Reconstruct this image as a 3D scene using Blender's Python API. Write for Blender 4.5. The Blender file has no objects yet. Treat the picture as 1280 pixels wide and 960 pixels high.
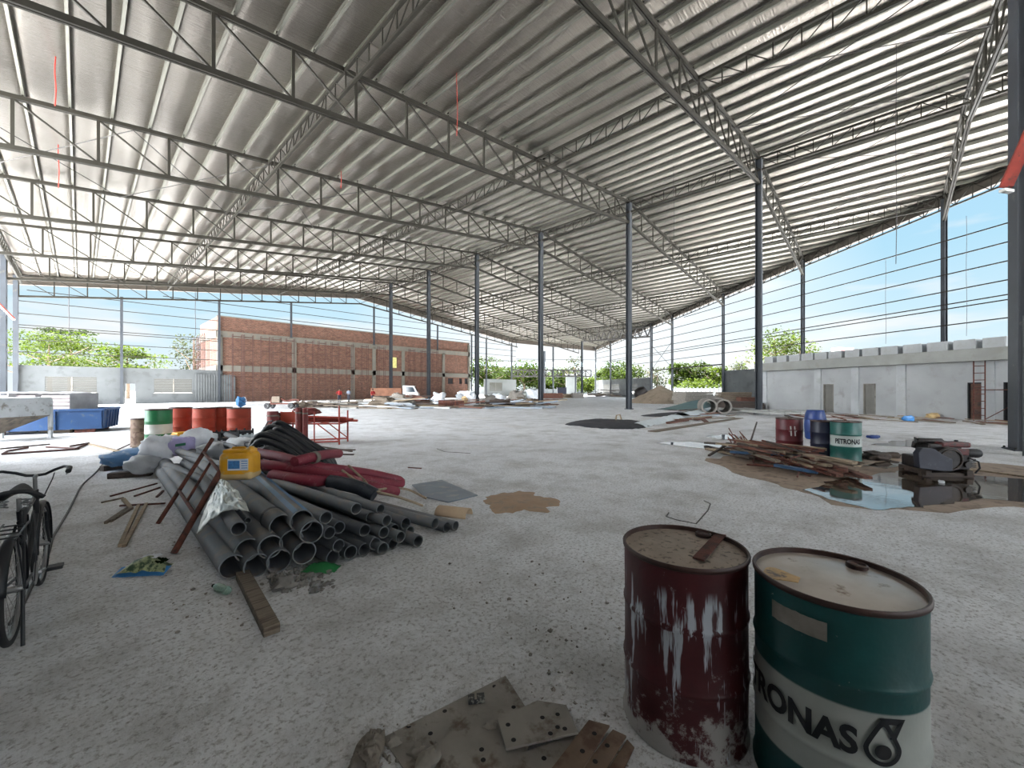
import bpy, bmesh, math, random
from mathutils import Vector, Matrix, noise as mn

# ---------------------------------------------------------------- camera, sky, sun, exposure
SC = bpy.context.scene
COL = SC.collection
F, HZ, HC = 503.0, 486.0, 1.65            # focal length in px (1280 wide), horizon row, eye height
YAW = math.atan2(540.0, 503.0)
CT, ST = math.cos(YAW), math.sin(YAW)
cd = bpy.data.cameras.new('camera'); cam = bpy.data.objects.new('camera', cd); COL.objects.link(cam)
cam.location = (0, 0, HC); cam.rotation_euler = (math.pi/2, 0, -YAW)
cd.sensor_width = 36.0; cd.lens = 36.0*F/1280.0; cd.shift_y = 6.0/1280.0
cd.clip_start = 0.05; cd.clip_end = 2000
SC.camera = cam
SC.view_settings.view_transform = 'Standard'; SC.view_settings.look = 'None'
SC.view_settings.gamma = 1.0; SC.view_settings.use_curve_mapping = False
SC.view_settings.exposure = 1.47
SKY_STRENGTH, SUN_STRENGTH = 0.365, 38.0

def lin(c):
    out = []
    for v in c:
        v /= 255.0
        out.append(v/12.92 if v <= 0.04045 else ((v+0.055)/1.055)**2.4)
    return (*out, 1.0)

def build_world():
    w = bpy.data.worlds.new('sky'); SC.world = w; w.use_nodes = True
    nt = w.node_tree; nt.nodes.clear(); N = nt.nodes.new; L = nt.links.new
    out = N('ShaderNodeOutputWorld'); bg = N('ShaderNodeBackground'); L(bg.outputs[0], out.inputs[0])
    tc = N('ShaderNodeTexCoord'); sep = N('ShaderNodeSeparateXYZ'); L(tc.outputs['Generated'], sep.inputs[0])
    ramp = N('ShaderNodeValToRGB'); L(sep.outputs[2], ramp.inputs[0])
    e = ramp.color_ramp.elements
    e[0].position = 0.0; e[0].color = (0.90, 0.97, 1.02, 1)
    e[1].position = 0.6; e[1].color = (0.34, 0.62, 0.95, 1)
    m = e.new(0.10); m.color = (0.68, 0.89, 1.0, 1)
    m = e.new(0.25); m.color = (0.48, 0.78, 0.97, 1)
    # thin bright cloud
    mp = N('ShaderNodeMapping'); mp.inputs['Scale'].default_value = (1.6, 1.6, 7.0); L(tc.outputs['Generated'], mp.inputs[0])
    no = N('ShaderNodeTexNoise'); no.inputs['Scale'].default_value = 2.1; no.inputs['Detail'].default_value = 7; L(mp.outputs[0], no.inputs['Vector'])
    cr = N('ShaderNodeValToRGB'); cr.color_ramp.elements[0].position = 0.53; cr.color_ramp.elements[1].position = 0.72; L(no.outputs[0], cr.inputs[0])
    mix = N('ShaderNodeMixRGB'); mix.inputs[2].default_value = (0.98, 0.99, 1.0, 1); L(cr.outputs[0], mix.inputs[0]); L(ramp.outputs[0], mix.inputs[1])
    # hazy bright quarter of the sky, towards the far corner of the hall (under the sun)
    dot = N('ShaderNodeVectorMath'); dot.operation = 'DOT_PRODUCT'; L(tc.outputs['Generated'], dot.inputs[0])
    dot.inputs[1].default_value = (0.835, 0.53, 0.12)
    mr = N('ShaderNodeMapRange'); L(dot.outputs['Value'], mr.inputs[0])
    mr.inputs[1].default_value = 0.84; mr.inputs[2].default_value = 1.0; mr.inputs[3].default_value = 0.0; mr.inputs[4].default_value = 0.85
    mix2 = N('ShaderNodeMixRGB'); L(mr.outputs[0], mix2.inputs[0]); L(mix.outputs[0], mix2.inputs[1]); mix2.inputs[2].default_value = (1.1, 1.14, 1.16, 1)
    # added bright band of unseen sky, behind and left, to light the ground
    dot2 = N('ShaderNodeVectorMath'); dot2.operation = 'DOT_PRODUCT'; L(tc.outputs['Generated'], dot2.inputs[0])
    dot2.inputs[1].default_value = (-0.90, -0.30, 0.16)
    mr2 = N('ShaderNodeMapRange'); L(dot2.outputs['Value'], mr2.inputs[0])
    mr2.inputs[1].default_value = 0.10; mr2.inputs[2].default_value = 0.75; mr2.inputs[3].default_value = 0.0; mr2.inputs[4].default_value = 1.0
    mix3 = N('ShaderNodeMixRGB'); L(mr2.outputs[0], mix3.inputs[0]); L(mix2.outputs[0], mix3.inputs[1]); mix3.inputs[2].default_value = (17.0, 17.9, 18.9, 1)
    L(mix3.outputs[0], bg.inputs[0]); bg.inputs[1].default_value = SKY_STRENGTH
build_world()
sl = bpy.data.lights.new('sun', 'SUN'); sl.energy = SUN_STRENGTH; sl.angle = 0.009; sl.color = (1.0, 0.985, 0.955)
sun = bpy.data.objects.new('sun', sl); COL.objects.link(sun)
sun.rotation_euler = Vector((0.10, 0.50, 0.85)).to_track_quat('Z', 'Y').to_euler()

R = random.Random(11)
PI = math.pi

# ---------------------------------------------------------------- placing helpers (X right, Y ahead of the eye, z up  ->  hall axes)
def cw(X, Y, z=0.0): return Vector((CT*X + ST*Y, -ST*X + CT*Y, z))
def at(px, Y, z=0.0): return cw((px-640.0)/F*Y, Y, z)
def atp(px, py, Y): return at(px, Y, HC-(py-HZ)/F*Y)
def gp(px, py, z=0.0): return at(px, (HC-z)*F/(py-HZ), z)
CAMROT = -YAW                              # rotation that turns local x into "right of the eye"

# ---------------------------------------------------------------- mesh collector
class MB:
    def __init__(s): s.v = []; s.f = []
    def add(s, vs, fs, M=None):
        o = len(s.v)
        s.v += [(M @ Vector(v)) if M is not None else Vector(v) for v in vs]
        s.f += [tuple(i+o for i in f) for f in fs]
        return s
    def box(s, c, d, M=None, taper=1.0):
        x, y, z = d[0]/2, d[1]/2, d[2]/2; t = taper
        vs = [(-x*t, -y*t, -z), (x*t, -y*t, -z), (x*t, y*t, -z), (-x*t, y*t, -z), (-x, -y, z), (x, -y, z), (x, y, z), (-x, y, z)]
        fs = [(0, 3, 2, 1), (4, 5, 6, 7), (0, 1, 5, 4), (1, 2, 6, 5), (2, 3, 7, 6), (3, 0, 4, 7)]
        T = Matrix.Translation(Vector(c))
        return s.add(vs, fs, (T @ M) if M is not None else T)
    def beam(s, p, q, w, h, up=(0, 0, 1)):
        p, q = Vector(p), Vector(q); d = (q-p); L = d.length
        if L < 1e-6: return s
        x = d/L; u = Vector(up)
        if abs(x.dot(u)) > 0.98: u = Vector((1, 0, 0)) if abs(x.x) < 0.9 else Vector((0, 1, 0))
        y = u.cross(x).normalized(); z = x.cross(y)
        M = Matrix((x, y, z)).transposed().to_4x4(); M.translation = (p+q)/2
        x_, y_, z_ = L/2, w/2, h/2
        vs = [(-x_, -y_, -z_), (x_, -y_, -z_), (x_, y_, -z_), (-x_, y_, -z_), (-x_, -y_, z_), (x_, -y_, z_), (x_, y_, z_), (-x_, y_, z_)]
        return s.add(vs, [(0, 3, 2, 1), (4, 5, 6, 7), (0, 1, 5, 4), (1, 2, 6, 5), (2, 3, 7, 6), (3, 0, 4, 7)], M)
    def channel(s, p, q, w, h, t=0.012, up=(0, 0, 1)):      # C section: web and two lips
        p, q = Vector(p), Vector(q); x = (q-p).normalized(); u = Vector(up)
        y = u.cross(x).normalized(); z = x.cross(y)
        s.beam(p+y*(w/2), q+y*(w/2), t, h, up)
        for k in (-1, 1): s.beam(p+z*k*(h/2), q+z*k*(h/2), w, t, up)
        return s
    def tube(s, p, q, r, n=10, r2=None, cap=True):
        return s.path([p, q], [r, r if r2 is None else r2], n, cap)
    def path(s, pts, r, n=8, cap=True, closed=False):
        pts = [Vector(p) for p in pts]; m = len(pts)
        rr = r if isinstance(r, (list, tuple)) else [r]*m
        tang = []
        for i in range(m):
            a = pts[(i-1) % m] if (closed or i > 0) else pts[i]
            b = pts[(i+1) % m] if (closed or i < m-1) else pts[i]
            tang.append((b-a).normalized())
        t0 = tang[0]; u = Vector((0, 0, 1)) if abs(t0.z) < 0.9 else Vector((1, 0, 0))
        nrm = (u - t0*u.dot(t0)).normalized(); vs = []
        for i in range(m):
            t = tang[i]; nrm = (nrm - t*nrm.dot(t))
            nrm = nrm.normalized() if nrm.length > 1e-6 else t.orthogonal().normalized()
            b = t.cross(nrm)
            for k in range(n):
                a = 2*PI*k/n; vs.append(pts[i] + (nrm*math.cos(a) + b*math.sin(a))*rr[i])
        fs = []
        for i in range(m if closed else m-1):
            for k in range(n):
                j = (i+1) % m
                fs.append((i*n+k, i*n+(k+1) % n, j*n+(k+1) % n, j*n+k))
        if cap and not closed:
            fs.append(tuple(range(n-1, -1, -1))); fs.append(tuple((m-1)*n+k for k in range(n)))
        return s.add(vs, fs)
    def lathe(s, prof, n=32, M=None, close=False):         # prof: list of (r, z)
        vs = []; m = len(prof)
        for r, z in prof:
            for k in range(n):
                a = 2*PI*k/n; vs.append((r*math.cos(a), r*math.sin(a), z))
        fs = []
        for i in range(m if close else m-1):
            j = (i+1) % m
            for k in range(n): fs.append((i*n+k, i*n+(k+1) % n, j*n+(k+1) % n, j*n+k))
        if not close:
            if prof[0][0] > 1e-4: fs.append(tuple(range(n-1, -1, -1)))
            if prof[-1][0] > 1e-4: fs.append(tuple((m-1)*n+k for k in range(n)))
        return s.add(vs, fs, M)
    def prism(s, poly, z0, z1, M=None):
        n = len(poly)
        vs = [(x, y, z0) for x, y in poly] + [(x, y, z1) for x, y in poly]
        fs = [tuple(range(n-1, -1, -1)), tuple(range(n, 2*n))] + [(i, (i+1) % n, n+(i+1) % n, n+i) for i in range(n)]
        return s.add(vs, fs, M)
    def sphere(s, c, r, n=10, m=7, sc=(1, 1, 1), jit=0.0, seed=0):
        vs = []; fs = []; c = Vector(c)
        for i in range(m+1):
            th = PI*i/m
            for k in range(n):
                a = 2*PI*k/n
                d = Vector((math.sin(th)*math.cos(a), math.sin(th)*math.sin(a), math.cos(th)))
                q = r*(1 + jit*mn.noise(d*1.7 + Vector((seed*3.1, seed*1.7, 0)))) if jit else r
                vs.append(c + Vector((d.x*sc[0], d.y*sc[1], d.z*sc[2]))*q)
        for i in range(m):
            for k in range(n): fs.append((i*n+k, (i+1)*n+k, (i+1)*n+(k+1) % n, i*n+(k+1) % n))
        return s.add(vs, fs)
    def grid(s, fn, nu, nv):
        vs = [fn(i/nu, j/nv) for i in range(nu+1) for j in range(nv+1)]; fs = []
        for i in range(nu):
            for j in range(nv):
                a = i*(nv+1)+j; fs.append((a, a+nv+1, a+nv+2, a+1))
        return s.add(vs, fs)
    def mesh(s, name, mat, smooth=None):
        me = bpy.data.meshes.new(name); me.from_pydata([tuple(v) for v in s.v], [], s.f)
        me.materials.append(mat)
        if smooth is not None:
            me.polygons.foreach_set('use_smooth', [True]*len(me.polygons))
            me.set_sharp_from_angle(angle=math.radians(smooth))
        me.update(); return me
    def build(s, name, mat, parent=None, smooth=None, bevel=0, weld=False, thick=0):
        me = s.mesh(name, mat, smooth)
        if weld:
            b = bmesh.new(); b.from_mesh(me); bmesh.ops.remove_doubles(b, verts=b.verts, dist=1e-4)
            bmesh.ops.recalc_face_normals(b, faces=b.faces); b.to_mesh(me); b.free()
        o = bpy.data.objects.new(name, me); COL.objects.link(o)
        if parent is not None: o.parent = parent
        if thick:
            md = o.modifiers.new('solid', 'SOLIDIFY'); md.thickness = thick; md.offset = 0
        if bevel:
            md = o.modifiers.new('bevel', 'BEVEL'); md.width = bevel; md.segments = 2; md.limit_method = 'ANGLE'
        return o

def tag(o, label=None, cat=None, group=None, kind=None):
    if label: o['label'] = label
    if cat: o['category'] = cat
    if group: o['group'] = group
    if kind: o['kind'] = kind
    return o
def thing(name, label, cat, loc=(0, 0, 0), rz=0.0, group=None, kind=None):
    o = bpy.data.objects.new(name, None); COL.objects.link(o); o.empty_display_size = 0.1
    o.location = loc; o.rotation_euler = (0, 0, rz)
    return tag(o, label, cat, group, kind)
def inst(o, parent=None, loc=None, rot=None, scale=None):
    c = o.copy(); COL.objects.link(c)
    if parent is not None: c.parent = parent
    if loc is not None: c.location = loc
    if rot is not None: c.rotation_euler = rot
    if scale is not None: c.scale = scale
    return c
def copy_tree(o, loc=None, rot=None, parent=None, label=None):
    c = o.copy(); COL.objects.link(c)
    if parent is not None: c.parent = parent
    if loc is not None: c.location = loc
    if rot is not None: c.rotation_euler = rot if isinstance(rot, (tuple, list, Vector)) else (0, 0, rot)
    if label: c['label'] = label
    for ch in list(o.children): copy_tree(ch, parent=c)
    return c
def part(name, mesh, parent, loc=None, rot=None):
    o = bpy.data.objects.new(name, mesh); COL.objects.link(o); o.parent = parent
    if loc is not None: o.location = loc
    if rot is not None: o.rotation_euler = rot
    return o

# ---------------------------------------------------------------- materials
def base_mat(name):
    m = bpy.data.materials.new(name); m.use_nodes = True
    nt = m.node_tree; b = nt.nodes['Principled BSDF']
    return m, nt, b
def nz(nt, vec, scale, detail=4, rough=0.55, msc=None):
    N, L = nt.nodes.new, nt.links.new
    if msc is not None:
        mp = N('ShaderNodeMapping'); mp.inputs['Scale'].default_value = msc; L(vec, mp.inputs[0]); vec = mp.outputs[0]
    n = N('ShaderNodeTexNoise'); n.inputs['Scale'].default_value = scale; n.inputs['Detail'].default_value = detail
    n.inputs['Roughness'].default_value = rough; L(vec, n.inputs['Vector']); return n.outputs[0]
def ramp(nt, fac, stops):
    r = nt.nodes.new('ShaderNodeValToRGB'); nt.links.new(fac, r.inputs[0]); e = r.color_ramp.elements
    e[0].position, e[0].color = stops[0]; e[1].position, e[1].color = stops[-1]
    for p, c in stops[1:-1]:
        x = e.new(p); x.color = c
    return r.outputs[0]
def mixc(nt, fac, a, b):
    m = nt.nodes.new('ShaderNodeMixRGB')
    for sock, v in ((0, fac), (1, a), (2, b)):
        if hasattr(v, 'links') or hasattr(v, 'is_linked'): nt.links.new(v, m.inputs[sock])
        else: m.inputs[sock].default_value = v
    return m.outputs[0]
def math_(nt, op, a, b=0.0):
    m = nt.nodes.new('ShaderNodeMath'); m.operation = op
    for i, v in enumerate((a, b)):
        if hasattr(v, 'is_linked'): nt.links.new(v, m.inputs[i])
        else: m.inputs[i].default_value = v
    return m.outputs[0]
def bump(nt, b, h, strength, dist=0.02):
    n = nt.nodes.new('ShaderNodeBump'); n.inputs['Strength'].default_value = strength; n.inputs['Distance'].default_value = dist
    nt.links.new(h, n.inputs['Height']); nt.links.new(n.outputs[0], b.inputs['Normal'])
def sh(c, k): return (min(1, c[0]*k), min(1, c[1]*k), min(1, c[2]*k), 1)
def M(name, rgb, rough=0.7, metal=0.0, var=0.22, scale=3.0, rgb2=None, cover=0.55, scale2=6.0, bmp=0.0, bscale=30.0, msc=None, coord='Object', soft=0.06, spec=None):
    m, nt, b = base_mat(name); c = lin(rgb)
    v = nt.nodes.new('ShaderNodeTexCoord').outputs[coord]
    a = nz(nt, v, scale, 5, msc=msc)
    colr = ramp(nt, a, [(0.3, sh(c, 1-var)), (0.7, sh(c, 1+var))])
    if rgb2 is not None:
        d = nz(nt, v, scale2, 6, 0.62, msc=msc)
        fac = ramp(nt, d, [(cover-soft, (0, 0, 0, 1)), (cover+soft, (1, 1, 1, 1))])
        colr = mixc(nt, fac, colr, lin(rgb2))
    nt.links.new(colr, b.inputs['Base Color'])
    b.inputs['Roughness'].default_value = rough; b.inputs['Metallic'].default_value = metal
    if spec is not None: b.inputs['Specular IOR Level'].default_value = spec
    if bmp: bump(nt, b, nz(nt, v, bscale, 5), bmp)
    return m

MAT = {}
MAT['steel'] = M('grey_primer_steel', (44, 42, 36), 0.7, 0.0, 0.12, 1.5, (40, 35, 29), 0.66, 2.0, spec=0.2)
MAT['column'] = M('dark_grey_painted_steel', (58, 62, 67), 0.6, 0.0, 0.15, 1.2, (80, 77, 71), 0.66, 2.5, spec=0.25)
MAT['purlin'] = M('galvanised_purlin', (112, 111, 102), 0.5, 0.25, 0.1, 2.0)
MAT['rod'] = M('black_rod', (48, 46, 44), 0.6)
MAT['fascia'] = M('roof_edge_sheet', (84, 77, 69), 0.7, 0.0, 0.1, 1.0)
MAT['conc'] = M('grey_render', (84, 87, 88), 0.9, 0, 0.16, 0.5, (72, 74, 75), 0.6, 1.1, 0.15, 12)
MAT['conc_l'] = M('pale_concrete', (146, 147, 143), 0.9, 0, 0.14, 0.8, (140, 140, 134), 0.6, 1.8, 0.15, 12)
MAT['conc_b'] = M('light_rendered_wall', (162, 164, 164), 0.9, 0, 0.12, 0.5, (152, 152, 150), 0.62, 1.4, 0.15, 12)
MAT['conc_bl'] = M('pale_roof_concrete', (172, 175, 176), 0.9, 0, 0.12, 0.8, (164, 166, 164), 0.6, 1.8, 0.15, 12)
MAT['bigcol'] = M('dark_worn_column_paint', (54, 58, 64), 0.5, 0, 0.2, 1.2, (96, 94, 90), 0.68, 2.5)
MAT['conc_d'] = M('dark_concrete', (132, 128, 120), 0.9, 0, 0.16, 1.4, (100, 96, 90), 0.6, 2.2, 0.2, 14)
MAT['beamc'] = M('cast_concrete_band', (106, 103, 95), 0.9, 0, 0.15, 1.0, (112, 104, 92), 0.6, 2, 0.2, 10)
MAT['rust'] = M('rusty_steel', (96, 52, 40), 0.8, 0.0, 0.3, 8, (60, 38, 32), 0.55, 14, 0.2, 60)
MAT['rust_l'] = M('rusty_scaffold_pole', (70, 44, 38), 0.8, 0.0, 0.25, 1.5)
MAT['red_paint'] = M('red_oxide_paint', (150, 52, 38), 0.6, 0, 0.2, 4, (96, 50, 40), 0.62, 7)
MAT['redband'] = M('dark_red_post', (112, 46, 42), 0.65, 0, 0.2, 5, (150, 140, 132), 0.68, 8)
MAT['pvc'] = M('grey_plastic_pipe', (110, 114, 118), 0.62, 0, 0.12, 1.0, (124, 120, 114), 0.56, 6.0, 0, 0, None)
MAT['pvc_d'] = M('dusty_dark_pipe', (88, 92, 97), 0.62, 0, 0.14, 1.0, (108, 105, 99), 0.58, 5.0)
MAT['bluestripe'] = M('blue_pipe_stripe', (70, 120, 160), 0.45)
MAT['hose'] = M('maroon_hose', (124, 40, 56), 0.55, 0, 0.2, 3, (150, 96, 100), 0.64, 9)
MAT['hdpe'] = M('black_pipe', (34, 36, 40), 0.4, 0, 0.2, 4)
MAT['wrap'] = M('black_plastic_wrap', (44, 48, 54), 0.5, 0, 0.3, 6, bmp=0.6, bscale=14)
MAT['foil'] = M('silver_foil_offcut', (196, 200, 196), 0.35, 0.55, 0.12, 4, bmp=0.5, bscale=14)
MAT['sack'] = M('white_woven_sack', (234, 237, 242), 0.7, 0, 0.12, 5, bmp=0.4, bscale=9)
MAT['sack_g'] = M('clear_grey_plastic', (168, 172, 176), 0.45, 0, 0.15, 5, bmp=0.5, bscale=9)
MAT['sack_p'] = M('lilac_sack', (178, 170, 212), 0.65, 0, 0.12, 5, (222, 222, 230), 0.6, 6, 0.3, 9)
MAT['green_p'] = M('green_print', (40, 110, 84), 0.6)
MAT['bluetarp'] = M('blue_tarpaulin', (88, 132, 176), 0.55, 0, 0.2, 4, (150, 170, 190), 0.62, 6, 0.5, 8)
MAT['yellow'] = M('yellow_plastic', (216, 156, 30), 0.45, 0, 0.12, 4, (190, 160, 96), 0.62, 7)
MAT['yellow_d'] = M('dusty_cream_plastic', (196, 168, 120), 0.6, 0, 0.15, 7)
MAT['paper'] = M('white_label', (222, 226, 232), 0.6)
MAT['labelblue'] = M('blue_print', (70, 128, 184), 0.6, 0, 0.3, 40)
MAT['timber'] = M('weathered_timber', (118, 106, 92), 0.85, 0, 0.14, 1.2, (84, 72, 60), 0.55, 3.0, 0.3, 30, (1, 14, 14))
MAT['timber_l'] = M('pale_timber', (148, 132, 110), 0.85, 0, 0.14, 1.2, (112, 98, 82), 0.58, 3.0, 0.3, 30, (1, 14, 14))
MAT['timber_r'] = M('reddish_timber', (112, 74, 60), 0.85, 0, 0.14, 1.2, (70, 52, 46), 0.55, 3.0, 0.3, 30, (1, 14, 14))
MAT['timber_d'] = M('dark_wet_timber', (72, 60, 52), 0.7, 0, 0.14, 1.2, (46, 40, 36), 0.55, 3.0, 0.3, 30, (1, 14, 14))
MAT['bluepvc'] = M('blue_plastic', (54, 84, 116), 0.5, 0, 0.2, 5)
MAT['skipblue'] = M('blue_skip_paint', (26, 62, 104), 0.55, 0, 0.2, 2, (74, 84, 92), 0.64, 4)
MAT['hopper'] = M('cement_splashed_steel', (176, 180, 182), 0.75, 0, 0.14, 2, (124, 120, 112), 0.6, 5)
MAT['hopper_d'] = M('dark_hopper_cone', (110, 100, 88), 0.85, 0, 0.2, 3, (80, 74, 66), 0.55, 5)  # browner and darker than the skirt above it
MAT['bags'] = M('grey_cement_bags', (120, 112, 112), 0.8, 0, 0.2, 3, bmp=0.3, bscale=6)
MAT['bagfilm'] = M('dusty_wrap', (150, 150, 152), 0.45, 0, 0.2, 3, bmp=0.4, bscale=8)
MAT['dstone'] = M('grey_stone', (138, 132, 124), 0.9, 0, 0.25, 9, bmp=0.3, bscale=30)
MAT['black'] = M('black_rubber', (26, 26, 28), 0.6, 0, 0.2, 6)
MAT['blackp'] = M('black_paint', (36, 37, 40), 0.4, 0.2, 0.2, 6, (90, 84, 76), 0.66, 12)
MAT['chrome'] = M('dull_chrome', (150, 150, 150), 0.35, 0.8, 0.1, 8)
MAT['skin'] = M('skin', (128, 88, 66), 0.6, 0, 0.08, 5)
MAT['hair'] = M('black_hair', (24, 20, 18), 0.6)
MAT['redshirt'] = M('red_shirt', (150, 34, 34), 0.8)
MAT['greyshirt'] = M('grey_blue_shirt', (112, 120, 132), 0.8)
MAT['darktrou'] = M('dark_trousers', (44, 44, 54), 0.8)
MAT['orange'] = M('orange_drum_paint', (146, 52, 28), 0.7, 0, 0.15, 4, (140, 78, 54), 0.64, 7)
MAT['greenp'] = M('green_drum_paint', (28, 104, 62), 0.5, 0, 0.15, 4)
MAT['whitep'] = M('white_paint', (206, 206, 202), 0.6, 0, 0.1, 4, (150, 140, 128), 0.66, 7)
MAT['bluedrum'] = M('blue_plastic_drum', (28, 56, 116), 0.4, 0, 0.12, 3)
MAT['navydrum'] = M('navy_drum', (22, 26, 48), 0.45, 0, 0.15, 3, (60, 56, 60), 0.68, 7)
MAT['lid'] = M('dusty_rusty_lid', (146, 132, 119), 0.5, 0, 0.2, 7, (58, 42, 34), 0.60, 26)
MAT['lidw'] = M('wet_dusty_lid', (172, 162, 153), 0.22, 0, 0.14, 5, (86, 58, 42), 0.66, 9)
MAT['oil'] = M('rusty_rim', (62, 40, 34), 0.5, 0.1, 0.3, 14)
MAT['ochre'] = M('ochre_residue', (170, 132, 72), 0.35, 0, 0.3, 18, (70, 50, 36), 0.55, 20)
MAT['plate'] = M('dusty_steel_plate', (134, 129, 122), 0.8, 0.0, 0.16, 5, (98, 84, 72), 0.6, 9, 0.2, 40)
MAT['plate_r'] = M('rusty_flat_plate', (118, 98, 82), 0.8, 0.0, 0.18, 5, (92, 70, 58), 0.55, 9, 0.2, 40)
MAT['hole'] = M('dark_hole', (22, 20, 19), 0.9)
MAT['engine'] = M('greasy_engine', (40, 37, 36), 0.45, 0.4, 0.3, 12, (74, 60, 52), 0.64, 20, 0.3, 30)
MAT['engine_r'] = M('red_engine_paint', (88, 38, 37), 0.5, 0.1, 0.2, 8, (60, 44, 40), 0.56, 14)
MAT['guard'] = M('dark_blue_belt_guard', (46, 48, 58), 0.5, 0.2, 0.2, 5, (84, 84, 90), 0.64, 9)
MAT['sand'] = M('sand', (134, 120, 103), 0.95, 0, 0.14, 1.2, (112, 99, 84), 0.6, 2.0, 0.5, 14)
MAT['dirt'] = M('brown_soil', (164, 138, 114), 0.95, 0, 0.12, 4, (150, 132, 114), 0.55, 8, 0.5, 30)
MAT['mesh'] = M('black_shade_net', (46, 46, 50), 0.85, 0, 0.25, 4, bmp=0.5, bscale=20)
MAT['wsheet'] = M('white_plastic_sheet', (196, 204, 208), 0.4, 0, 0.12, 3, bmp=0.3, bscale=8)
MAT['gsheet'] = M('grey_plastic_sheet', (122, 132, 142), 0.4, 0, 0.14, 3, (150, 150, 148), 0.6, 5)
MAT['culvert'] = M('concrete_pipe', (118, 114, 108), 0.9, 0, 0.12, 3)
MAT['truckw'] = M('white_cab_paint', (222, 226, 230), 0.35, 0, 0.05, 3)
MAT['truckbed'] = M('rusty_brown_bed', (134, 90, 66), 0.7, 0, 0.2, 2)
MAT['glassd'] = M('dark_windscreen', (46, 62, 72), 0.08, 0, 0.05, 2, spec=0.8)
MAT['louvre'] = M('cream_louvre', (70, 70, 66), 0.6, 0, 0.05, 1)
MAT['doorg'] = M('grey_door', (118, 116, 110), 0.7, 0, 0.12, 2)
MAT['doorb'] = M('brown_boarded_opening', (92, 66, 54), 0.8, 0, 0.2, 2, (70, 56, 50), 0.55, 4)
MAT['dark'] = M('flat_dark_grey', (34, 34, 36), 0.9)  # near-black; on the brick openings it stands in for the shade inside
MAT['bark'] = M('bark', (96, 82, 68), 0.9, 0, 0.2, 3, bmp=0.4, bscale=10)
MAT['ywin'] = M('yellowish_pane', (206, 204, 128), 0.6)
MAT['farwall'] = M('distant_pale_wall', (92, 96, 96), 0.9, 0, 0.1, 0.5)
MAT['signr'] = M('red_sign_print', (196, 52, 48), 0.5)
MAT['signw'] = M('white_sign', (224, 222, 222), 0.5)
MAT['wroof'] = M('pale_metal_roof', (104, 122, 130), 0.4, 0.1, 0.05, 1)
MAT['net'] = M('green_net', (22, 104, 52), 0.7, 0, 0.2, 8)
MAT['redrope'] = M('red_rope', (176, 52, 40), 0.7)
MAT['wire'] = M('thin_black_wire', (60, 58, 60), 0.6)
MAT['cable'] = M('grey_cable', (74, 70, 66), 0.6)
MAT['tan'] = M('tan_clay_tile', (184, 160, 132), 0.8, 0, 0.12, 5)
MAT['ink'] = M('black_lettering', (18, 20, 24), 0.5, 0, 0.1, 3)
MAT['rag'] = M('dirty_rag', (120, 112, 102), 0.9, 0, 0.2, 10, bmp=0.5, bscale=25)
MAT['seed'] = M('printed_bag', (150, 160, 120), 0.4, 0, 0.3, 14, (50, 74, 50), 0.52, 22)
MAT['bluefilm'] = M('blue_bag_film', (60, 128, 190), 0.35, 0, 0.15, 8)
MAT['hdd'] = M('dark_box_label', (50, 50, 50), 0.6, 0, 0.2, 30, (150, 150, 140), 0.56, 40)
MAT['lime'] = M('cement_crumbs', (122, 118, 113), 0.9, 0, 0.2, 14, bmp=0.4, bscale=40)

def m_ground():
    m, nt, b = base_mat('dusty_concrete_ground')
    v = nt.nodes.new('ShaderNodeTexCoord').outputs['Object']
    a = nz(nt, v, 0.16, 6, 0.6); c1 = ramp(nt, a, [(0.30, lin((208, 209, 211))), (0.52, lin((222, 223, 225))), (0.72, lin((234, 235, 236)))])
    a2 = nz(nt, v, 1.1, 8, 0.7); f2 = ramp(nt, a2, [(0.46, (0, 0, 0, 1)), (0.70, (1, 1, 1, 1))])
    c2 = mixc(nt, f2, c1, lin((176, 175, 173)))
    a3 = nz(nt, v, 0.55, 7, 0.65, (1.0, 0.35, 1)); f3 = ramp(nt, a3, [(0.55, (0, 0, 0, 1)), (0.72, (0.55, 0.55, 0.55, 1))])
    c3 = mixc(nt, f3, c2, lin((214, 210, 205)))
    a4 = nz(nt, v, 30.0, 8, 0.75); f4 = ramp(nt, a4, [(0.36, (0.9, 0.9, 0.9, 1)), (0.50, (0, 0, 0, 1))])
    c4 = mixc(nt, f4, c3, lin((132, 128, 124)))
    a5 = nz(nt, v, 5.0, 8, 0.72); f5 = ramp(nt, a5, [(0.34, (0.4, 0.4, 0.4, 1)), (0.52, (0, 0, 0, 1))])
    c4 = mixc(nt, f5, c4, lin((172, 170, 168)))
    nt.links.new(c4, b.inputs['Base Color']); b.inputs['Roughness'].default_value = 0.95; b.inputs['Specular IOR Level'].default_value = 0.2
    h1 = nz(nt, v, 26, 8, 0.7); h2 = nz(nt, v, 3.2, 7, 0.65)
    h = math_(nt, 'ADD', h1, math_(nt, 'MULTIPLY', h2, 1.6)); bump(nt, b, h, 0.6, 0.03)
    return m
MAT['ground'] = m_ground()

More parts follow.
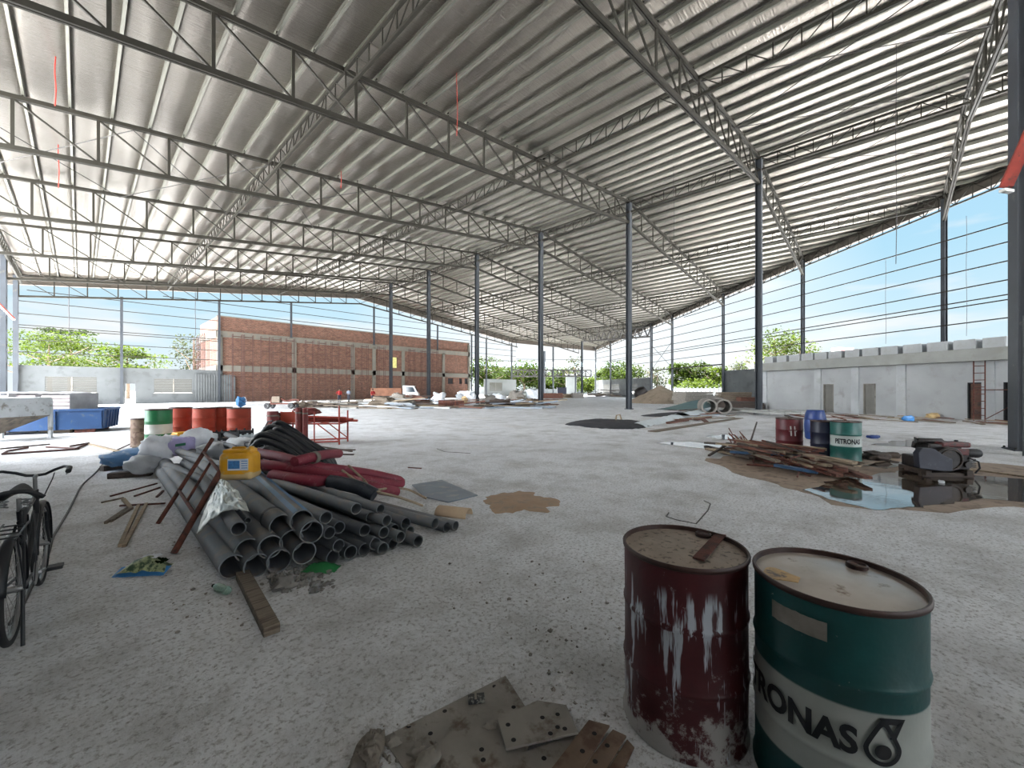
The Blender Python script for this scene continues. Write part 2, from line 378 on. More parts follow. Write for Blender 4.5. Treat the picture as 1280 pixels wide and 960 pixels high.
def m_foilroof():
    m, nt, b = base_mat('silver_roof_insulation')
    v = nt.nodes.new('ShaderNodeTexCoord').outputs['Object']
    a = nz(nt, v, 0.25, 5); colr = ramp(nt, a, [(0.3, lin((116, 110, 103))), (0.7, lin((136, 130, 122)))])
    nt.links.new(colr, b.inputs['Base Color'])
    b.inputs['Metallic'].default_value = 0.92; b.inputs['Roughness'].default_value = 0.28
    s1 = nz(nt, v, 1.0, 6, 0.7, (0.6, 14.0, 0.6))           # creases running down the slope
    s2 = nz(nt, v, 1.0, 3, 0.6, (1.2, 1.1, 1.0))
    h = math_(nt, 'ADD', math_(nt, 'MULTIPLY', s1, 0.5), math_(nt, 'MULTIPLY', s2, 0.35))
    bump(nt, b, h, 0.85, 0.12)
    return m
MAT['rooffoil'] = m_foilroof()

def m_brick():
    m, nt, b = base_mat('red_brickwork')
    v = nt.nodes.new('ShaderNodeTexCoord').outputs['Object']
    mp = nt.nodes.new('ShaderNodeMapping'); mp.inputs['Rotation'].default_value = (PI/2, 0, 0); nt.links.new(v, mp.inputs[0])
    br = nt.nodes.new('ShaderNodeTexBrick'); nt.links.new(mp.outputs[0], br.inputs['Vector'])
    br.inputs['Color1'].default_value = lin((118, 82, 66)); br.inputs['Color2'].default_value = lin((88, 58, 48)); br.inputs['Mortar'].default_value = lin((112, 98, 86))
    br.inputs['Scale'].default_value = 1.0; br.inputs['Brick Width'].default_value = 0.36; br.inputs['Row Height'].default_value = 0.16; br.inputs['Mortar Size'].default_value = 0.018
    a = nz(nt, v, 2.6, 6, 0.75); f = ramp(nt, a, [(0.42, (0, 0, 0, 1)), (0.66, (0.75, 0.75, 0.75, 1))])
    c = mixc(nt, f, br.outputs[0], lin((72, 47, 39)))
    a2 = nz(nt, v, 1.3, 6, 0.7); f2 = ramp(nt, a2, [(0.55, (0, 0, 0, 1)), (0.75, (0.7, 0.7, 0.7, 1))])
    c = mixc(nt, f2, c, lin((152, 112, 94)))
    nt.links.new(c, b.inputs['Base Color']); b.inputs['Roughness'].default_value = 0.95
    return m
MAT['brick'] = m_brick()

def m_water():
    m, nt, b = base_mat('puddle_water')
    v = nt.nodes.new('ShaderNodeTexCoord').outputs['Object']
    b.inputs['Base Color'].default_value = lin((70, 60, 50)); b.inputs['Roughness'].default_value = 0.03
    b.inputs['Specular IOR Level'].default_value = 1.0; b.inputs['IOR'].default_value = 1.5
    bump(nt, b, nz(nt, v, 5, 3), 0.05, 0.02)
    return m
MAT['water'] = m_water()
MAT['wet'] = M('wet_mud', (150, 132, 116), 0.8, 0, 0.2, 2.0, (118, 102, 88), 0.55, 4, 0.4, 20)

def m_leaf(name, c1, c2):
    m, nt, b = base_mat(name)
    v = nt.nodes.new('ShaderNodeTexCoord').outputs['Object']
    a = nz(nt, v, 0.9, 4); colr = ramp(nt, a, [(0.35, lin(c1)), (0.65, lin(c2))])
    nt.links.new(colr, b.inputs['Base Color']); b.inputs['Roughness'].default_value = 0.8; b.inputs['Specular IOR Level'].default_value = 0.1
    tr = nt.nodes.new('ShaderNodeBsdfTranslucent'); nt.links.new(colr, tr.inputs[0])
    mx = nt.nodes.new('ShaderNodeMixShader'); mx.inputs[0].default_value = 0.45
    out = nt.nodes['Material Output']
    nt.links.new(b.outputs[0], mx.inputs[1]); nt.links.new(tr.outputs[0], mx.inputs[2]); nt.links.new(mx.outputs[0], out.inputs[0])
    return m
MAT['leaf1'] = m_leaf('mid_green_leaves', (26, 38, 8), (46, 58, 13))  # mid green, between the dark and yellow-green leaf tones
MAT['leaf2'] = m_leaf('dark_leaves', (18, 29, 9), (34, 46, 14))
MAT['leaf3'] = m_leaf('yellow_green_leaves', (36, 48, 8), (56, 68, 15))
MAT['leaf4'] = m_leaf('grey_green_leaves', (32, 36, 22), (47, 52, 31))

def zmask(nt, v, z0, z1, soft=0.004):
    sep = nt.nodes.new('ShaderNodeSeparateXYZ'); nt.links.new(v, sep.inputs[0])
    f = ramp(nt, math_(nt, 'MULTIPLY', sep.outputs[2], 1.0), [(0.0, (0, 0, 0, 1)), (max(0.001, z0-soft), (0, 0, 0, 1)), (z0+soft, (1, 1, 1, 1)), (z1-soft, (1, 1, 1, 1)), (z1+soft, (0, 0, 0, 1))])
    return f
def m_drum_band(name, main, band, z0, z1, chips=(186, 186, 178), rust=(96, 66, 50)):
    m, nt, b = base_mat(name)
    v = nt.nodes.new('ShaderNodeTexCoord').outputs['Object']
    a = nz(nt, v, 4, 5); cm = ramp(nt, a, [(0.3, sh(lin(main), 0.8)), (0.7, sh(lin(main), 1.2))])
    a2 = nz(nt, v, 5, 5); cb = ramp(nt, a2, [(0.3, sh(lin(band), 0.86)), (0.7, lin(band))])
    c = mixc(nt, zmask(nt, v, z0, z1), cm, cb)
    d = nz(nt, v, 11, 8, 0.7); fd = ramp(nt, d, [(0.66, (0, 0, 0, 1)), (0.70, (1, 1, 1, 1))]); c = mixc(nt, fd, c, lin(chips))
    e = nz(nt, v, 6, 9, 0.75, (1, 1, 0.6)); fe = ramp(nt, e, [(0.655, (0, 0, 0, 1)), (0.70, (0.9, 0.9, 0.9, 1))]); c = mixc(nt, fe, c, lin(rust))
    nt.links.new(c, b.inputs['Base Color']); b.inputs['Roughness'].default_value = 0.42
    bump(nt, b, nz(nt, v, 5, 4), 0.25, 0.03)
    return m
MAT['teal_band'] = m_drum_band('teal_drum_with_white_band', (8, 70, 70), (172, 176, 170), 0.195, 0.50)
MAT['teal_band2'] = m_drum_band('teal_drum_with_white_belt', (26, 90, 83), (180, 188, 184), 0.33, 0.57)
MAT['green_band'] = m_drum_band('green_white_drum', (28, 112, 66), (206, 208, 200), 0.30, 0.56)
def m_red_drum(name, main, drips=True):
    m, nt, b = base_mat(name)
    v = nt.nodes.new('ShaderNodeTexCoord').outputs['Object']
    a = nz(nt, v, 5, 6); c = ramp(nt, a, [(0.3, sh(lin(main), 0.7)), (0.7, sh(lin(main), 1.15))])
    sep = nt.nodes.new('ShaderNodeSeparateXYZ'); nt.links.new(v, sep.inputs[0]); z = sep.outputs[2]
    if drips:
        d = nz(nt, v, 1.0, 4, 0.6, (22, 22, 2.2)); e = nz(nt, v, 3.0, 2)
        s = math_(nt, 'ADD', d, math_(nt, 'MULTIPLY', e, 0.35))
        fd = ramp(nt, s, [(0.73, (0, 0, 0, 1)), (0.78, (1, 1, 1, 1))])
        # drips start under the shoulder, collect on the hoops
        hz_ = ramp(nt, z, [(0.0, (1, 1, 1, 1)), (0.70, (1, 1, 1, 1)), (0.76, (0, 0, 0, 1))])
        fd = mixc(nt, 1.0, fd, fd); fm = nt.nodes.new('ShaderNodeMixRGB'); fm.blend_type = 'MULTIPLY'; fm.inputs[0].default_value = 1
        nt.links.new(fd, fm.inputs[1]); nt.links.new(hz_, fm.inputs[2])
        c = mixc(nt, fm.outputs[0], c, lin((176, 182, 190)))
        g = nz(nt, v, 4.5, 8, 0.75); zz = ramp(nt, z, [(0.0, (1, 1, 1, 1)), (0.10, (0.75, 0.75, 0.75, 1)), (0.42, (0, 0, 0, 1))])
        s2 = math_(nt, 'ADD', g, math_(nt, 'MULTIPLY', zz, 0.22)); fg = ramp(nt, s2, [(0.62, (0, 0, 0, 1)), (0.68, (1, 1, 1, 1))])
        c = mixc(nt, fg, c, lin((150, 146, 142)))
    else:
        g = nz(nt, v, 6, 8, 0.75); fg = ramp(nt, g, [(0.62, (0, 0, 0, 1)), (0.66, (1, 1, 1, 1))]); c = mixc(nt, fg, c, lin((150, 120, 116)))
    nt.links.new(c, b.inputs['Base Color']); b.inputs['Roughness'].default_value = 0.45
    bump(nt, b, nz(nt, v, 6, 4), 0.2, 0.03)
    return m
MAT['maroon'] = m_red_drum('maroon_drum_with_white_drips', (70, 16, 20))
MAT['maroon2'] = m_red_drum('maroon_drum_scuffed', (92, 28, 34), False)
# ================================================================ THE SETTING: ground, roof, frames, walls
UR, ZR, SL = 30.13, 16.70, 0.11            # ridge line u, height of the top chord on the ridge, roof slope
V0, BAY = 6.1, 9.1
UL = -4.0                                  # eave line on the low side
def zt(u): return ZR - (SL if u > UR else 0.124)*abs(u-UR)
def uwall(v): return 48.9 + 0.745*(v-6.1)  # skewed open side of the hall
def vwall(u): return 6.1 + (u-48.9)/0.745
UB, VE = 66.6, 61.0                        # where the far end turns
CU, CV = 80.9, 49.0                        # far corner
VN = -34.0
def uend(v): return min(uwall(v), UB + (CU-UB)*(VE-v)/(VE-CV)) if v > CV else uwall(v)

g = MB(); g.grid(lambda a, b: (-340+680*a, -340+680*b, 0), 8, 8)
tag(g.build('ground', MAT['ground']), kind='structure')

# roof: foil underside hanging between purlins, metal sheet above, purlins as parts
roof = thing('roof', 'wide low-pitched roof lined with silver foil over pale purlins', 'roof', (0, 0, 0), kind='structure')
PS = 1.215
us = [UR+0.10]
n_l = int((UR-(UL-1.0))/PS); n_r = int((CU+0.6-UR)/PS)
def vrange(u, pad=0.0):
    if u <= UR: return max(VN, vwall(u-0.8-pad)), VE+1.0
    lo = max(VN, vwall(u-0.8-pad)); hi = VE+1.0
    if u > UB: hi = VE+1.0 - (u-UB)*(VE-CV)/(CU-UB)
    return lo, hi
def foil_z(u):
    ph = ((u-UR)/PS) % 1.0
    return zt(u)+0.42 - 0.13*(1-(2*ph-1)**2)**0.6
fm = MB()
steps = []
k = -n_l-1
while k <= n_r:
    for j in (0.0, 0.03, 0.09, 0.2, 0.5, 0.8, 0.91, 0.97): steps.append(UR + PS*(k + j))
    k += 1
cols = []
NVV = 48
for u in steps:
    lo, hi = vrange(u)
    if hi <= lo: break
    cols.append([(u, lo+(hi-lo)*j/NVV, foil_z(u)) for j in range(NVV+1)])
vs = [p for c in cols for p in c]; fs = []
for i in range(len(cols)-1):
    for j in range(NVV):
        a = i*(NVV+1)+j; fs.append((a, a+1, a+NVV+2, a+NVV+1))
fm.add(vs, fs); fm.build('insulation_foil', MAT['rooffoil'], roof, smooth=60)
sm = MB()
vs = [(p[0], p[1], zt(p[0])+0.52) for c in cols for p in (c[0], c[-1])]
fs = [(2*i, 2*i+1, 2*i+3, 2*i+2) for i in range(len(cols)-1)]
sm.add(vs, fs); sm.build('roof_sheet', MAT['fascia'], roof, thick=0.03)
for k in range(-n_l, n_r+1):
    u = UR + PS*k
    lo, hi = vrange(u, -0.5)
    if hi-lo < 1.0: continue
    z = zt(u)+0.25
    mb = MB()
    s = -1 if u < UR else 1
    mb.beam((u, lo, z), (u, hi, z), 0.012, 0.20)
    mb.beam((u+0.035*s, lo, z-0.10), (u+0.035*s, hi, z-0.10), 0.08, 0.012)
    mb.beam((u+0.035*s, lo, z+0.10), (u+0.035*s, hi, z+0.10), 0.08, 0.012)
    mb.build('purlin', MAT['purlin'], roof)

# edge trims of the roof
def fascia(name, p, q, h, out):
    mb = MB(); p, q = Vector(p), Vector(q); n = Vector(out)
    mb.beam(p-Vector((0, 0, h/2)), q-Vector((0, 0, h/2)), 0.04, h)
    mb.beam(p-Vector((0, 0, h))-n*0.16, q-Vector((0, 0, h))-n*0.16, 0.34, 0.03)
    tag(mb.build(name, MAT['fascia']), kind='structure')
zf = 0.50
fascia('trim_1', (UL-1.0, VE+1.0, zt(UL-1)+zf), (UR, VE+1.0, ZR+zf), 1.15, (0, 1, 0))
fascia('trim_2', (UR, VE+1.0, ZR+zf), (UB, VE+1.0, zt(UB)+zf), 1.15, (0, 1, 0))
fascia('trim_3', (UB, VE+1.0, zt(UB)+zf), (CU+0.6, CV+0.5, zt(CU+0.6)+zf), 1.15, (0.64, 0.77, 0))
fascia('trim_4', (UR+0.2, vwall(UR-0.6), ZR+zf), (CU+0.6, CV+0.3, zt(CU+0.6)+zf), 0.95, (0.8, -0.6, 0))

# main cross trusses
PAN = 2.277; DEP = 1.66
orden = ['third', 'second']
def truss(k, v, label):
    t = thing('roof_truss', label, 'roof truss', (UR, v, 0), 0, 'cross trusses of the roof')
    z = lambda u: zt(UR+u)
    ul = UL-UR; ur = uend(v)-UR
    for nm, dz, hh in (('top_chord', 0.0, 0.16), ('bottom_chord', -DEP, 0.18)):
        a = MB()
        # two channels back to back, kinked at the ridge
        dl_ = dz*(1+0.0055*-ul)
        for off in (-0.055, 0.055):
            a.beam((ul, off, z(ul)+dl_), (0, off, z(0)+dz), 0.075, hh); a.beam((0, off, z(0)+dz), (ur, off, z(ur)+dz), 0.075, hh)
        a.build(nm, MAT['steel'], t)
    dp_ = lambda x: DEP*(1+0.0055*max(0, -x))
    nL = int(-ul/PAN+0.2); nR = int(ur/PAN+0.2)
    for s, n in ((-1, nL), (1, nR)):
        lim = ul if s < 0 else ur
        pts = [min(max(s*PAN*i, ul), ur) for i in range(n+1)]
        if abs(pts[-1]-lim) > 0.5: pts.append(lim)
        for i in range(1, len(pts)):
            x = pts[i]; xi = pts[i-1]
            a = MB(); a.beam((x, 0, z(x)-dp_(x)+0.05), (x, 0, z(x)-0.05), 0.07, 0.10, (1, 0, 0)); a.build('vertical_web', MAT['steel'], t)
            a = MB(); a.beam((x, 0.0, z(x)-0.06), (xi, 0.0, z(xi)-dp_(xi)+0.06), 0.065, 0.065); a.build('diagonal_web', MAT['steel'], t)
    if k < 4:
        cl = MB(); cl.box((0, 0, 0), (0.05, 0.09, 0.20)); cl.box((0.0, 0.0, -0.09), (0.14, 0.12, 0.02)); me = cl.mesh('purlin_cleat', MAT['steel'])
        kk = -n_l
        while UR+PS*kk < UR+ur:
            if UR+PS*kk > UL: part('purlin_cleat', me, t, (PS*kk-0.04, 0, zt(UR+PS*kk)+0.17))
            kk += 1
    return t
TL = {-2: 'grey lattice cross truss overhead, the one behind all the others', -1: 'grey lattice cross truss carried by the big dark column',
      0: 'grey lattice cross truss on the ridge column facing the concrete building', 1: 'grey lattice cross truss crossing the second ridge column from the near end',
      2: 'grey lattice cross truss crossing the third ridge column from the near end', 3: 'grey lattice cross truss crossing the fourth ridge column from the near end',
      4: 'grey lattice cross truss on the fifth ridge column, by the truck cab', 5: 'grey lattice cross truss on the sixth and last ridge column',
      6: 'grey lattice end truss against the sky above the brick building'}
for k in range(-2, 7): truss(k, V0+BAY*k, TL[k])

# lengthwise tie trusses
def tie(u, v0, v1, label, dep=0.80):
    t = thing('tie_truss', label, 'roof truss', (u, v0, 0), 0, 'lengthwise tie trusses under the roof')
    z1 = zt(u)-0.02; z0 = z1-dep; L = v1-v0
    for nm, z in (('top_chord', z1), ('bottom_chord', z0)):
        a = MB(); a.channel((0, 0, z), (0, L, z), 0.09, 0.10, 0.02); a.build(nm, MAT['steel'], t)
    n = int(round(L/0.91)); p = L/n
    a = MB(); a.beam((0, 0, z0), (0, 0, z1), 0.045, 0.045, (1, 0, 0)); mv = a.mesh('vertical_web', MAT['steel'])
    b1 = MB(); b1.beam((0, 0, z0), (0, p, z1), 0.035, 0.035); md = b1.mesh('diagonal_web', MAT['steel'])
    b2 = MB(); b2.beam((0, 0, z1), (0, p, z0), 0.035, 0.035); md2 = b2.mesh('diagonal_web', MAT['steel'])
    for i in range(n+1):
        part('vertical_web', mv, t, (0, p*i, 0))
        if i < n: part('diagonal_web', md if (i//5) % 2 == 0 else md2, t, (0, p*i, 0))
tie(UR, -15, 60.7, 'long slim tie truss running along the ridge over the column tops')
tie(18.4, -15, 60.7, 'long slim tie truss under the low slope, next to the ridge')
tie(6.9, -15, 60.7, 'long slim tie truss under the low slope, second from the ridge')
tie(UL+0.2, 44, 60.7, 'long slim tie truss along the low eave by the latticed columns')
tie(41.7, vwall(41.7)+1, 60.7, 'long slim tie truss beyond the ridge columns, next to the ridge')
tie(53.2, vwall(53.2)+1, 60.7, 'long slim tie truss beyond the ridge columns, second from the ridge')
tie(64.7, vwall(64.7)+1, 59.5, 'short slim tie truss beside the far corner of the hall')
# eave truss along the skewed open side
def lattice(name, p, q, dep, n, label, cat, ch=0.11, wb=0.05, zig=False, heavy=False):
    p, q = Vector(p), Vector(q); t = thing(name, label, cat, p); d = q-p; D = Vector((0, 0, -dep))
    for nm, off in (('top_chord', Vector()), ('bottom_chord', D)):
        a = MB(); a.beam(off, d+off, ch, ch); a.build(nm, MAT['rod' if zig or heavy else 'steel'], t)
    for i in range(n+1):
        x = d*(i/n)
        if not zig:
            a = MB(); a.beam(x, x+D, wb, wb, (1, 0, 0)); a.build('vertical_web', MAT['rod' if heavy else 'steel'], t)
        if i < n:
            y = d*((i+1)/n)
            a = MB()
            if zig:
                m = d*((i+0.5)/n); a.beam(x, m+D, wb, wb); a.build('diagonal_web', MAT['rod'], t); a = MB(); a.beam(m+D, y, wb, wb)
            else: a.beam(x, y+D, wb*0.8, wb*0.8) if i % 2 else a.beam(x+D, y, wb*0.8, wb*0.8)
            a.build('diagonal_web', MAT['rod' if zig or heavy else 'steel'], t)
    return t
def pw(v, dz=0.0, off=0.0): return Vector((uwall(v)+off, v, zt(uwall(v))+dz))
lattice('eave_truss', pw(-14, 0.1), pw(CV, 0.1), 1.0, 84, 'long lattice truss along the open eave above the side girts', 'roof truss', 0.10, 0.055)
# heavy truss at the far corner with its own column
cA = at(727.5, 84.0); cB = Vector((66.0, 29.2, 0))
lattice('portal_truss', (cA.x, cA.y, 13.3), (cB.x, cB.y, zt(66)-0.5), 1.75, 11, 'heavy dark zigzag truss spanning the far corner of the hall', 'roof truss', 0.26, 0.16, True)
lattice('gate_truss', at(640, 91, 5.9), at(739, 92.5, 5.9), 1.4, 14, 'low lattice truss between the posts of the far end opening', 'roof truss', 0.30, 0.20, False, True)

# roof-plane bracing rods
def rod(a, b, label):
    mb = MB(); mb.tube(a, b, 0.022, 6); tag(mb.build('bracing_rod', MAT['rod']), label, 'rod', 'cross-bracing rods under the roof')
def brace(u0, u1, v0, v1, lab):
    z = -0.12
    rod((u0, v0, zt(u0)+z), (u1, v1, zt(u1)+z), lab); rod((u1, v0, zt(u1)+z), (u0, v1, zt(u0)+z), lab)
LB = 'thin bracing rod, one of those crossing the roof bay above the concrete building'
for u0, u1 in ((18.5, 24.3), (24.3, 30.1), (30.3, 35.9), (35.9, 41.6)): brace(u0, u1, V0-BAY, V0, LB)
LB2 = 'thin bracing rod, one of those crossing the middle bay of the low slope'
for u0, u1 in ((UL, 1.6), (1.6, 7.0), (7.0, 12.7)): brace(u0, u1, V0+2*BAY, V0+3*BAY, LB2)
for u0, u1 in ((UL, 1.6), (1.6, 7.0), (7.0, 12.7), (12.7, 18.4)): brace(u0, u1, V0+5*BAY, V0+6*BAY, 'thin bracing rod, one of those crossing the end bay before the brick building')

# columns
def hcol(name, p, h, w, label, cat='column', rz=0.0, d=None, group=None, mt='column'):
    d = d or w
    t = thing(name, label, cat, p, rz, group)
    a = MB(); a.box((0, -d/2+0.014, h/2), (w, 0.028, h)); a.box((0, d/2-0.014, h/2), (w, 0.028, h)); a.box((0, 0, h/2), (0.022, d-0.05, h)); a.build('shaft', MAT[mt], t)
    a = MB(); a.box((0, 0, 0.018), (w+0.18, d+0.18, 0.036)); a.build('base_plate', MAT['column'], t)
    for sx in (-1, 1):
        for sy in (-1, 1):
            b = MB(); b.lathe([(0.024, 0.036), (0.024, 0.075), (0.0, 0.08)], 6, Matrix.Translation((sx*(w/2+0.05), sy*(d/2+0.05), 0))); b.build('anchor_bolt', MAT['steel'], t)
    a = MB(); a.box((0, 0, h+0.01), (w+0.06, d+0.06, 0.03)); a.build('cap_plate', MAT['steel'], t)
    return t
CN = ['nearest of the row, facing the concrete building', 'second of the row, by the black netting', 'third of the row, beside the debris heap', 'fourth of the row, in front of the brick end', 'fifth of the row, beside the white truck cab', 'sixth and last of the row, in front of the brickwork']
for k in range(6):
    hcol('steel_column', (UR, V0+BAY*k, 0), ZR-0.1, 0.36, 'tall dark grey ridge column, '+CN[k], group='ridge columns', rz=0.0)
hcol('steel_column', cw(13.75, 10.75), 14.6, 0.50, 'very big dark column cut off by the picture edge, behind the engine', rz=0.2, mt='bigcol')
hcol('steel_column', cA, 11.6, 0.34, 'slim dark column carrying the end of the heavy zigzag truss')
hcol('steel_column', at(680.5, 95), zt(70)-1.8, 0.36, 'dark column tucked right behind the third ridge column')
# latticed columns at the low eave
def latcol(p, h, label):
    t = thing('latticed_column', label, 'column', p)
    for y, nm in ((-0.42, 'outer_shaft'), (0.42, 'inner_shaft')):
        a = MB(); a.box((0, y, h/2), (0.30, 0.22, h)); a.build(nm, MAT['column'], t)
    n = 14
    for i in range(n):
        z0, z1 = h*i/n, h*(i+1)/n; s = 1 if i % 2 else -1
        a = MB(); a.beam((0.10, -0.32*s, z0+0.06), (0.10, 0.32*s, z1-0.06), 0.05, 0.05, (1, 0, 0)); a.build('lacing_bar', MAT['steel'], t)
    a = MB(); a.box((0, 0, 0.03), (0.55, 1.3, 0.06)); a.build('base_plate', MAT['column'], t)
latcol((UL-0.15, V0+BAY*5, 0), zt(UL)-0.1, 'twin-shaft latticed column under the low eave, by the stacked bags')
latcol((UL-0.15, 60.5, 0), zt(UL)-0.1, 'twin-shaft latticed column at the corner of the grey end wall')

# open side: posts, girts
POSTN = {-1: 'slim wall post rising behind the concrete roof blocks', 0: 'slim wall post behind the end of the concrete building', 1: 'slim wall post at the end of the low grey side wall',
         2: 'slim wall post beside the cross-braced bay, behind the sand heap', 4: 'slim wall post in front of the low wall near the far corner', 4.72: 'slim wall post at the far corner of the hall'}
for k, lab in POSTN.items():
    v = V0+BAY*k; t = hcol('wall_post', (uwall(v), v, 0), zt(uwall(v))-0.15, 0.26, lab, 'post', 0.93)
hcol('wall_post', (cB.x, cB.y, 0), zt(66)-0.1, 0.34, 'dark wall post under the end of the heavy zigzag truss', 'post', 0.93)
side = thing('wall_side', None, None, (0, 0, 0), kind='structure'); side['label'] = 'open side of the hall with thin horizontal girts'; side['category'] = 'wall'
va, vb = -13.0, CV
for i, z in enumerate([6.15, 7.3, 7.62, 8.55, 9.75, 10.95, 12.15]):
    mb = MB()
    # stop each girt where the eave dips below it
    e = vb
    if z > 8.0: e = min(vb, V0 + (UR + (ZR-1.2-z)/SL - 48.9)/0.745)
    if e-va < 3: continue
    mb.beam((uwall(va)-0.16, va, z), (uwall(e)-0.16, e, z), 0.06, 0.075); mb.build('girt', MAT['steel'], side)
x0, x1 = pw(V0+2*BAY), pw(29.2)
for z0, z1 in ((4.9, 9.0), (9.0, 4.9)):
    a = MB(); a.tube((x0.x, x0.y, z0), (x1.x, x1.y, z1), 0.03, 6); a.build('brace_rod', MAT['steel'], side)
a = MB(); a.beam((uwall(V0+BAY)-0.1, V0+BAY, 4.75), (uwall(29.2)-0.1, 29.2, 4.75), 0.12, 0.16); a.build('rail', MAT['steel'], side)

# far end: posts and girts above the low wall and the brick building
FV = 60.75
def fu(px): q = (px-640)/F; return (ST*FV + q*CT*FV)/(CT - q*ST)      # u on the far wall plane seen at column px
FB = [(152, 0, 'dark end post before the grey wall, between its two louvre windows'), (274, 0, 'end post at the corner of the brick building'), (364, 8.75, 'short end post standing on the brick ledge, beside the building corner post'),
      (467.5, 8.75, 'short end post standing on the brick ledge under the ridge'), (547, 8.75, 'short end post standing on the brick ledge beyond the last ridge column'), (589.5, 0, 'end post at the far corner of the brick building'), (608, 0, 'end post in front of the small pale wall past the brick building')]
for px, z0, lab in FB:
    u = fu(px); hcol('end_post', (u, FV, z0), zt(u)-DEP-z0-0.1, 0.22, lab, 'post')
for px, Y, lab in ((639.5, 90.5, 'end post where the far end of the hall turns'), (691.5, 90.8, 'thin end post in the far opening, between two dark columns'), (719.5, 90.5, 'short thin end post below the low lattice truss')):
    q = at(px, Y); hcol('end_post', q, 5.0 if px == 719.5 else zt(q.x)-0.9, 0.26, lab, 'post')
endw = thing('wall_end', None, None, (0, 0, 0), kind='structure'); endw['label'] = 'open far end of the hall with thin horizontal girts'; endw['category'] = 'wall'
for i, z in enumerate([5.2, 6.4, 7.55, 7.8, 8.9, 10.1, 11.2, 12.3, 13.4]):
    lo = UL if z < zt(UL)-1.5 else UR-(zt(UR)-1.8-z)/SL
    hi = UB if z < zt(UB)-1.3 else UR+(zt(UR)-1.8-z)/SL
    spans = [(lo, 11.7), (53.2, hi)] if z < 10.8 else [(lo, hi)]
    for a_, b_ in spans:
        if b_-a_ < 0.5: continue
        mb = MB(); mb.beam((a_, FV+0.12, z), (b_, FV+0.12, z), 0.05, 0.07); mb.build('girt', MAT['steel'], endw)
for z in (5.9, 7.1, 8.3):
    mb = MB(); mb.beam((UB, FV, z), (CU, CV, z), 0.05, 0.07); mb.build('girt', MAT['steel'], endw)

# low rendered wall at the far end, with louvre windows and a doorway
WV = 61.15
def wall_panels(name, u0, u1, h, holes, mat, v=WV, th=0.22, axis=None):
    """vertical wall in the end plane with rectangular openings (u0,u1,z0,z1)"""
    mb = MB(); cuts = sorted(set([u0, u1] + [c for hh in holes for c in hh[:2]]))
    for a_, b_ in zip(cuts[:-1], cuts[1:]):
        zs = [(0, h)]
        for hu0, hu1, z0, z1 in holes:
            if a_ >= hu0-1e-6 and b_ <= hu1+1e-6:
                zs = [(0, z0), (z1, h)] if z0 > 0 else [(z1, h)]
        for z0, z1 in zs: mb.box(((a_+b_)/2, 0, (z0+z1)/2), (b_-a_, th, z1-z0))
    return mb
def zf_(px, py):
    u = fu(px); Y = ST*u + CT*FV; return HC-(py-HZ)/F*Y
wl = [(fu(56), fu(121), zf_(90, 491), zf_(90, 471)), (fu(193), fu(240.5), zf_(215, 491), zf_(215, 473.5))]
dr = (fu(157), fu(169.5), 0, zf_(163, 479.5))
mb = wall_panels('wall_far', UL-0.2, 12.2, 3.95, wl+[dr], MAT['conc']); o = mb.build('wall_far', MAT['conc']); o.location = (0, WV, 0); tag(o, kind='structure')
for i, (a_, b_, z0, z1) in enumerate(wl):
    w = thing('window_%d' % (i+1), None, None, (0, WV, 0), kind='structure'); w['label'] = 'cream louvred window in the grey end wall'; w['category'] = 'window'
    m_ = (a_+b_)/2
    for c0, c1 in ((a_, m_-0.05), (m_+0.05, b_)):
        l = MB(); n = 9
        for j in range(n):
            zz = z0+(z1-z0)*(j+0.5)/n; l.box(((c0+c1)/2, -0.06, zz), (c1-c0, 0.02, (z1-z0)/n*0.92), Matrix.Rotation(0.25, 4, 'X'))
        l.build('louvre_panel', MAT['louvre'], w)
    l = MB(); l.box((m_, -0.08, (z0+z1)/2), (0.10, 0.10, z1-z0)); l.box((m_, -0.08, z0-0.04), (b_-a_+0.1, 0.12, 0.08)); l.build('window_frame', MAT['conc_d'], w)

# low walls along the open side
def side_wall(name, va_, vb_, h, windows):
    p = Vector((uwall(va_)+0.5, va_, 0)); q = Vector((uwall(vb_)+0.5, vb_, 0)); L = (q-p).length
    ang = math.atan2(q.y-p.y, q.x-p.x)
    mb = wall_panels(name, 0, L, h, windows, MAT['conc']); o = mb.build(name, MAT['conc']); o.location = p; o.rotation_euler = (0, 0, ang); tag(o, kind='structure')
    return p, ang
def side_win(n, p, ang, a_, b_, z0, z1):
    w = thing('window_%d' % n, None, None, p, ang, kind='structure'); w['label'] = 'pale louvred window in a low side wall'; w['category'] = 'window'
    l = MB(); k = 9
    for j in range(k):
        zz = z0+(z1-z0)*(j+0.5)/k; l.box(((a_+b_)/2, 0.06, zz), (b_-a_, 0.02, (z1-z0)/k*0.92), Matrix.Rotation(-0.25, 4, 'X'))
    l.build('louvre_panel', MAT['louvre'], w)
    l = MB(); l.box(((a_+b_)/2, 0.09, (z0+z1)/2), (0.08, 0.06, z1-z0)); l.build('mullion', MAT['conc_d'], w)
h1 = [(6.5, 10.2, 1.0, 3.0)]
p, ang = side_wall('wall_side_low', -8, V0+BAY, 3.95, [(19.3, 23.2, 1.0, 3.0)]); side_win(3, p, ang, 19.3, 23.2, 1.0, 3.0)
p, ang = side_wall('wall_side_far', 29.4, CV, 3.6, [(5, 9.6, 0.7, 2.6), (12.5, 20.5, 0.7, 2.6)]); side_win(4, p, ang, 5, 9.6, 0.7, 2.6); side_win(5, p, ang, 12.5, 20.5, 0.7, 2.6)
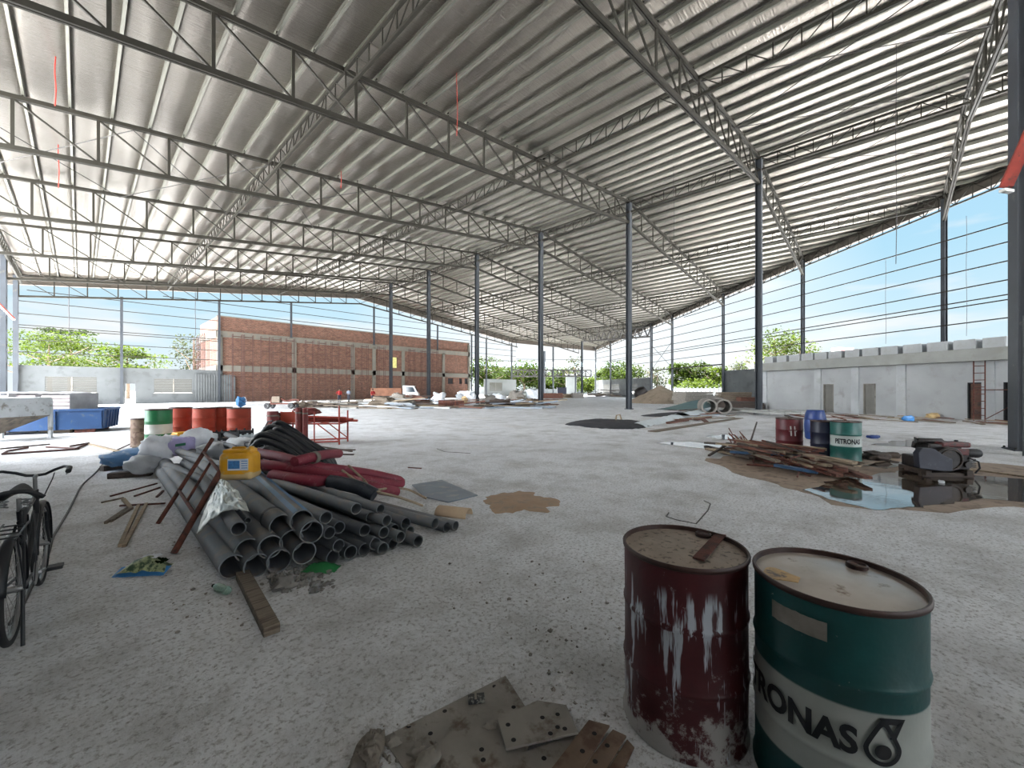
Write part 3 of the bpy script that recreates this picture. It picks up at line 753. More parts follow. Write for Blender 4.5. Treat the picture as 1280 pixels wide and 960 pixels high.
# little wall past the brick building
o = wall_panels('wall_end_short', fu(608)-0.3, UB+0.3, 3.7, [(fu(613), fu(629), 1.2, 3.0)], MAT['conc_l']).build('wall_end_short', MAT['farwall']); o.location = (0, WV, 0); tag(o, kind='structure')
side_win(6, Vector((0, WV-0.12, 0)), 0, fu(613), fu(629), 1.2, 3.0)

m = MB(); m.box((8, VN+0.3, 1.6), (25, 0.25, 3.2)); tag(m.build('light_blocker_near', MAT['conc']), kind='structure')  # added unseen wall, blocks low sky light from behind
m = MB(); m.box((-4.75, -9.2, 5.9), (0.25, 49, 11.8)); tag(m.build('light_blocker_left', MAT['conc']), kind='structure')  # added unseen wall, keeps side sky light off the near ground

# boundary fence seen through the open bay
fe = thing('fence', 'pale concrete panel fence beyond the open side, in front of the trees', 'fence', (0, 0, 0))
p0, p1 = at(833, 77), at(905, 60)
for i in range(15):
    a_, b_ = p0.lerp(p1, i/15), p0.lerp(p1, (i+1)/15)
    m = MB(); m.beam(a_+Vector((0, 0, 0.85)), b_+Vector((0, 0, 0.85)), 0.08, 1.7); m.build('panel', MAT['farwall'], fe)
    m = MB(); m.box(a_+Vector((0, 0, 0.95)), (0.2, 0.2, 1.9)); m.build('fence_post', MAT['farwall'], fe)
fe = thing('fence', 'long pale boundary wall beyond the far end opening', 'fence', (0, 0, 0))
p0, p1 = at(590, 118), at(775, 122)
for i in range(12):
    a_, b_ = p0.lerp(p1, i/12), p0.lerp(p1, (i+1)/12)
    m = MB(); m.beam(a_+Vector((0, 0, 0.8)), b_+Vector((0, 0, 0.8)), 0.1, 1.6); m.build('panel', MAT['farwall'], fe)
    m = MB(); m.box(a_+Vector((0, 0, 0.9)), (0.25, 0.25, 1.8)); m.build('fence_post', MAT['farwall'], fe)

# ---------------------------------------------------------------- brick building beyond the end frame
BU0, BU1, BV0, BV1, BH = 11.75, 53.2, 61.25, 72.0, 10.75
bb = thing('brick_building', 'long unfinished red brick building with cast concrete bands behind the end frame', 'building', (0, 0, 0))
def ubx(px): return fu(px)
wins = [(fu(492), fu(498.5), 5.2, 7.0), (fu(575.5), fu(579.5), 6.9, 7.9), (fu(583), fu(587), 6.9, 7.9), (fu(562), fu(569), 2.6, 3.7), (fu(576), fu(580), 2.6, 3.7), (fu(583), fu(587), 2.6, 3.7)]
mb = wall_panels('front_wall', BU0, BU1, BH, wins, MAT['brick'], th=0.24); o = mb.build('front_wall', MAT['brick'], bb); o.location = (0, BV0+0.12, 0)
m = MB(); m.box((BU0+0.12, (BV0+0.24+BV1)/2, BH/2), (0.24, BV1-BV0-0.24, BH)); m.build('side_wall', MAT['brick'], bb)
m = MB(); m.box((BU1-0.12, (BV0+0.24+BV1)/2, BH/2), (0.24, BV1-BV0-0.24, BH)); m.build('end_wall', MAT['brick'], bb)
m = MB(); m.box(((BU0+BU1)/2, BV1-0.12, BH/2), (BU1-BU0-0.5, 0.24, BH)); m.build('rear_wall', MAT['brick'], bb)
for z in (4.25, 8.55):
    m = MB(); m.box(((BU0+BU1)/2, BV0-0.05, z), (BU1-BU0+0.1, 0.3, 0.75)); m.build('concrete_band', MAT['beamc'], bb)
    m = MB(); m.box((BU0-0.05, (BV0+BV1)/2, z), (0.3, BV1-BV0, 0.75)); m.build('concrete_band', MAT['beamc'], bb)
for px in (275, 369, 442.5, 469, 505.5, 556):
    m = MB(); m.box((fu(px) if px > 275 else BU0+0.2, BV0-0.06, 4.2), (0.55, 0.28, 8.4)); m.build('concrete_pillar', MAT['beamc'], bb)
m = MB(); m.box(((BU0+BU1)/2, BV0-0.02, BH+0.04), (BU1-BU0+0.2, 0.4, 0.10)); m.build('coping', MAT['beamc'], bb)
m = MB(); m.box((BU1-0.2, BV0-0.06, 5.2), (0.45, 0.28, 10.4)); m.build('concrete_pillar', MAT['beamc'], bb)
for a_, b_, z0, z1 in wins[:1]:
    m = MB(); m.box(((a_+b_)/2, BV0+0.2, (z0+z1)/2), (b_-a_, 0.03, z1-z0)); m.build('window_board', MAT['ywin'], bb)
for a_, b_, z0, z1 in wins[1:]:
    m = MB(); m.box(((a_+b_)/2, BV0+0.30, (z0+z1)/2), (b_-a_+0.1, 0.03, z1-z0+0.1)); m.build('opening_shade_sheet', MAT['dark'], bb)  # dark sheet paints the shade behind each opening

# scaffold frames on the brick face
def scaffold(h, w, label, loc, rz):
    t = thing('scaffold_tower', label, 'scaffolding', loc, rz, 'scaffold frames on the brick face')
    for x in (-w/2, w/2):
        a = MB(); a.tube((x, 0, 0), (x, 0, h), 0.032, 6); a.build('standard', MAT['rust_l'], t)
        a = MB(); a.tube((x, 0.45, 0), (x, 0.45, h), 0.032, 6); a.build('standard', MAT['rust_l'], t)
    n = int(h/1.7)
    a = MB(); a.tube((-w/2, 0, 0), (w/2, 0, 0), 0.025, 6); ml = a.mesh('ledger', MAT['rust_l'])
    for i in range(1, n+1): part('ledger', ml, t, (0, 0, 1.7*i-0.2)); part('ledger', ml, t, (0, 0.45, 1.7*i-0.2))
    return t
sc0 = None; sx = [331, 345, 362, 386, 402, 418, 436, 455, 476, 296, 310]
for i, px in enumerate(sx):
    u = fu(px)
    if sc0 is None: sc0 = scaffold(8.6, 1.0, 'rusty scaffold tower standing against the brick face', (u, BV0-0.95, 0), 0)
    else: copy_tree(sc0, (u, BV0-0.95, 0))
for i, px in enumerate([514, 529, 543]): copy_tree(sc0, (fu(px), BV0-0.95, 0))
SL2 = 'rusty scaffold tower standing against the sunlit narrow end of the brick building'
for i in range(4): copy_tree(sc0, (BU0-0.75, BV0+1.4+2.1*i, 0), PI/2, label=SL2)
scr = MB()
for i in range(16): scr.box((fu(245)+0.26*i, 0, 1.7), (0.20, 0.03, 3.3+0.2*R.random()))
tag(scr.build('sheet_fence', MAT['conc']), 'grey corrugated hoarding beside the corner of the brick building', 'fence').location = (0, BV0-0.4, 0)

# ---------------------------------------------------------------- low concrete building inside the open side
cb = thing('concrete_building', 'low grey concrete building with a thick roof slab and doors', 'building', (0, 0, 0))
# front line: from pA (seen at the picture edge) to pB (its end), built in its own axes
pA, pB = at(1260, 20.0), at(957, 33.2)
dv = (pB-pA).normalized(); pE = pA - dv*9.0; Lb = (pB-pE).length
cb.location = pE; cb.rotation_euler = (0, 0, math.atan2(dv.y, dv.x))       # local x runs along the front, local -y is behind it... set below
side_n = Vector((dv.y, -dv.x, 0))                                            # towards the open side (away from the eye)
sgn = -1.0                                                                   # local y of the back
def fx(px):
    """distance along the front seen at column px"""
    q = (px-640)/F
    # solve  X(s)/Y(s) = q on the line pE + dv*s
    def XY(w): return (CT*w.x - ST*w.y, ST*w.x + CT*w.y)
    X0, Y0 = XY(pE); X1, Y1 = XY(dv)
    return (q*Y0 - X0)/(X1 - q*Y1)
HW, HS = 3.08, 3.72
doors = [(fx(1043.5), fx(1030.5), 0, 1.98), (fx(1096), fx(1080.5), 0, 1.98), (fx(1234), fx(1211), 0, 1.98), (fx(1268), fx(1256), 0, 1.98)]
mb = wall_panels('front_wall', 0, Lb, HW, doors, MAT['conc'], th=0.2); mb.build('front_wall', MAT['conc_b'], cb)
m = MB(); m.box((Lb-0.1, sgn*3.1, HW/2), (0.2, 6.0, HW)); m.build('side_wall', MAT['conc'], cb)
m = MB(); m.box((Lb/2, sgn*6.2, HW/2), (Lb, 0.2, HW)); m.build('rear_wall', MAT['conc'], cb)
m = MB(); m.box((Lb/2, sgn*2.9, (HW+HS)/2), (Lb+0.8, 7.3, HS-HW)); m.build('roof_slab', MAT['conc_l'], cb, bevel=0.02)
for i, px in enumerate((1024, 1071, 1128.5, 1237.5, 957)):
    m = MB(); m.box((fx(px), 0.13, HW/2), (0.46, 0.12, HW)); m.build('pilaster', MAT['conc_bl'], cb)
for i, (a_, b_, z0, z1) in enumerate(doors):
    a_, b_ = min(a_, b_), max(a_, b_)
    d_ = MB(); d_.box(((a_+b_)/2, -0.04, z1/2), (b_-a_-0.08, 0.05, z1-0.05))
    if i < 2:
        for q in range(5): d_.box((a_+0.1+(b_-a_-0.2)*(q+0.5)/5, -0.01, z1/2), (0.03, 0.02, z1-0.1))
    dd = d_.build('door', MAT['doorg'] if i < 2 else (MAT['doorb'] if i == 2 else MAT['dark']), cb)
    f_ = MB()
    for x in (a_+0.03, b_-0.03): f_.box((x, 0.0, z1/2), (0.06, 0.22, z1))
    f_.box(((a_+b_)/2, 0, z1-0.03), (b_-a_, 0.22, 0.06)); f_.build('door_frame', MAT['conc_d'] if i < 2 else MAT['dark'], dd)
# row of concrete blocks along the roof edge
BLK = ['first', 'second', 'third', 'fourth', 'fifth', 'sixth', 'seventh', 'eighth', 'ninth', 'tenth', 'eleventh', 'twelfth', 'thirteenth']
bpx = [963, 979, 995, 1011, 1028, 1046, 1067, 1090, 1114, 1143, 1174, 1208, 1246]
for i, px in enumerate(bpx):
    s = fx(px); w = abs(fx(px-(px-952)*0.045-7)-fx(px+(px-952)*0.045+6))*0.80
    b_ = MB(); b_.box((0, 0, 0.27), (w, 0.75, 0.54), None, 1.0)
    b_.box((-w/2+0.05, 0.39, 0.27), (0.10, 0.06, 0.54)); 
    o = b_.build('roof_block', MAT['conc_bl'], None, bevel=0.02)
    o.location = cb.location + Matrix.Rotation(cb.rotation_euler.z, 3, 'Z') @ Vector((s, -0.2, HS)); o.rotation_euler = (0, 0, cb.rotation_euler.z)
    tag(o, 'grey concrete roof-edge block, %s from the far end of the building' % BLK[i], 'block', 'concrete blocks along the roof edge')
# scaffold ladder frame by the brown opening
lf = thing('scaffold_ladder', 'dark ladder-like scaffold frame beside the brown boarded opening', 'scaffolding', pE + dv*fx(1240) - side_n*0.55, math.atan2(dv.y, dv.x))
for x in (0, 0.42):
    a = MB(); a.tube((x, 0, 0), (x, 0, 3.35 if x == 0 else 3.3), 0.028, 8); a.build('upright', MAT['rust'], lf)
for i in range(9):
    a = MB(); a.tube((0, 0, 0.3+0.36*i), (0.42, 0, 0.3+0.36*i), 0.02, 6); a.build('rung', MAT['rust'], lf)
for z in (3.25, 1.6):
    a = MB(); a.tube((-1.5, 0, z), (0.42, 0, z), 0.022, 6); a.build('ledger', MAT['rust'], lf)
a = MB(); a.tube((0, 0, 0.1), (-1.5, 0, 1.3), 0.02, 6); a.build('brace', MAT['rust'], lf)
a = MB(); a.tube((-1.5, 0, 0), (-1.5, 0, 3.3), 0.028, 8); a.build('upright', MAT['rust'], lf)
# rooftop sign box and pale sheds beyond
sg = thing('sign_box', 'white box sign with red round marks standing beyond the roof blocks', 'sign', at(1053, 58), CAMROT+0.25)
m = MB(); m.box((0, 0, 6.95), (2.6, 1.2, 1.15)); m.build('box', MAT['signw'], sg, bevel=0.03)
for x, w in ((-0.75, 0.6), (0.55, 1.2)):
    m = MB(); m.lathe([(0.34, 0), (0.34, 0.03), (0.20, 0.03), (0.20, 0)], 20, Matrix.Translation((x, -0.62, 6.95)) @ Matrix.Rotation(PI/2, 4, 'X'), close=True); m.build('red_emblem', MAT['signr'], sg)
m = MB(); m.box((0.0, -0.61, 6.52), (2.5, 0.02, 0.18)); m.build('red_stripe', MAT['signr'], sg)
for x in (-1, 1):
    m = MB(); m.box((x, 0, 3.2), (0.14, 0.14, 6.4)); m.build('leg', MAT['steel'], sg)
sh_ = thing('shed', 'pale flat roof seen just above the concrete roof blocks', 'building', at(1206, 46), CAMROT-0.15)
m = MB(); m.box((0, 0, 2.9), (11, 8, 5.8)); m.build('wall', MAT['farwall'], sh_); m = MB(); m.box((0, 0, 6.05), (11.8, 8.6, 0.4)); m.build('roof', MAT['wroof'], sh_, bevel=0.03)
wh = thing('warehouse', 'long white factory shed far beyond the end opening', 'building', at(680, 175), CAMROT)
m = MB(); m.box((0, 0, 5.3), (60, 24, 10.6)); m.build('wall', MAT['farwall'], wh)
m = MB(); m.prism([(-13, 0), (0, 2.6), (13, 0)], -31, 31, Matrix.Translation((0, 0, 10.6)) @ Matrix(((0, 0, 1, 0), (1, 0, 0, 0), (0, 1, 0, 0), (0, 0, 0, 1)))); m.build('roof', MAT['wroof'], wh)

# ---------------------------------------------------------------- trees
def tree(px, Y, top_py, wpx, mat, label, seed, shape='round', trunk_h=0.35, dens=1.0, n=900):
    p = at(px, Y); h = HC-(top_py-HZ)/F*Y; r = wpx/F*Y/2
    rg = random.Random(seed)
    t = thing('tree', label, 'tree', p, rg.uniform(0, 6), 'trees beyond the hall')
    tr = MB(); tr.path([(0, 0, 0), (0.1, 0.05, h*0.3), (-0.1, 0.1, h*0.6), (0, 0, h*0.88)], [0.03*h, 0.024*h, 0.016*h, 0.005*h], 8)
    for i in range(7):
        a = rg.uniform(0, 2*PI); z = h*rg.uniform(0.35, 0.75)
        tr.path([(0, 0, z*0.85), (math.cos(a)*r*0.4, math.sin(a)*r*0.4, z), (math.cos(a)*r*0.8, math.sin(a)*r*0.8, z+0.12*h)], [0.012*h, 0.008*h, 0.003*h], 5)
    tr.build('trunk', MAT['bark'], t, smooth=60)
    f = MB(); cl = []
    nb = 34
    for i in range(nb):
        if shape == 'tier':
            lev = rg.choice([0.45, 0.58, 0.7, 0.82, 0.93]); rr = r*(1.12-0.75*max(0, lev-0.45)/0.55)
            a = rg.uniform(0, 2*PI); q = math.sqrt(rg.random())*rr
            cl.append((Vector((math.cos(a)*q, math.sin(a)*q, h*lev)), r*0.34, 0.26))
        else:
            a = rg.uniform(0, 2*PI); zz = rg.uniform(trunk_h, 0.9); rr = r*math.sin(PI*min(1, max(0.12, (zz-trunk_h+0.1)/(1.12-trunk_h))))
            q = math.sqrt(rg.random())*rr*0.8
            cl.append((Vector((math.cos(a)*q, math.sin(a)*q, h*zz)), r*0.36, 0.8))
    for i in range(int(n*2.6)):
        c, cr, fl = rg.choice(cl)
        d = Vector((rg.gauss(0, 1), rg.gauss(0, 1), rg.gauss(0, 1))).normalized()*cr*rg.random()**0.33
        d.z *= fl; q = c+d; s = rg.uniform(0.16, 0.34)*max(0.6, min(1.6, Y/75.0))
        a = Vector((rg.gauss(0, 1), rg.gauss(0, 1), rg.gauss(0, 0.5))).normalized(); b = a.cross(Vector((rg.gauss(0, 0.5), rg.gauss(0, 0.5), 1))).normalized()
        f.add([q-a*s, q-b*s*0.55+a*s*0.1, q+a*s, q+b*s*0.55-a*s*0.1], [(0, 1, 2, 3)])
    f.build('foliage', MAT[mat], t)
TR = [(62, 66, 415, 150, 'leaf3', 'broad bright green tree behind the grey end wall, beside the latticed columns', 'tier', 2600),
      (88, 76, 409, 78, 'leaf2', 'darker tree crown rising above the broad bright tree', 'tier', 900),
      (160, 66, 433, 92, 'leaf3', 'layered bright green tree behind the end wall doorway', 'tier', 1300),
      (243, 62, 413, 62, 'leaf4', 'sparse greyish tree beside the narrow end of the brick building', 'round', 420),
      (606, 112, 449, 62, 'leaf1', 'leafy tree just past the far corner of the brick building', 'round', 1100),
      (655, 118, 456, 70, 'leaf1', 'dense tree seen below the low lattice truss, beside the third ridge column', 'round', 1300),
      (708, 120, 462, 60, 'leaf1', 'low tree between the far dark columns', 'round', 1000),
      (630, 128, 462, 60, 'leaf1', 'wide tree over the little pale wall, beyond the end post', 'round', 1100),
      (676, 130, 466, 66, 'leaf3', 'yellow-green tree right behind the third ridge column, beyond the opening', 'round', 1200),
      (698, 132, 472, 70, 'leaf1', 'low wide tree behind the dark blue tank', 'round', 1200),
      (735, 110, 474, 40, 'leaf3', 'small yellow-green bush at the far corner', 'round', 500),
      (718, 105, 444, 34, 'leaf4', 'thin dark crown hanging high in the far opening', 'round', 160),
      (776, 100, 452, 60, 'leaf1', 'bushy tree behind the second ridge column', 'round', 1100),
      (758, 112, 462, 40, 'leaf3', 'small round tree by the far corner post', 'round', 500),
      (822, 96, 458, 36, 'leaf4', 'wispy tree behind the braced bay', 'round', 200),
      (848, 88, 453, 34, 'leaf1', 'narrow upright tree behind the sand heap', 'round', 800),
      (872, 86, 450, 40, 'leaf1', 'taller rounded tree behind the panel fence', 'round', 900),
      (896, 82, 456, 34, 'leaf3', 'yellowish tree behind the panel fence, against the wall post', 'round', 700),
      (872, 80, 478, 60, 'leaf3', 'low yellow-green hedge bush in front of the fence trees', 'round', 600),
      (924, 90, 452, 44, 'leaf4', 'greyish tree above the low side wall', 'round', 350),
      (968, 62, 410, 84, 'leaf3', 'tall airy tree behind the nearest ridge column', 'round', 900),
      (1000, 60, 425, 60, 'leaf3', 'airy tree top above the end of the concrete building', 'round', 420)]
for i, (px, Y, ty, wp, m_, lab, shp, n) in enumerate(TR): tree(px, Y, ty, wp, m_, lab, 100+i, shp, 0.35, 1.0, n)
# ================================================================ OBJECTS
# ---------------------------------------------------------------- drums
def text_mesh(txt, size, sx=1.0, bold=0.0):
    cu = bpy.data.curves.new('t', 'FONT'); cu.body = txt; cu.size = size; cu.align_x = 'CENTER'; cu.offset = bold; cu.resolution_u = 4
    o = bpy.data.objects.new('t', cu); COL.objects.link(o)
    dg = bpy.context.evaluated_depsgraph_get(); dg.update()
    me = bpy.data.meshes.new_from_object(o.evaluated_get(dg))
    bpy.data.objects.remove(o); bpy.data.curves.remove(cu)
    b = bmesh.new(); b.from_mesh(me); bpy.data.meshes.remove(me)
    bmesh.ops.triangulate(b, faces=b.faces)
    for _ in range(3):
        es = [e for e in b.edges if e.calc_length() > size*0.3]
        if es: bmesh.ops.subdivide_edges(b, edges=es, cuts=1); bmesh.ops.triangulate(b, faces=b.faces)
    b.verts.ensure_lookup_table()
    vs = [(v.co.x*sx, v.co.y) for v in b.verts]; fs = [tuple(v.index for v in f.verts) for f in b.faces]
    b.free(); return vs, fs
def wrap(vs, fs, r, phi, z, name, mat, parent):
    """lay flat lettering on a drum of radius r; phi = angle of its middle"""
    m = MB(); m.add([(r*math.cos(phi + x/r), r*math.sin(phi + x/r), z+y) for x, y in vs], fs)
    return m.build(name, mat, parent)
def logo(size, r, phi, z, parent, mat, paper):
    # drop with an inner disc and a flag
    def ring(po, pi):
        n = len(po); return [*po, *pi], [(i, (i+1) % n, n+(i+1) % n, n+i) for i in range(n)]
    def drop(s):
        pts = []
        for i in range(40):
            a = 2*PI*i/40
            x, y = math.sin(a), -math.cos(a)
            k = max(0.0, (y-0.1)/0.9)
            pts.append((x*0.36*s*(1-0.62*k), (y*0.36 + k*0.30)*s - 0.14*size))
        return pts
    v, f = ring(drop(size), drop(size*0.74)); wrap(v, f, r, phi, z, 'emblem', mat, parent)
    d = [(0.16*size*math.cos(2*PI*i/24), 0.16*size*math.sin(2*PI*i/24)-0.20*size) for i in range(24)]
    wrap(d, [tuple(range(24))], r, phi, z, 'emblem', mat, parent)
    fl = [(-0.08, 0.52), (0.44, 0.52), (0.24, 0.08), (0.12, 0.10), (0.26, 0.40), (0.0, 0.40)]
    wrap([(x*size, y*size) for x, y in fl], [(0, 1, 4, 5), (1, 2, 3, 4)], r, phi, z, 'emblem', mat, parent)
def drum(loc, label, body, lid, bungs=((0.19, 0.3), (0.21, 3.4)), h=0.867, r=0.286, group=None, rz=0.0, dent=0.0025, n=56):
    t = thing('oil_drum', label, 'drum', loc, rz, group)
    pr = [(r-0.004, 0.0), (r+0.006, 0.004), (r+0.006, 0.018), (r-0.002, 0.026)]
    for zc in (0.30, 0.58):
        pr += [(r, zc*h/0.867-0.018), (r+0.005, zc*h/0.867-0.008), (r+0.007, zc*h/0.867), (r+0.005, zc*h/0.867+0.008), (r, zc*h/0.867+0.018)]
    pr += [(r, h-0.05), (r-0.002, h-0.028)]
    m = MB(); m.lathe(pr, n, close=False); m.f = m.f[:-1]                    # open top
    for i, v in enumerate(m.v):
        a = math.atan2(v.y, v.x); k = dent*mn.noise(Vector((math.cos(a)*1.6, math.sin(a)*1.6, v.z*3.0 + loc[0])))
        m.v[i] = Vector((v.x*(1+k/r), v.y*(1+k/r), v.z))
    m.build('body', body, t, smooth=50)
    m = MB(); m.lathe([(r-0.002, h-0.028), (r+0.008, h-0.02), (r+0.009, h-0.006), (r+0.004, h), (r-0.004, h-0.002), (r-0.006, h-0.022)], n, close=False); m.f = m.f[:-2]; m.build('rim', MAT['oil'], t, smooth=50)
    m = MB(); m.lathe([(0.0, h-0.017), (r*0.80, h-0.018), (r*0.90, h-0.021), (r-0.006, h-0.022)], n); m.f = m.f[:-1]; m.build('lid', lid, t, smooth=40)
    for rb, a in bungs:
        c = Matrix.Translation((rb*math.cos(a), rb*math.sin(a), h-0.018))
        m = MB(); m.lathe([(0.040, 0), (0.040, 0.014), (0.034, 0.018), (0.030, 0.012), (0.012, 0.010), (0.0, 0.014)], 20, c); m.build('bung', MAT['oil'], t, smooth=40)
    return t
def world_phi(center, px, r):
    """drum angle (hall axes) of the surface point the eye sees at column px"""
    q = (px-640)/F; d = cw(q, 1.0).normalized(); c = Vector((center.x, center.y, 0)); b = d.dot(c); disc = b*b-(c.length_squared-r*r)
    p = d*(b-math.sqrt(max(0, disc))); return math.atan2(p.y-c.y, p.x-c.x)
def bung_at(c, px, py):
    q = gp(px, py, 0.85)-Vector((c.x, c.y, 0.85)); return (min(0.235, math.hypot(q.x, q.y)), math.atan2(q.y, q.x))
dR = cw(0.866, 2.035)
t = drum(dR, 'maroon oil drum streaked with white drips, a flat bar on its lid', MAT['maroon'], MAT['lid'], (bung_at(dR, 880, 669),), group='two close-up oil drums')
dG = cw(1.358, 1.70)
t = drum(dG, 'close-up teal oil drum with white lettered band and wet lid', MAT['teal_band'], MAT['lidw'], (bung_at(dG, 1071, 709),), group='two close-up oil drums')
RT = 0.2905
pT, pS = world_phi(dG, 941, RT), world_phi(dG, 1072, RT)
v, f = text_mesh('PETRONAS', 0.132, 1.0, 0.005)
xs = [x for x, y in v]; wfull = max(xs)-min(xs)
pRight = pS; 
vis = [x for x, y in v]
# the word runs anticlockwise round the drum; its last letter ends at column 1072
wid = 0.565; k = wid/wfull
v = [(x*k, y) for x, y in v]
wrap(v, f, RT+0.0015, pS - (wid/2)/RT if False else pS - wid/2/RT, 0.345, 'lettering', MAT['ink'], t)
logo(0.165, RT+0.0015, world_phi(dG, 1104, RT), 0.405, t, MAT['ink'], MAT['whitep'])
m = MB(); a0, a1 = world_phi(dG, 965, RT), world_phi(dG, 1034, RT)
if a1 < a0-PI: a1 += 2*PI
if a1 > a0+PI: a1 -= 2*PI
m.grid(lambda a, b: ((RT+0.0005)*math.cos(a0+(a1-a0)*a), (RT+0.0005)*math.sin(a0+(a1-a0)*a), 0.715+0.07*b + 0.004*mn.noise(Vector((a*9, b*5, 0)))), 14, 3)
m.build('torn_label', MAT['dstone'], t)
# puddle of ochre water against the rim of the teal drum's lid
m = MB(); pts = []
ca = math.atan2(*(cw(-0.95, 0.12).yx))
for i in range(20):
    a = 2*PI*i/20; pts.append((0.205*math.cos(ca)+0.055*math.cos(a)*(1+0.3*math.sin(3*a)), 0.205*math.sin(ca)+0.085*math.sin(a)*(1+0.25*math.cos(2*a))))
m.prism(pts, 0.8490, 0.8515); m.build('wet_stain', MAT['ochre'], t)
# flat bar on the maroon drum
b0, b1 = gp(873, 699, 0.860), gp(901, 668, 0.860)
m = MB(); m.beam((b0.x, b0.y, 0.860), (b1.x, b1.y, 0.860), 0.052, 0.008)
tag(m.build('steel_bar', MAT['rust'], bevel=0.001), 'short rusty flat steel bar lying on the lid of the maroon drum', 'steel bar')

# drums by the puddle
dP = at(1057, 9.4)
t = drum(dP, 'teal lettered drum standing at the end of the scrap timber heap by the puddle', MAT['teal_band2'], MAT['lid'], h=0.90, r=0.288, n=40, group='drums by the puddle')
v, f = text_mesh('PETRONAS', 0.150, 1.0, 0.007); xs = [x for x, y in v]; k = 0.50/(max(xs)-min(xs)); v = [(x*k, y) for x, y in v]
wrap(v, f, 0.290, world_phi(dP, 1044, 0.288)+0.25/0.29, 0.395, 'lettering', MAT['ink'], t)
t = drum(at(986.5, 10.6), 'maroon drum with pale graffiti strokes standing behind the scrap timber heap', MAT['maroon2'], MAT['lid'], h=0.88, r=0.30, n=36, group='drums by the puddle')
for i, (pxm, lean) in enumerate(((988.5, 0.008), (993.5, 0.008))):
    ph = world_phi(at(986.5, 10.6), pxm, 0.30)
    wrap([(-0.012+lean, -0.12), (0.018+lean, -0.12), (0.018-lean, 0.13), (-0.012-lean, 0.13)], [(0, 1, 2, 3)], 0.303, ph, 0.56, 'painted_stroke', MAT['whitep'], t)
ph = world_phi(at(986.5, 10.6), 991, 0.30); wrap([(-0.08, -0.015), (0.09, -0.015), (0.09, 0.015), (-0.08, 0.015)], [(0, 1, 2, 3)], 0.3035, ph, 0.56, 'painted_stroke', MAT['whitep'], t)
drum(at(1029, 10.0), 'dark navy drum standing between the maroon and the teal drum by the puddle', MAT['navydrum'], MAT['dark'], h=0.86, r=0.26, n=32, group='drums by the puddle')
# bulging blue plastic drum behind them
t = thing('plastic_drum', 'bright blue plastic barrel behind the navy drum', 'drum', at(1019, 13.2), 0, 'drums by the puddle')
m = MB(); m.lathe([(0.24, 0), (0.27, 0.04), (0.29, 0.2), (0.305, 0.45), (0.29, 0.70), (0.27, 0.84), (0.235, 0.93), (0.225, 0.95)], 32); m.build('body', MAT['bluedrum'], t, smooth=40)
for z in (0.25, 0.66):
    m = MB(); m.lathe([(0.293, -0.02), (0.308, 0), (0.293, 0.02)], 32, Matrix.Translation((0, 0, z))); m.f = m.f[:-2]; m.build('hoop', MAT['bluedrum'], t, smooth=40)
m = MB(); m.lathe([(0.232, 0.93), (0.240, 0.955), (0.10, 0.965), (0, 0.965)], 32); m.build('lid', MAT['bluedrum'], t, smooth=40)
# drums behind the pipe heap
for i, (px, Y, mt, lab) in enumerate([(226, 12.6, 'orange', 'orange drum with a worn side, next to the green and white drum'), (255.5, 12.3, 'orange', 'orange drum second from the green and white drum'),
        (277, 12.8, 'orange', 'orange drum wedged between two others, third from the green and white drum'), (299, 12.3, 'orange', 'paler scuffed orange drum at the far end of the orange row')]):
    drum(at(px, Y, 0.17), lab, MAT['orange'], MAT['lid'], r=0.292 if i != 3 else 0.31, n=28, h=0.90, group='row of orange drums behind the pipe heap')
drum(at(198.5, 10.9, 0.14), 'green and white drum at the start of the orange drum row', MAT['green_band'], MAT['lid'], n=32, h=0.96, r=0.29)
m = MB(); ph = world_phi(at(198.5, 10.9), 203, 0.29); dg_ = bpy.data.objects['oil_drum']
for px, py, n_, lab in ((261, 12.45, 2.6, 'low timber platform under the orange drums'), (198.5, 10.9, 0.75, 'low timber platform under the green and white drum')):
    t = thing('platform', lab, 'platform', at(px, py), CAMROT)
    for k in (-1, 0, 1):
        m = MB(); m.box((0, 0.26*k, 0.155 if n_ > 1 else 0.125), (n_, 0.22, 0.028)); m.build('deck_board', MAT['timber'], t)
        m = MB(); m.box((k*n_*0.42, 0, 0.07 if n_ > 1 else 0.055), (0.09, 0.78, 0.14 if n_ > 1 else 0.11)); m.build('bearer', MAT['timber_d'], t)
drum(at(178, 11.6), 'dusty brown drum beside the green and white drum', MAT['plate_r'], MAT['lid'], n=28, h=0.80, r=0.26)

def bucket(loc, h, r, mat, label, cat='bucket', handle=True):
    t = thing('bucket', label, cat, loc)
    m = MB(); m.lathe([(r*0.82, 0), (r, h), (r*1.06, h), (r*1.06, h*0.92), (r*1.0, h*0.90), (r*0.8, 0.02), (0, 0.02)], 24); m.build('body', MAT[mat], t, smooth=40)
    if handle:
        m = MB(); m.path([(r*math.cos(a), 0.25*r, h*0.92+0.0+r*0.9*math.sin(a)) for a in [PI*i/10 for i in range(11)]], 0.006, 6); m.build('handle', MAT['wire'], t)
    return t
t = thing('plastic_drum', 'squat yellow plastic container in front of the orange drums', 'container', at(228, 10.6), 0.3)
m = MB(); m.box((0, 0, 0.24), (0.42, 0.36, 0.46)); m.build('body', MAT['yellow'], t, bevel=0.04)
m = MB(); m.box((0, 0, 0.49), (0.36, 0.30, 0.05)); m.build('lid', MAT['yellow'], t, bevel=0.02)
for x in (-0.12, 0.12):
    m = MB(); m.box((x, -0.185, 0.24), (0.03, 0.02, 0.40)); m.build('rib', MAT['yellow'], t)
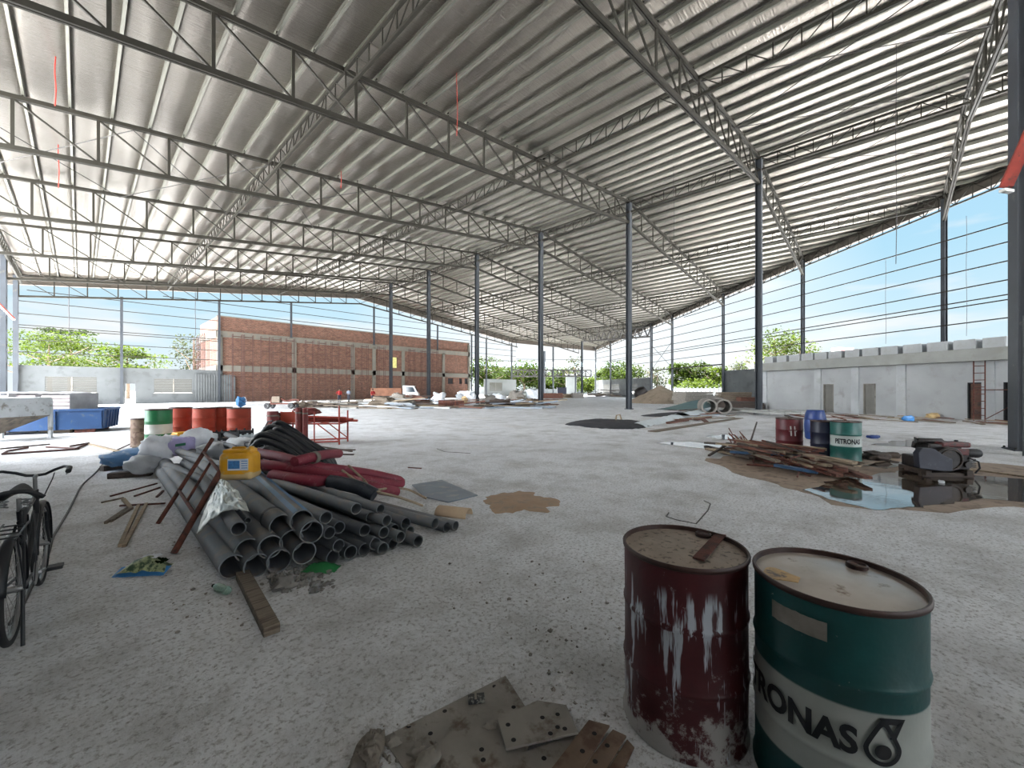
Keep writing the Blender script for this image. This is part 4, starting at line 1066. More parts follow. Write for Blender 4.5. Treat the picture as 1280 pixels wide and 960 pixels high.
def crate(loc, mat, label, rz=0.0, d=(0.62, 0.42, 0.34)):
    t = thing('crate', label, 'crate', loc, rz); x, y, z = d
    m = MB()
    m.box((0, 0, 0.02), (x, y, 0.03)); m.build('floor_panel', MAT[mat], t)
    for s in (-1, 1):
        m = MB()
        for k in range(4): m.box((0, s*(y/2-0.01), 0.05+z*k/4+0.02), (x, 0.02, z/4*0.62))
        for k in (-1, 0, 1): m.box((k*(x/2-0.02), s*(y/2-0.012), z/2), (0.03, 0.025, z))
        m.build('side', MAT[mat], t)
        m = MB()
        for k in range(4): m.box((s*(x/2-0.01), 0, 0.05+z*k/4+0.02), (0.02, y, z/4*0.62))
        m.build('side', MAT[mat], t)
    return t
crate(at(264, 9.8), 'black', 'black slatted crate in front of the orange drums, behind the white sacks', CAMROT+0.1, (0.7, 0.45, 0.62))
crate(at(297, 9.9), 'black', 'black slatted crate nearer the red trestle, in front of the orange drums', CAMROT-0.15, (0.5, 0.45, 0.66))
crate(at(283, 8.9), 'sack_g', 'grey wire-like crate on top of the white sacks', CAMROT+0.2, (0.34, 0.28, 0.50))
crate(at(311, 9.4), 'wsheet', 'pale grey slatted crate beside the black crates', CAMROT, (0.26, 0.26, 0.60))
crate(at(254, 8.7), 'sack_g', 'tilted grey crate leaning among the white sacks', CAMROT+0.4, (0.30, 0.26, 0.48))
t = thing('hoarding_stick', 'thin stick with a crumpled blue and white bag on top, behind the orange drums', 'stick', at(300, 13.1))
m = MB(); m.tube((0, 0, 0), (0.02, 0, 1.10), 0.015, 6); m.build('pole', MAT['rust'], t)
m = MB(); m.sphere((0.02, 0, 1.22), 0.15, 9, 6, (1.0, 0.8, 1.1), 0.5, 3); m.build('bag', MAT['bluefilm'], t)
m = MB(); m.sphere((0.10, 0, 1.28), 0.09, 8, 5, (1.0, 0.8, 1.1), 0.5, 9); m.build('white_bag', MAT['sack'], t)
t = thing('plank', 'grey plank leaning against the brown drum', 'plank', at(182, 10.7), 0)
m = MB(); m.beam((0, 0, 0.02), (0.25, 0.5, 0.62), 0.2, 0.03); m.build('board', MAT['timber'], t)

# ---------------------------------------------------------------- pipe heap
def pipe(p, d, L, r, mat, label, wall=0.09, bell=True, stripe=False, cat='pipe', group='grey plastic pipes in the heap'):
    """hollow pipe whose near mouth is centred at p, running along d"""
    d = Vector(d).normalized(); q = d.to_track_quat('Z', 'Y').to_matrix().to_4x4(); q.translation = p
    t = thing('pipe', label, cat, p, 0, group); ri = r*(1-wall)
    prof = [(ri, L), (ri, 0.0), (r, 0.0), (r, L*0.965)] + ([(r*1.09, L*0.97), (r*1.09, L)] if bell else [(r, L)])
    m = MB(); Q = d.to_track_quat('Z', 'Y').to_matrix().to_4x4()
    m.lathe(prof, 28, Q, close=True); m.build('barrel', MAT[mat], t, smooth=40)
    if stripe:
        up = Vector((0, 0, 1)); s = d.cross(up).normalized(); upn = s.cross(d)
        for off in (0.35, -0.5):
            a = MB(); n_ = (upn*math.cos(off)+s*math.sin(off))*(r+0.0015); w = (upn*-math.sin(off)+s*math.cos(off))*r*0.22
            a.add([n_-w, n_+w, n_+w+d*L*0.96, n_-w+d*L*0.96], [(0, 1, 2, 3)]); a.build('blue_stripe', MAT['bluestripe'], t)
    return t
def yfront(px):
    ks = [(280, 3.46), (320, 3.50), (381, 3.62), (416, 3.72), (480, 4.0), (523, 4.18), (570, 4.55)]
    for (a, ya), (b, yb) in zip(ks[:-1], ks[1:]):
        if px <= b: return ya + (yb-ya)*(px-a)/(b-a)
    return 4.55
BIG = [(290.6, 712, 'big pipe resting on the timber beam at the outer corner of the heap', 0.03),
       (320.8, 707.8, 'big pipe on the ground row, just above the end of the timber beam', 0.02),
       (348.9, 701.2, 'big pipe on the ground row, third from the timber beam corner', 0.05),
       (380.6, 691, 'big pipe at the end of the ground row, beside the green netting', 0.0),
       (309.4, 687.5, 'big pipe in the second row, directly under the silver foil', 0.06),
       (338, 683.6, 'big pipe in the second row, next to the foil-covered one', 0.02),
       (364.5, 676, 'big pipe in the second row, between two stacked big pipes', 0.08),
       (389.8, 665.3, 'big pipe raised at the end of the second row, under the blue-striped pipe', 0.0),
       (351.6, 656.6, 'big pipe on top of the heap with a dark band tied round it', 0.04),
       (377, 650.8, 'big pipe with pale blue stripes on top of the heap', 0.0)]
DB = Vector((-0.700, 0.714))
for i, (px, py, lab, off) in enumerate(BIG):
    Y = yfront(px)+off + (0.06 if py < 695 else 0) + (0.12 if py < 660 else 0); p = atp(px, py, Y)
    r = 0.101; p.z = max(p.z, r+0.002)
    a = math.atan2(DB.y, DB.x) + [0.02, 0.01, -0.015, -0.03, 0.03, 0.0, -0.02, -0.05, 0.01, -0.06][i]
    d = cw(math.cos(a), math.sin(a)); d.z = 0
    pipe(p, d, 5.9 + 0.25*((i*7) % 5)/5, r, 'pvc', lab, 0.085, True, stripe=(i == 9))
SMALL = [(298, 658, 0.060, 'pipe poking out from under the silver foil'), (309.8, 648, 0.026, 'very thin pipe beside the foil edge'),
         (407.5, 647.2, 0.062, 'slim pipe lying across the top beside the blue-striped pipe'), (445.3, 636, 0.058, 'slim pipe, topmost in the middle of the heap'),
         (463.8, 646.4, 0.058, 'slim dark pipe just under the topmost middle one'), (475.8, 636.5, 0.050, 'slim pipe half hidden below the black wrapped bundle'),
         (483.6, 650.6, 0.058, 'slim pipe in the upper row, second past the topmost middle one'), (507.3, 654.2, 0.062, 'slim pipe in the upper row above the short stub'),
         (512.5, 664, 0.055, 'slim pipe wedged under the upper row end'), (544, 654.5, 0.058, 'slim long pipe set apart, nearest of the three beyond the gap'),
         (558.6, 660.8, 0.058, 'slim long pipe, middle of the three beyond the gap'), (569.5, 660, 0.055, 'slim long pipe, last of the three beyond the gap, by the clay tile'),
         (412, 666, 0.058, 'slim pipe shoved in below the pipe that lies across the top'), (424, 659.5, 0.060, 'slim pipe in the third row, under the pipe that lies across the top'),
         (456, 663, 0.062, 'slim pipe in the third row, in the shade under the topmost middle one'), (480, 665.5, 0.060, 'slim pipe in the third row, fully open mouth beside the upper row'),
         (493, 662, 0.056, 'slim pipe in the third row, close behind its neighbour'), (423.4, 682, 0.060, 'slim muddy pipe in the second row above the green netting'),
         (438.3, 690.5, 0.066, 'slim pipe on the ground row, second past the green netting'), (455.5, 687.3, 0.064, 'slim pipe on the ground row, third past the green netting'),
         (468.8, 679.5, 0.060, 'slim pipe in the second row, middle of the heap'), (479, 685.8, 0.060, 'slim pipe on the ground row, fourth past the green netting'),
         (491.4, 679.5, 0.058, 'slim bluish pipe in the second row near the ground'), (500.8, 671.3, 0.058, 'slim pipe in the second row beside the short stub'),
         (522.7, 676.4, 0.062, 'short stub of pipe with a torn white end on the ground'), (416.4, 699.8, 0.068, 'slim pipe on the ground, poking over the green netting')]
for i, (px, py, r, lab) in enumerate(SMALL):
    Y = yfront(px) + (0.10 if py < 670 else 0.0) + (0.08 if py < 650 else 0) + 0.03*((i*5) % 3); p = atp(px, py, Y); p.z = max(p.z, r+0.002)
    a = (math.atan2(0.62, -0.78) if i > 1 else math.atan2(0.73, -0.685)) + 0.03*math.sin(i*2.3)*(i > 1) + (0.05 if px > 530 else 0)
    d = cw(math.cos(a), math.sin(a)); L = 5.6 + 0.2*(i % 4)
    if 'stub' in lab: L = 1.4
    if i < 2: L = 2.6; p.z -= 0.02
    pipe(p, d, L, r, 'pvc_d' if i % 3 == 1 or px < 470 and py > 655 else 'pvc', lab, 0.12, False)
# band round the top pipe
p = atp(345, 651, 3.86); d = cw(DB.x, DB.y); Q = d.to_track_quat('Z', 'Y').to_matrix().to_4x4(); Q.translation = p + d*0.12
m = MB(); m.lathe([(0.104, -0.03), (0.109, 0.0), (0.104, 0.03)], 28, Q); m.f = m.f[:-2]
tag(m.build('strap', MAT['wrap'], smooth=60), 'dark strip of wrap tied round the top big pipe', 'strap')
# bearer under the pipes
p0, p1 = gp(305, 726), gp(340, 794)
t = thing('timber_beam', 'long squared timber beam on the ground sticking out from under the big pipes', 'beam', (0, 0, 0))
q = p1 + (p0-p1)*1.06
m = MB(); m.beam((p1.x, p1.y, 0.034), (q.x, q.y, 0.034), 0.10, 0.068); m.build('beam_length', MAT['timber'], t, bevel=0.006)
# silver foil sheet draped over the pipes
c0, c1, c2, c3 = atp(270, 614, 4.35), atp(246, 664, 3.92), atp(313, 640, 3.72), atp(286, 609, 4.42)
c0.z += 0.02; c1.z = 0.24
def foil(a, b):
    p = (c0.lerp(c3, b)).lerp(c1.lerp(c2, b), a)
    k = math.sin(PI*b)*0.10 + 0.05*math.sin(PI*a)
    return p + Vector((0, 0, k + 0.02*mn.noise(Vector((a*7, b*7, 1)))+0.022*mn.noise(Vector((a*15, b*17, 5)))+0.012*abs(mn.noise(Vector((a*28, b*20, 9))))))
m = MB(); m.grid(foil, 44, 44); tag(m.build('foil_sheet', MAT['foil'], smooth=60, thick=0.004), 'crumpled silver foil sheet draped over the pipe ends', 'foil sheet')
# rusty frame leaning on the heap
fr = thing('leaning_ladder', 'rusty scaffold ladder frame leaning against the big pipes', 'ladder', (0, 0, 0))
A0, A1 = gp(197, 655), atp(266, 548, 5.55); B0, B1 = gp(217, 692), atp(286, 571, 4.72)
m = MB(); m.tube(A0, A1, 0.024, 10); m.build('rail', MAT['rust'], fr, smooth=50); m = MB(); m.tube(B0, B1, 0.030, 10); m.build('rail', MAT['rust'], fr, smooth=50)
for k, nm in ((0.36, 'rung'), (0.82, 'rung')):
    m = MB(); m.tube(A0.lerp(A1, k), B0.lerp(B1, k), 0.019, 8); m.build(nm, MAT['rust'], fr, smooth=50)
m = MB(); m.tube(A0.lerp(A1, 0.36).lerp(B0.lerp(B1, 0.36), 0.5), A0.lerp(A1, 0.82).lerp(B0.lerp(B1, 0.82), 0.5), 0.016, 8); m.build('centre_bar', MAT['rust'], fr, smooth=50)

# jerrycan
jc = thing('jerrycan', 'yellow plastic jerrycan with a white label standing on the pipes', 'jerrycan', at(300.5, 4.72, 0.60), CAMROT+0.12)
m = MB(); m.box((0, 0, 0.16), (0.36, 0.28, 0.32)); m.build('body', MAT['yellow'], jc, bevel=0.07).modifiers['bevel'].segments = 5
m = MB(); m.box((0, 0, 0.06), (0.364, 0.284, 0.12)); m.build('dusty_foot', MAT['yellow_d'], jc, bevel=0.055).modifiers['bevel'].segments = 4
m = MB(); m.box((0, 0, 0.325), (0.30, 0.19, 0.05)); m.build('shoulder', MAT['yellow'], jc, bevel=0.02)
m = MB(); m.path([(-0.09, 0, 0.345), (-0.08, 0, 0.362), (0.05, 0, 0.362), (0.06, 0, 0.345)], 0.012, 8); m.build('handle', MAT['yellow'], jc, smooth=50)
m = MB(); m.lathe([(0.028, 0.34), (0.028, 0.375), (0, 0.378)], 16, Matrix.Translation((0.125, 0, 0))); m.build('cap', MAT['yellow'], jc)
m = MB(); m.box((0.045, -0.141, 0.185), (0.22, 0.004, 0.13)); lb = m.build('label_panel', MAT['paper'], jc)
m = MB(); m.box((0.005, -0.144, 0.185), (0.12, 0.004, 0.09)); m.build('blue_picture', MAT['labelblue'], lb)
m = MB()
for k in range(4): m.box((0.115, -0.144, 0.225-0.026*k), (0.065, 0.003, 0.008))
m.build('print_lines', MAT['labelblue'], lb)

# maroon hoses
def hose(name, pts, r, mat, label, cat, rib=0.0, group=None):
    # smooth through the points with Catmull-Rom
    out = []
    P = [pts[0]] + pts + [pts[-1]]
    for i in range(1, len(P)-2):
        for k in range(8):
            s = k/8.0; a, b, c, d = P[i-1], P[i], P[i+1], P[i+2]
            out.append(0.5*((2*b) + (c-a)*s + (2*a-5*b+4*c-d)*s*s + (3*b-a-3*c+d)*s**3))
    out.append(P[-2])
    if rib:
        L = sum((out[i+1]-out[i]).length for i in range(len(out)-1)); n = int(L/0.022); res = []; acc = 0; j = 0
        for q in range(n+1):
            tgt = L*q/n
            while j < len(out)-2 and acc+(out[j+1]-out[j]).length < tgt: acc += (out[j+1]-out[j]).length; j += 1
            res.append(out[j].lerp(out[j+1], min(1, (tgt-acc)/max(1e-6, (out[j+1]-out[j]).length))))
        rr = [r*(1+rib*(1 if q % 2 else -1)) for q in range(len(res))]; out = res
    else: rr = r
    m = MB(); m.path(out, rr, 12); o = m.build(name, MAT[mat], None, smooth=70); tag(o, label, cat, group); return o
H = lambda px, py, z: at(px, (HC-z)*F/(py-HZ), z)
hg = 'maroon suction hoses on the pipe heap'
hose('suction_hose', [H(318, 580, .62), H(345, 583, .62), H(380, 588, .58), H(415, 595, .52), H(440, 601, .46), H(470, 610, .36), H(495, 615, .22)], 0.072, 'hose', 'maroon hose running straight out from behind the yellow jerrycan', 'hose', 0.03, hg)
hose('suction_hose', [H(340, 594, .52), H(365, 598, .52), H(395, 601, .50), H(415, 602, .47)], 0.072, 'hose', 'ribbed maroon hose ending in the black plastic wrap', 'hose', 0.05, hg)
hose('suction_hose', [H(322, 566, .66), H(345, 570, .66), H(372, 577, .62), H(400, 584, .55), H(432, 588, .45), H(462, 592, .32), H(485, 597, .22), H(500, 601, .14), H(497, 606, .10), H(470, 602, .22), H(440, 598, .30), H(410, 592, .36)], 0.072, 'hose', 'maroon hose that doubles back in a bend near the ground', 'hose', 0.03, hg)
hose('suction_hose', [H(368, 577, .74), H(388, 572, .74), H(408, 568, .70), H(424, 567, .64)], 0.066, 'hose', 'short maroon hose lying crosswise on top with a grey tie', 'hose', 0.03, hg)
p = H(392.5, 572, .73); d = (H(408, 568, .70)-H(388, 572, .74)).normalized(); Q = d.to_track_quat('Z', 'Y').to_matrix().to_4x4(); Q.translation = p
m = MB(); m.lathe([(0.070, -0.05), (0.082, -0.03), (0.080, 0.0), (0.084, 0.03), (0.070, 0.05)], 16, Q); m.f = m.f[:-2]; tag(m.build('tie', MAT['rag'], smooth=50), 'grey cloth tie round the crosswise maroon hose', 'tie')
hose('wrapped_bundle', [H(412, 602, .50), H(430, 605, .48), H(450, 610, .44), H(468, 619, .36)], [0.085][0], 'wrap', 'black plastic wrapped bundle on top of the slim pipes', 'bundle')
for pts, lab in (([H(428, 588, .56), H(450, 604, .50), H(470, 614, .40), H(500, 622, .25), H(528, 632, .05)], 'loose pale rope trailing over the maroon hoses to the clay tile'),
                 ([H(436, 582, .55), H(455, 600, .48), H(466, 612, .40), H(490, 610, .3), H(510, 612, .15), H(533, 623, .03)], 'frayed brown rope tangled beside the loose pale rope')):
    hose('rope', pts, 0.016, 'timber_l' if 'pale' in lab else 'timber', lab, 'rope')
# black coil
cc = thing('pipe_coil', 'coil of black plastic pipe lying behind the maroon hoses', 'pipe coil', (0, 0, 0))
ARC = [[(344, 530), (364, 537), (386, 553), (407, 566)], [(333, 536), (353, 538), (376, 551), (405, 571)], [(345, 537), (365, 545), (385, 560), (402, 574)], [(333, 543), (355, 546), (376, 560), (394, 575)],
       [(322, 546), (342, 547), (364, 558), (385, 575)], [(322, 553), (346, 556), (364, 566), (377, 577)], [(331, 562), (345, 565), (358, 572), (368, 580)]]
for j, arc in enumerate(ARC):
    Yc = 7.15-0.16*j; top = [atp(x, y, Yc) for x, y in arc]
    for q in top: q.z = max(q.z, 0.14)
    back = [cw(0.02, 0.16)+Vector((q.x, q.y, 0.06)) for q in reversed(top)]
    l0, l1 = (back[-1]+top[0])/2 + cw(-0.20, 0.02), (top[-1]+back[0])/2 + cw(0.13, -0.05)
    P = top + [l1] + back + [l0]; out = []; n = len(P)
    for k in range(n):
        for s in (0, 0.25, 0.5, 0.75):
            a, b, cc_, d = P[(k-1) % n], P[k], P[(k+1) % n], P[(k+2) % n]
            out.append(0.5*((2*b)+(cc_-a)*s+(2*a-5*b+4*cc_-d)*s*s+(3*b-a-3*cc_+d)*s**3))
    for q in out: q.z = max(q.z, 0.055)
    m = MB(); m.path(out, 0.055, 10, closed=True); m.build('turn', MAT['hdpe'], cc, smooth=70)
m = MB(); m.path([H(283, 543, .62), H(300, 551, .62), H(318, 560, .60)], 0.055, 10); tag(m.build('pipe_offcut', MAT['hdpe'], smooth=60), 'loose black pipe offcut pointing at the white sacks', 'pipe')
m = MB(); m.path([H(268, 553, .58), H(290, 558, .60), H(300, 566, .58)], 0.05, 10); tag(m.build('pipe_offcut', MAT['hdpe'], smooth=60), 'short black pipe behind the jerrycan', 'pipe')

# sacks and tarpaulins at the far end of the heap
def lump(name, c, d, mat, label, cat, seed, rz=0.0, jit=0.8, parent=None):
    m = MB(); n, k = 22, 14; vs = []
    for i in range(k+1):
        th = PI*i/k
        for j in range(n):
            a = 2*PI*j/n; v = Vector((math.sin(th)*math.cos(a), math.sin(th)*math.sin(a), math.cos(th)))
            q = 1 + jit*0.5*mn.noise(v*1.6+Vector((seed, seed*2.3, 0))) + jit*0.28*mn.noise(v*4.2+Vector((seed, 0, seed))) + jit*0.12*mn.noise(v*9+Vector((0, seed, seed)))
            q += jit*0.10*abs(mn.noise(v*3.0+Vector((seed*2, 1, 0))))*2 - jit*0.1
            w = Vector((math.copysign(abs(v.x)**0.8, v.x), math.copysign(abs(v.y)**0.8, v.y), math.copysign(abs(v.z)**0.8, v.z)))*q
            vs.append((w.x*d[0]/2, w.y*d[1]/2, max(-0.48, w.z/2)*d[2]+d[2]*0.48))
    fs = [(i*n+j, (i+1)*n+j, (i+1)*n+(j+1) % n, i*n+(j+1) % n) for i in range(k) for j in range(n)]
    m.add(vs, fs); o = m.build(name, MAT[mat], parent, smooth=75); o.location = c; o.rotation_euler = (0, 0, rz)
    return tag(o, label, cat) if label else o
lump('sack', at(202, 7.9, 0.30), (0.72, 0.5, 0.46), 'sack', 'crumpled white woven sack over the socket ends of the big pipes', 'sack', 3, CAMROT)
o = lump('sack', at(228, 7.9, 0.34), (0.42, 0.36, 0.40), 'sack_p', 'lilac striped sack with a green print among the white sacks', 'sack', 8, CAMROT, 0.35)
m = MB(); m.grid(lambda a, b: (0.05+0.20*a-0.02, -0.205-0.02*math.sin(PI*a), 0.20+0.05*b+0.03*a), 6, 2); m.build('green_stripe', MAT['green_p'], o)
lump('sack', at(248, 8.3, 0.28), (0.66, 0.6, 0.54), 'sack', 'big white sack heaped behind the lilac sack', 'sack', 14, CAMROT+0.3)
lump('plastic_sheet', at(272, 7.6, 0.30), (0.62, 0.5, 0.34), 'sack_g', 'bunched clear grey plastic sheet between the white sacks', 'plastic sheet', 21, CAMROT)
lump('sack', at(304, 7.7, 0.30), (0.8, 0.5, 0.42), 'sack', 'flattened white sack beside the black pipe coil', 'sack', 26, CAMROT-0.5)
lump('sack', at(318, 6.6, 0.40), (0.4, 0.3, 0.28), 'sack', 'small white bag tucked under the loose black pipe', 'sack', 31, CAMROT)
lump('sack', at(331, 8.6, 0.0), (0.35, 0.3, 0.62), 'sack', 'small white bag standing behind the black pipe coil', 'sack', 33, CAMROT)
lump('tarpaulin', at(166, 8.1, 0.10), (0.85, 0.75, 0.36), 'bluetarp', 'bunched pale blue tarpaulin lying on planks beside the big pipes', 'tarpaulin', 41, CAMROT+0.5, 0.6)
lump('tarpaulin', at(180, 7.6, 0.06), (0.6, 0.5, 0.34), 'sack_g', 'dusty clear plastic bundle between the blue tarpaulin and the pipes', 'tarpaulin', 44, CAMROT, 0.6)
lump('tarpaulin', at(147, 8.3, 0.06), (0.35, 0.35, 0.32), 'sack_g', 'dirty pale plastic bundle at the outer end of the blue tarpaulin', 'tarpaulin', 47, CAMROT, 0.6)
for (a, b, w, h, lab) in ((gp(136, 598), gp(190, 594), 0.16, 0.10, 'thick plank under the blue tarpaulin'), (gp(127, 589), gp(160, 584), 0.14, 0.10, 'short block of timber behind the plank under the tarpaulin')):
    m = MB(); m.beam(a+Vector((0, 0, h/2)), b+Vector((0, 0, h/2)), w, h); tag(m.build('plank', MAT['timber_d'], bevel=0.006), lab, 'plank')

# ---------------------------------------------------------------- things on the ground near the heap
def stick(name, a, b, w, h, mat, label, cat, group=None, z=None, bevel=0):
    m = MB(); zz = h/2 if z is None else z
    a = Vector((a.x, a.y, a.z+zz)); b = Vector((b.x, b.y, b.z+zz)); mid = a.lerp(b, 0.5); d = b-a
    m.beam(a-mid, b-mid, w, h); o = m.build(name, MAT[mat], None, bevel=bevel); o.location = mid
    return tag(o, label, cat, group)
stick('stake', gp(150, 684), gp(173, 633), 0.035, 0.03, 'timber_l', 'pale straight stake on the ground, outer one of a close pair', 'stake')
stick('stake', gp(155, 684), gp(183, 631), 0.035, 0.03, 'timber_l', 'pale straight stake on the ground, inner one of a close pair', 'stake')
stick('stake', gp(132, 655), gp(160, 636), 0.03, 0.03, 'timber', 'short stake lying beside the crossed offcut', 'stake')
stick('stake', gp(138, 653), gp(164, 637), 0.03, 0.03, 'timber', 'second short stake touching the crossed offcut', 'stake')
stick('stake', gp(154, 625), gp(164, 637), 0.045, 0.03, 'timber_l', 'crossed pale offcut lying over the ends of two short stakes', 'stake')
stick('stake', gp(127, 629), gp(154, 623), 0.03, 0.02, 'timber', 'bent brown twig at the outer edge of the loose stakes', 'stake')
stick('bar', gp(138, 621), gp(196, 605), 0.025, 0.02, 'rust', 'thin dark bar lying towards the big pipes', 'bar')
stick('bar', gp(168, 621), gp(200, 610), 0.025, 0.02, 'rust', 'short dark bar beside the foot of the leaning frame', 'bar')
stick('bar', gp(150, 633), gp(206, 630), 0.03, 0.02, 'rust', 'dark twisted bar between the stakes and the leaning frame', 'bar')
stick('bar', gp(196, 622), gp(204, 614), 0.03, 0.02, 'rust', 'short rusty offcut tucked against the outermost big pipe', 'bar')
# printed plastic bag
bg_ = thing('plastic_bag', 'torn printed plastic bag with a blue underside lying on the bare ground', 'bag', gp(185, 714), CAMROT+0.1)
m = MB(); m.grid(lambda a, b: ((a-0.5)*0.40*(1-0.25*b), (b-0.5)*0.20, 0.004+0.11*math.sin(PI*a)**0.7*math.sin(PI*min(1, b+0.05))+0.03*mn.noise(Vector((a*6, b*5, 2)))*math.sin(PI*a)+0.02), 18, 12)
m.build('printed_face', MAT['seed'], bg_, smooth=50)
m = MB(); m.grid(lambda a, b: ((a-0.5)*0.42, -0.115+0.10*b, 0.006+0.045*b+0.01*mn.noise(Vector((a*7, b*4, 8)))), 16, 4); m.build('blue_underside', MAT['bluefilm'], bg_, smooth=50)
m = MB(); m.grid(lambda a, b: (-0.06+0.14*a, -0.02+0.10*b, 0.125+0.02*mn.noise(Vector((a*6, b*5, 5)))), 8, 6); m.build('white_patch', MAT['paper'], bg_, smooth=50)
m = MB(); m.grid(lambda a, b: (0.06+0.10*a, -0.06+0.10*b, 0.11-0.02*a+0.02*mn.noise(Vector((a*6, b*5, 6)))), 8, 6); m.build('green_patch', MAT['leaf2'], bg_, smooth=50)
# plastic bottle
bt = thing('plastic_bottle', 'clear green-tinted plastic bottle lying in front of the big pipes', 'bottle', gp(277, 741), 0.2)
mg, nt, b_ = base_mat('green_tinted_plastic'); b_.inputs['Base Color'].default_value = (0.55, 0.78, 0.66, 1); b_.inputs['Transmission Weight'].default_value = 0.8; b_.inputs['Roughness'].default_value = 0.15; MAT['bottle'] = mg
QX = Matrix.Rotation(PI/2, 4, 'Y'); QX.translation = (0, 0, 0.034)
m = MB(); m.lathe([(0.0, -0.09), (0.030, -0.088), (0.033, -0.07), (0.031, -0.03), (0.033, 0.0), (0.031, 0.03), (0.033, 0.05), (0.020, 0.085), (0.012, 0.10)], 20, QX); m.build('body', MAT['bottle'], bt, smooth=50)
m = MB(); m.lathe([(0.014, 0.098), (0.014, 0.116), (0, 0.117)], 14, QX); m.build('cap', MAT['leaf2'], bt)
bt.rotation_euler = (0, 0, CAMROT+2.7)
# green netting under the pipes
m = MB(); c = gp(402, 713)
m.grid(lambda a, b: c + cw((a-0.5)*0.30, (b-0.5)*0.16, 0.015+0.06*math.sin(PI*a)*math.sin(PI*b)+0.02*mn.noise(Vector((a*6, b*6, 3)))), 14, 10)
tag(m.build('netting', MAT['net'], smooth=60), 'scrap of bright green netting under the front of the pipes', 'netting')
# cement crumbs and small rubble
def stones(name, areas, label, seed, mat, smin, smax, n):
    rg = random.Random(seed); m = MB()
    for k in range(n):
        ax, ay, bx, by = areas[rg.randrange(len(areas))]
        p = gp(rg.uniform(ax, bx), rg.uniform(ay, by)); s = smin*(smax/smin)**(rg.random()**2.2)
        m.sphere((p.x, p.y, s*0.35), s, 6, 4, (rg.uniform(0.8, 1.3), rg.uniform(0.8, 1.3), 0.7), 0.9, k)
    return tag(m.build(name, MAT[mat], smooth=30), label, 'rubble', kind='stuff')
stones('rubble', [(335, 705, 420, 742), (335, 712, 392, 735)], 'crumbled cement and rubble in front of the pipe mouths', 5, 'lime', 0.006, 0.032, 300)
stones('rubble', [(470, 905, 600, 958), (580, 885, 640, 930), (560, 700, 790, 800), (200, 640, 330, 800), (640, 770, 790, 900), (520, 940, 790, 960)], 'loose gravel scattered on the ground near the steel plates', 9, 'dstone', 0.004, 0.016, 420)
for i, (px, py, s, lab) in enumerate([(357, 735, 0.075, 'flat grey lump of cement under the pipe mouths'), (494, 931, 0.035, 'grey stone beside the dirty rag'), (522, 943, 0.032, 'small pale stone between the rag and the plates'), (536, 955, 0.045, 'larger pale stone at the picture bottom by the stick'), (612, 913, 0.03, 'stone lying in the crumbs on the perforated plates'), (667, 918, 0.022, 'little stone at the edge of the square plate')]):
    m = MB(); m.sphere((0, 0, s*0.45), s, 10, 7, (1.2, 0.95, 0.62), 0.8, 60+i); o = m.build('stone', MAT['lime' if i == 0 else 'dstone'], smooth=40); o.location = gp(px, py); tag(o, lab, 'stone')

# perforated plates on the ground
def plate(pix, z, th, holes, mat, label):
    t = thing('steel_plate', label, 'steel plate', (0, 0, 0), 0, 'perforated steel plates on the ground')
    pts = [gp(x, y, z) for x, y in pix]; m = MB(); m.prism([(p.x, p.y) for p in pts], z, z+th); m.build('sheet', MAT[mat], t, bevel=0.0015)
    for x, y in holes:
        c = gp(x, y, z+th); m = MB(); m.lathe([(0.0095, 0.0), (0.0115, 0.0012), (0.0, 0.0014)], 14, Matrix.Translation((c.x, c.y, z+th-0.0005))); m.build('bolt_hole', MAT['hole'], t)
    return t
plate([(478, 924), (632, 846), (668, 903), (560, 967), (520, 985)], 0.002, 0.008, [(556, 889), (618, 858), (538, 917), (511, 908)], 'plate', 'large dusty plate at the outer edge of the plates, the dark box lying on it')
plate([(545, 935), (632, 846), (642, 884), (668, 884), (650, 1000), (560, 1000)], 0.011, 0.008, [(642, 884), (602, 937), (604, 950)], 'plate', 'large dusty plate in the middle of the plates, half covered by crumbs')
plate([(622, 901), (672, 878), (708, 884), (723, 918), (632, 939)], 0.034, 0.012, [(635, 906), (678, 897), (697, 893), (697, 909), (706, 911), (642, 925), (688, 917)], 'plate', 'square dusty plate lying on top, with six bolt holes')
plate([(640, 948), (722, 918), (706, 1000), (640, 1000)], 0.011, 0.010, [(680, 948)], 'plate', 'dusty plate partly under the square plate')
plate([(684, 970), (736, 902), (762, 909), (722, 975)], 0.024, 0.010, [(728, 939), (743, 917)], 'plate_r', 'narrow plate strip, first of the three fanned strips')
plate([(724, 968), (766, 914), (783, 922), (752, 975)], 0.016, 0.010, [(759, 932), (744, 952)], 'plate_r', 'narrow rusty plate strip, middle of the three fanned strips')
plate([(754, 972), (784, 926), (793, 936), (772, 980)], 0.008, 0.008, [], 'plate_r', 'narrow rusty plate strip, the fanned strip closest to the maroon drum')
bx = thing('small_box', 'small dark printed box lying on the dusty plates', 'box', gp(595.5, 876, 0.02), CAMROT+0.15)
bx.location.z = 0.019
m = MB(); m.box((0, 0, 0.013), (0.085, 0.045, 0.026)); m.build('case', MAT['hdd'], bx, bevel=0.003)
m = MB(); m.box((-0.004, 0, 0.0268), (0.012, 0.046, 0.0012)); m.build('tape_band', MAT['dstone'], bx)
stick('stick', gp(537, 929), gp(566, 962), 0.012, 0.010, 'timber_l', 'thin bent stick at the picture bottom beside the plates', 'stick')
stick('wire_offcut', gp(574, 928), gp(580, 915), 0.006, 0.006, 'wire', 'thin dark wire offcut on the dusty plates', 'wire')
m = MB(); c = gp(462, 940)
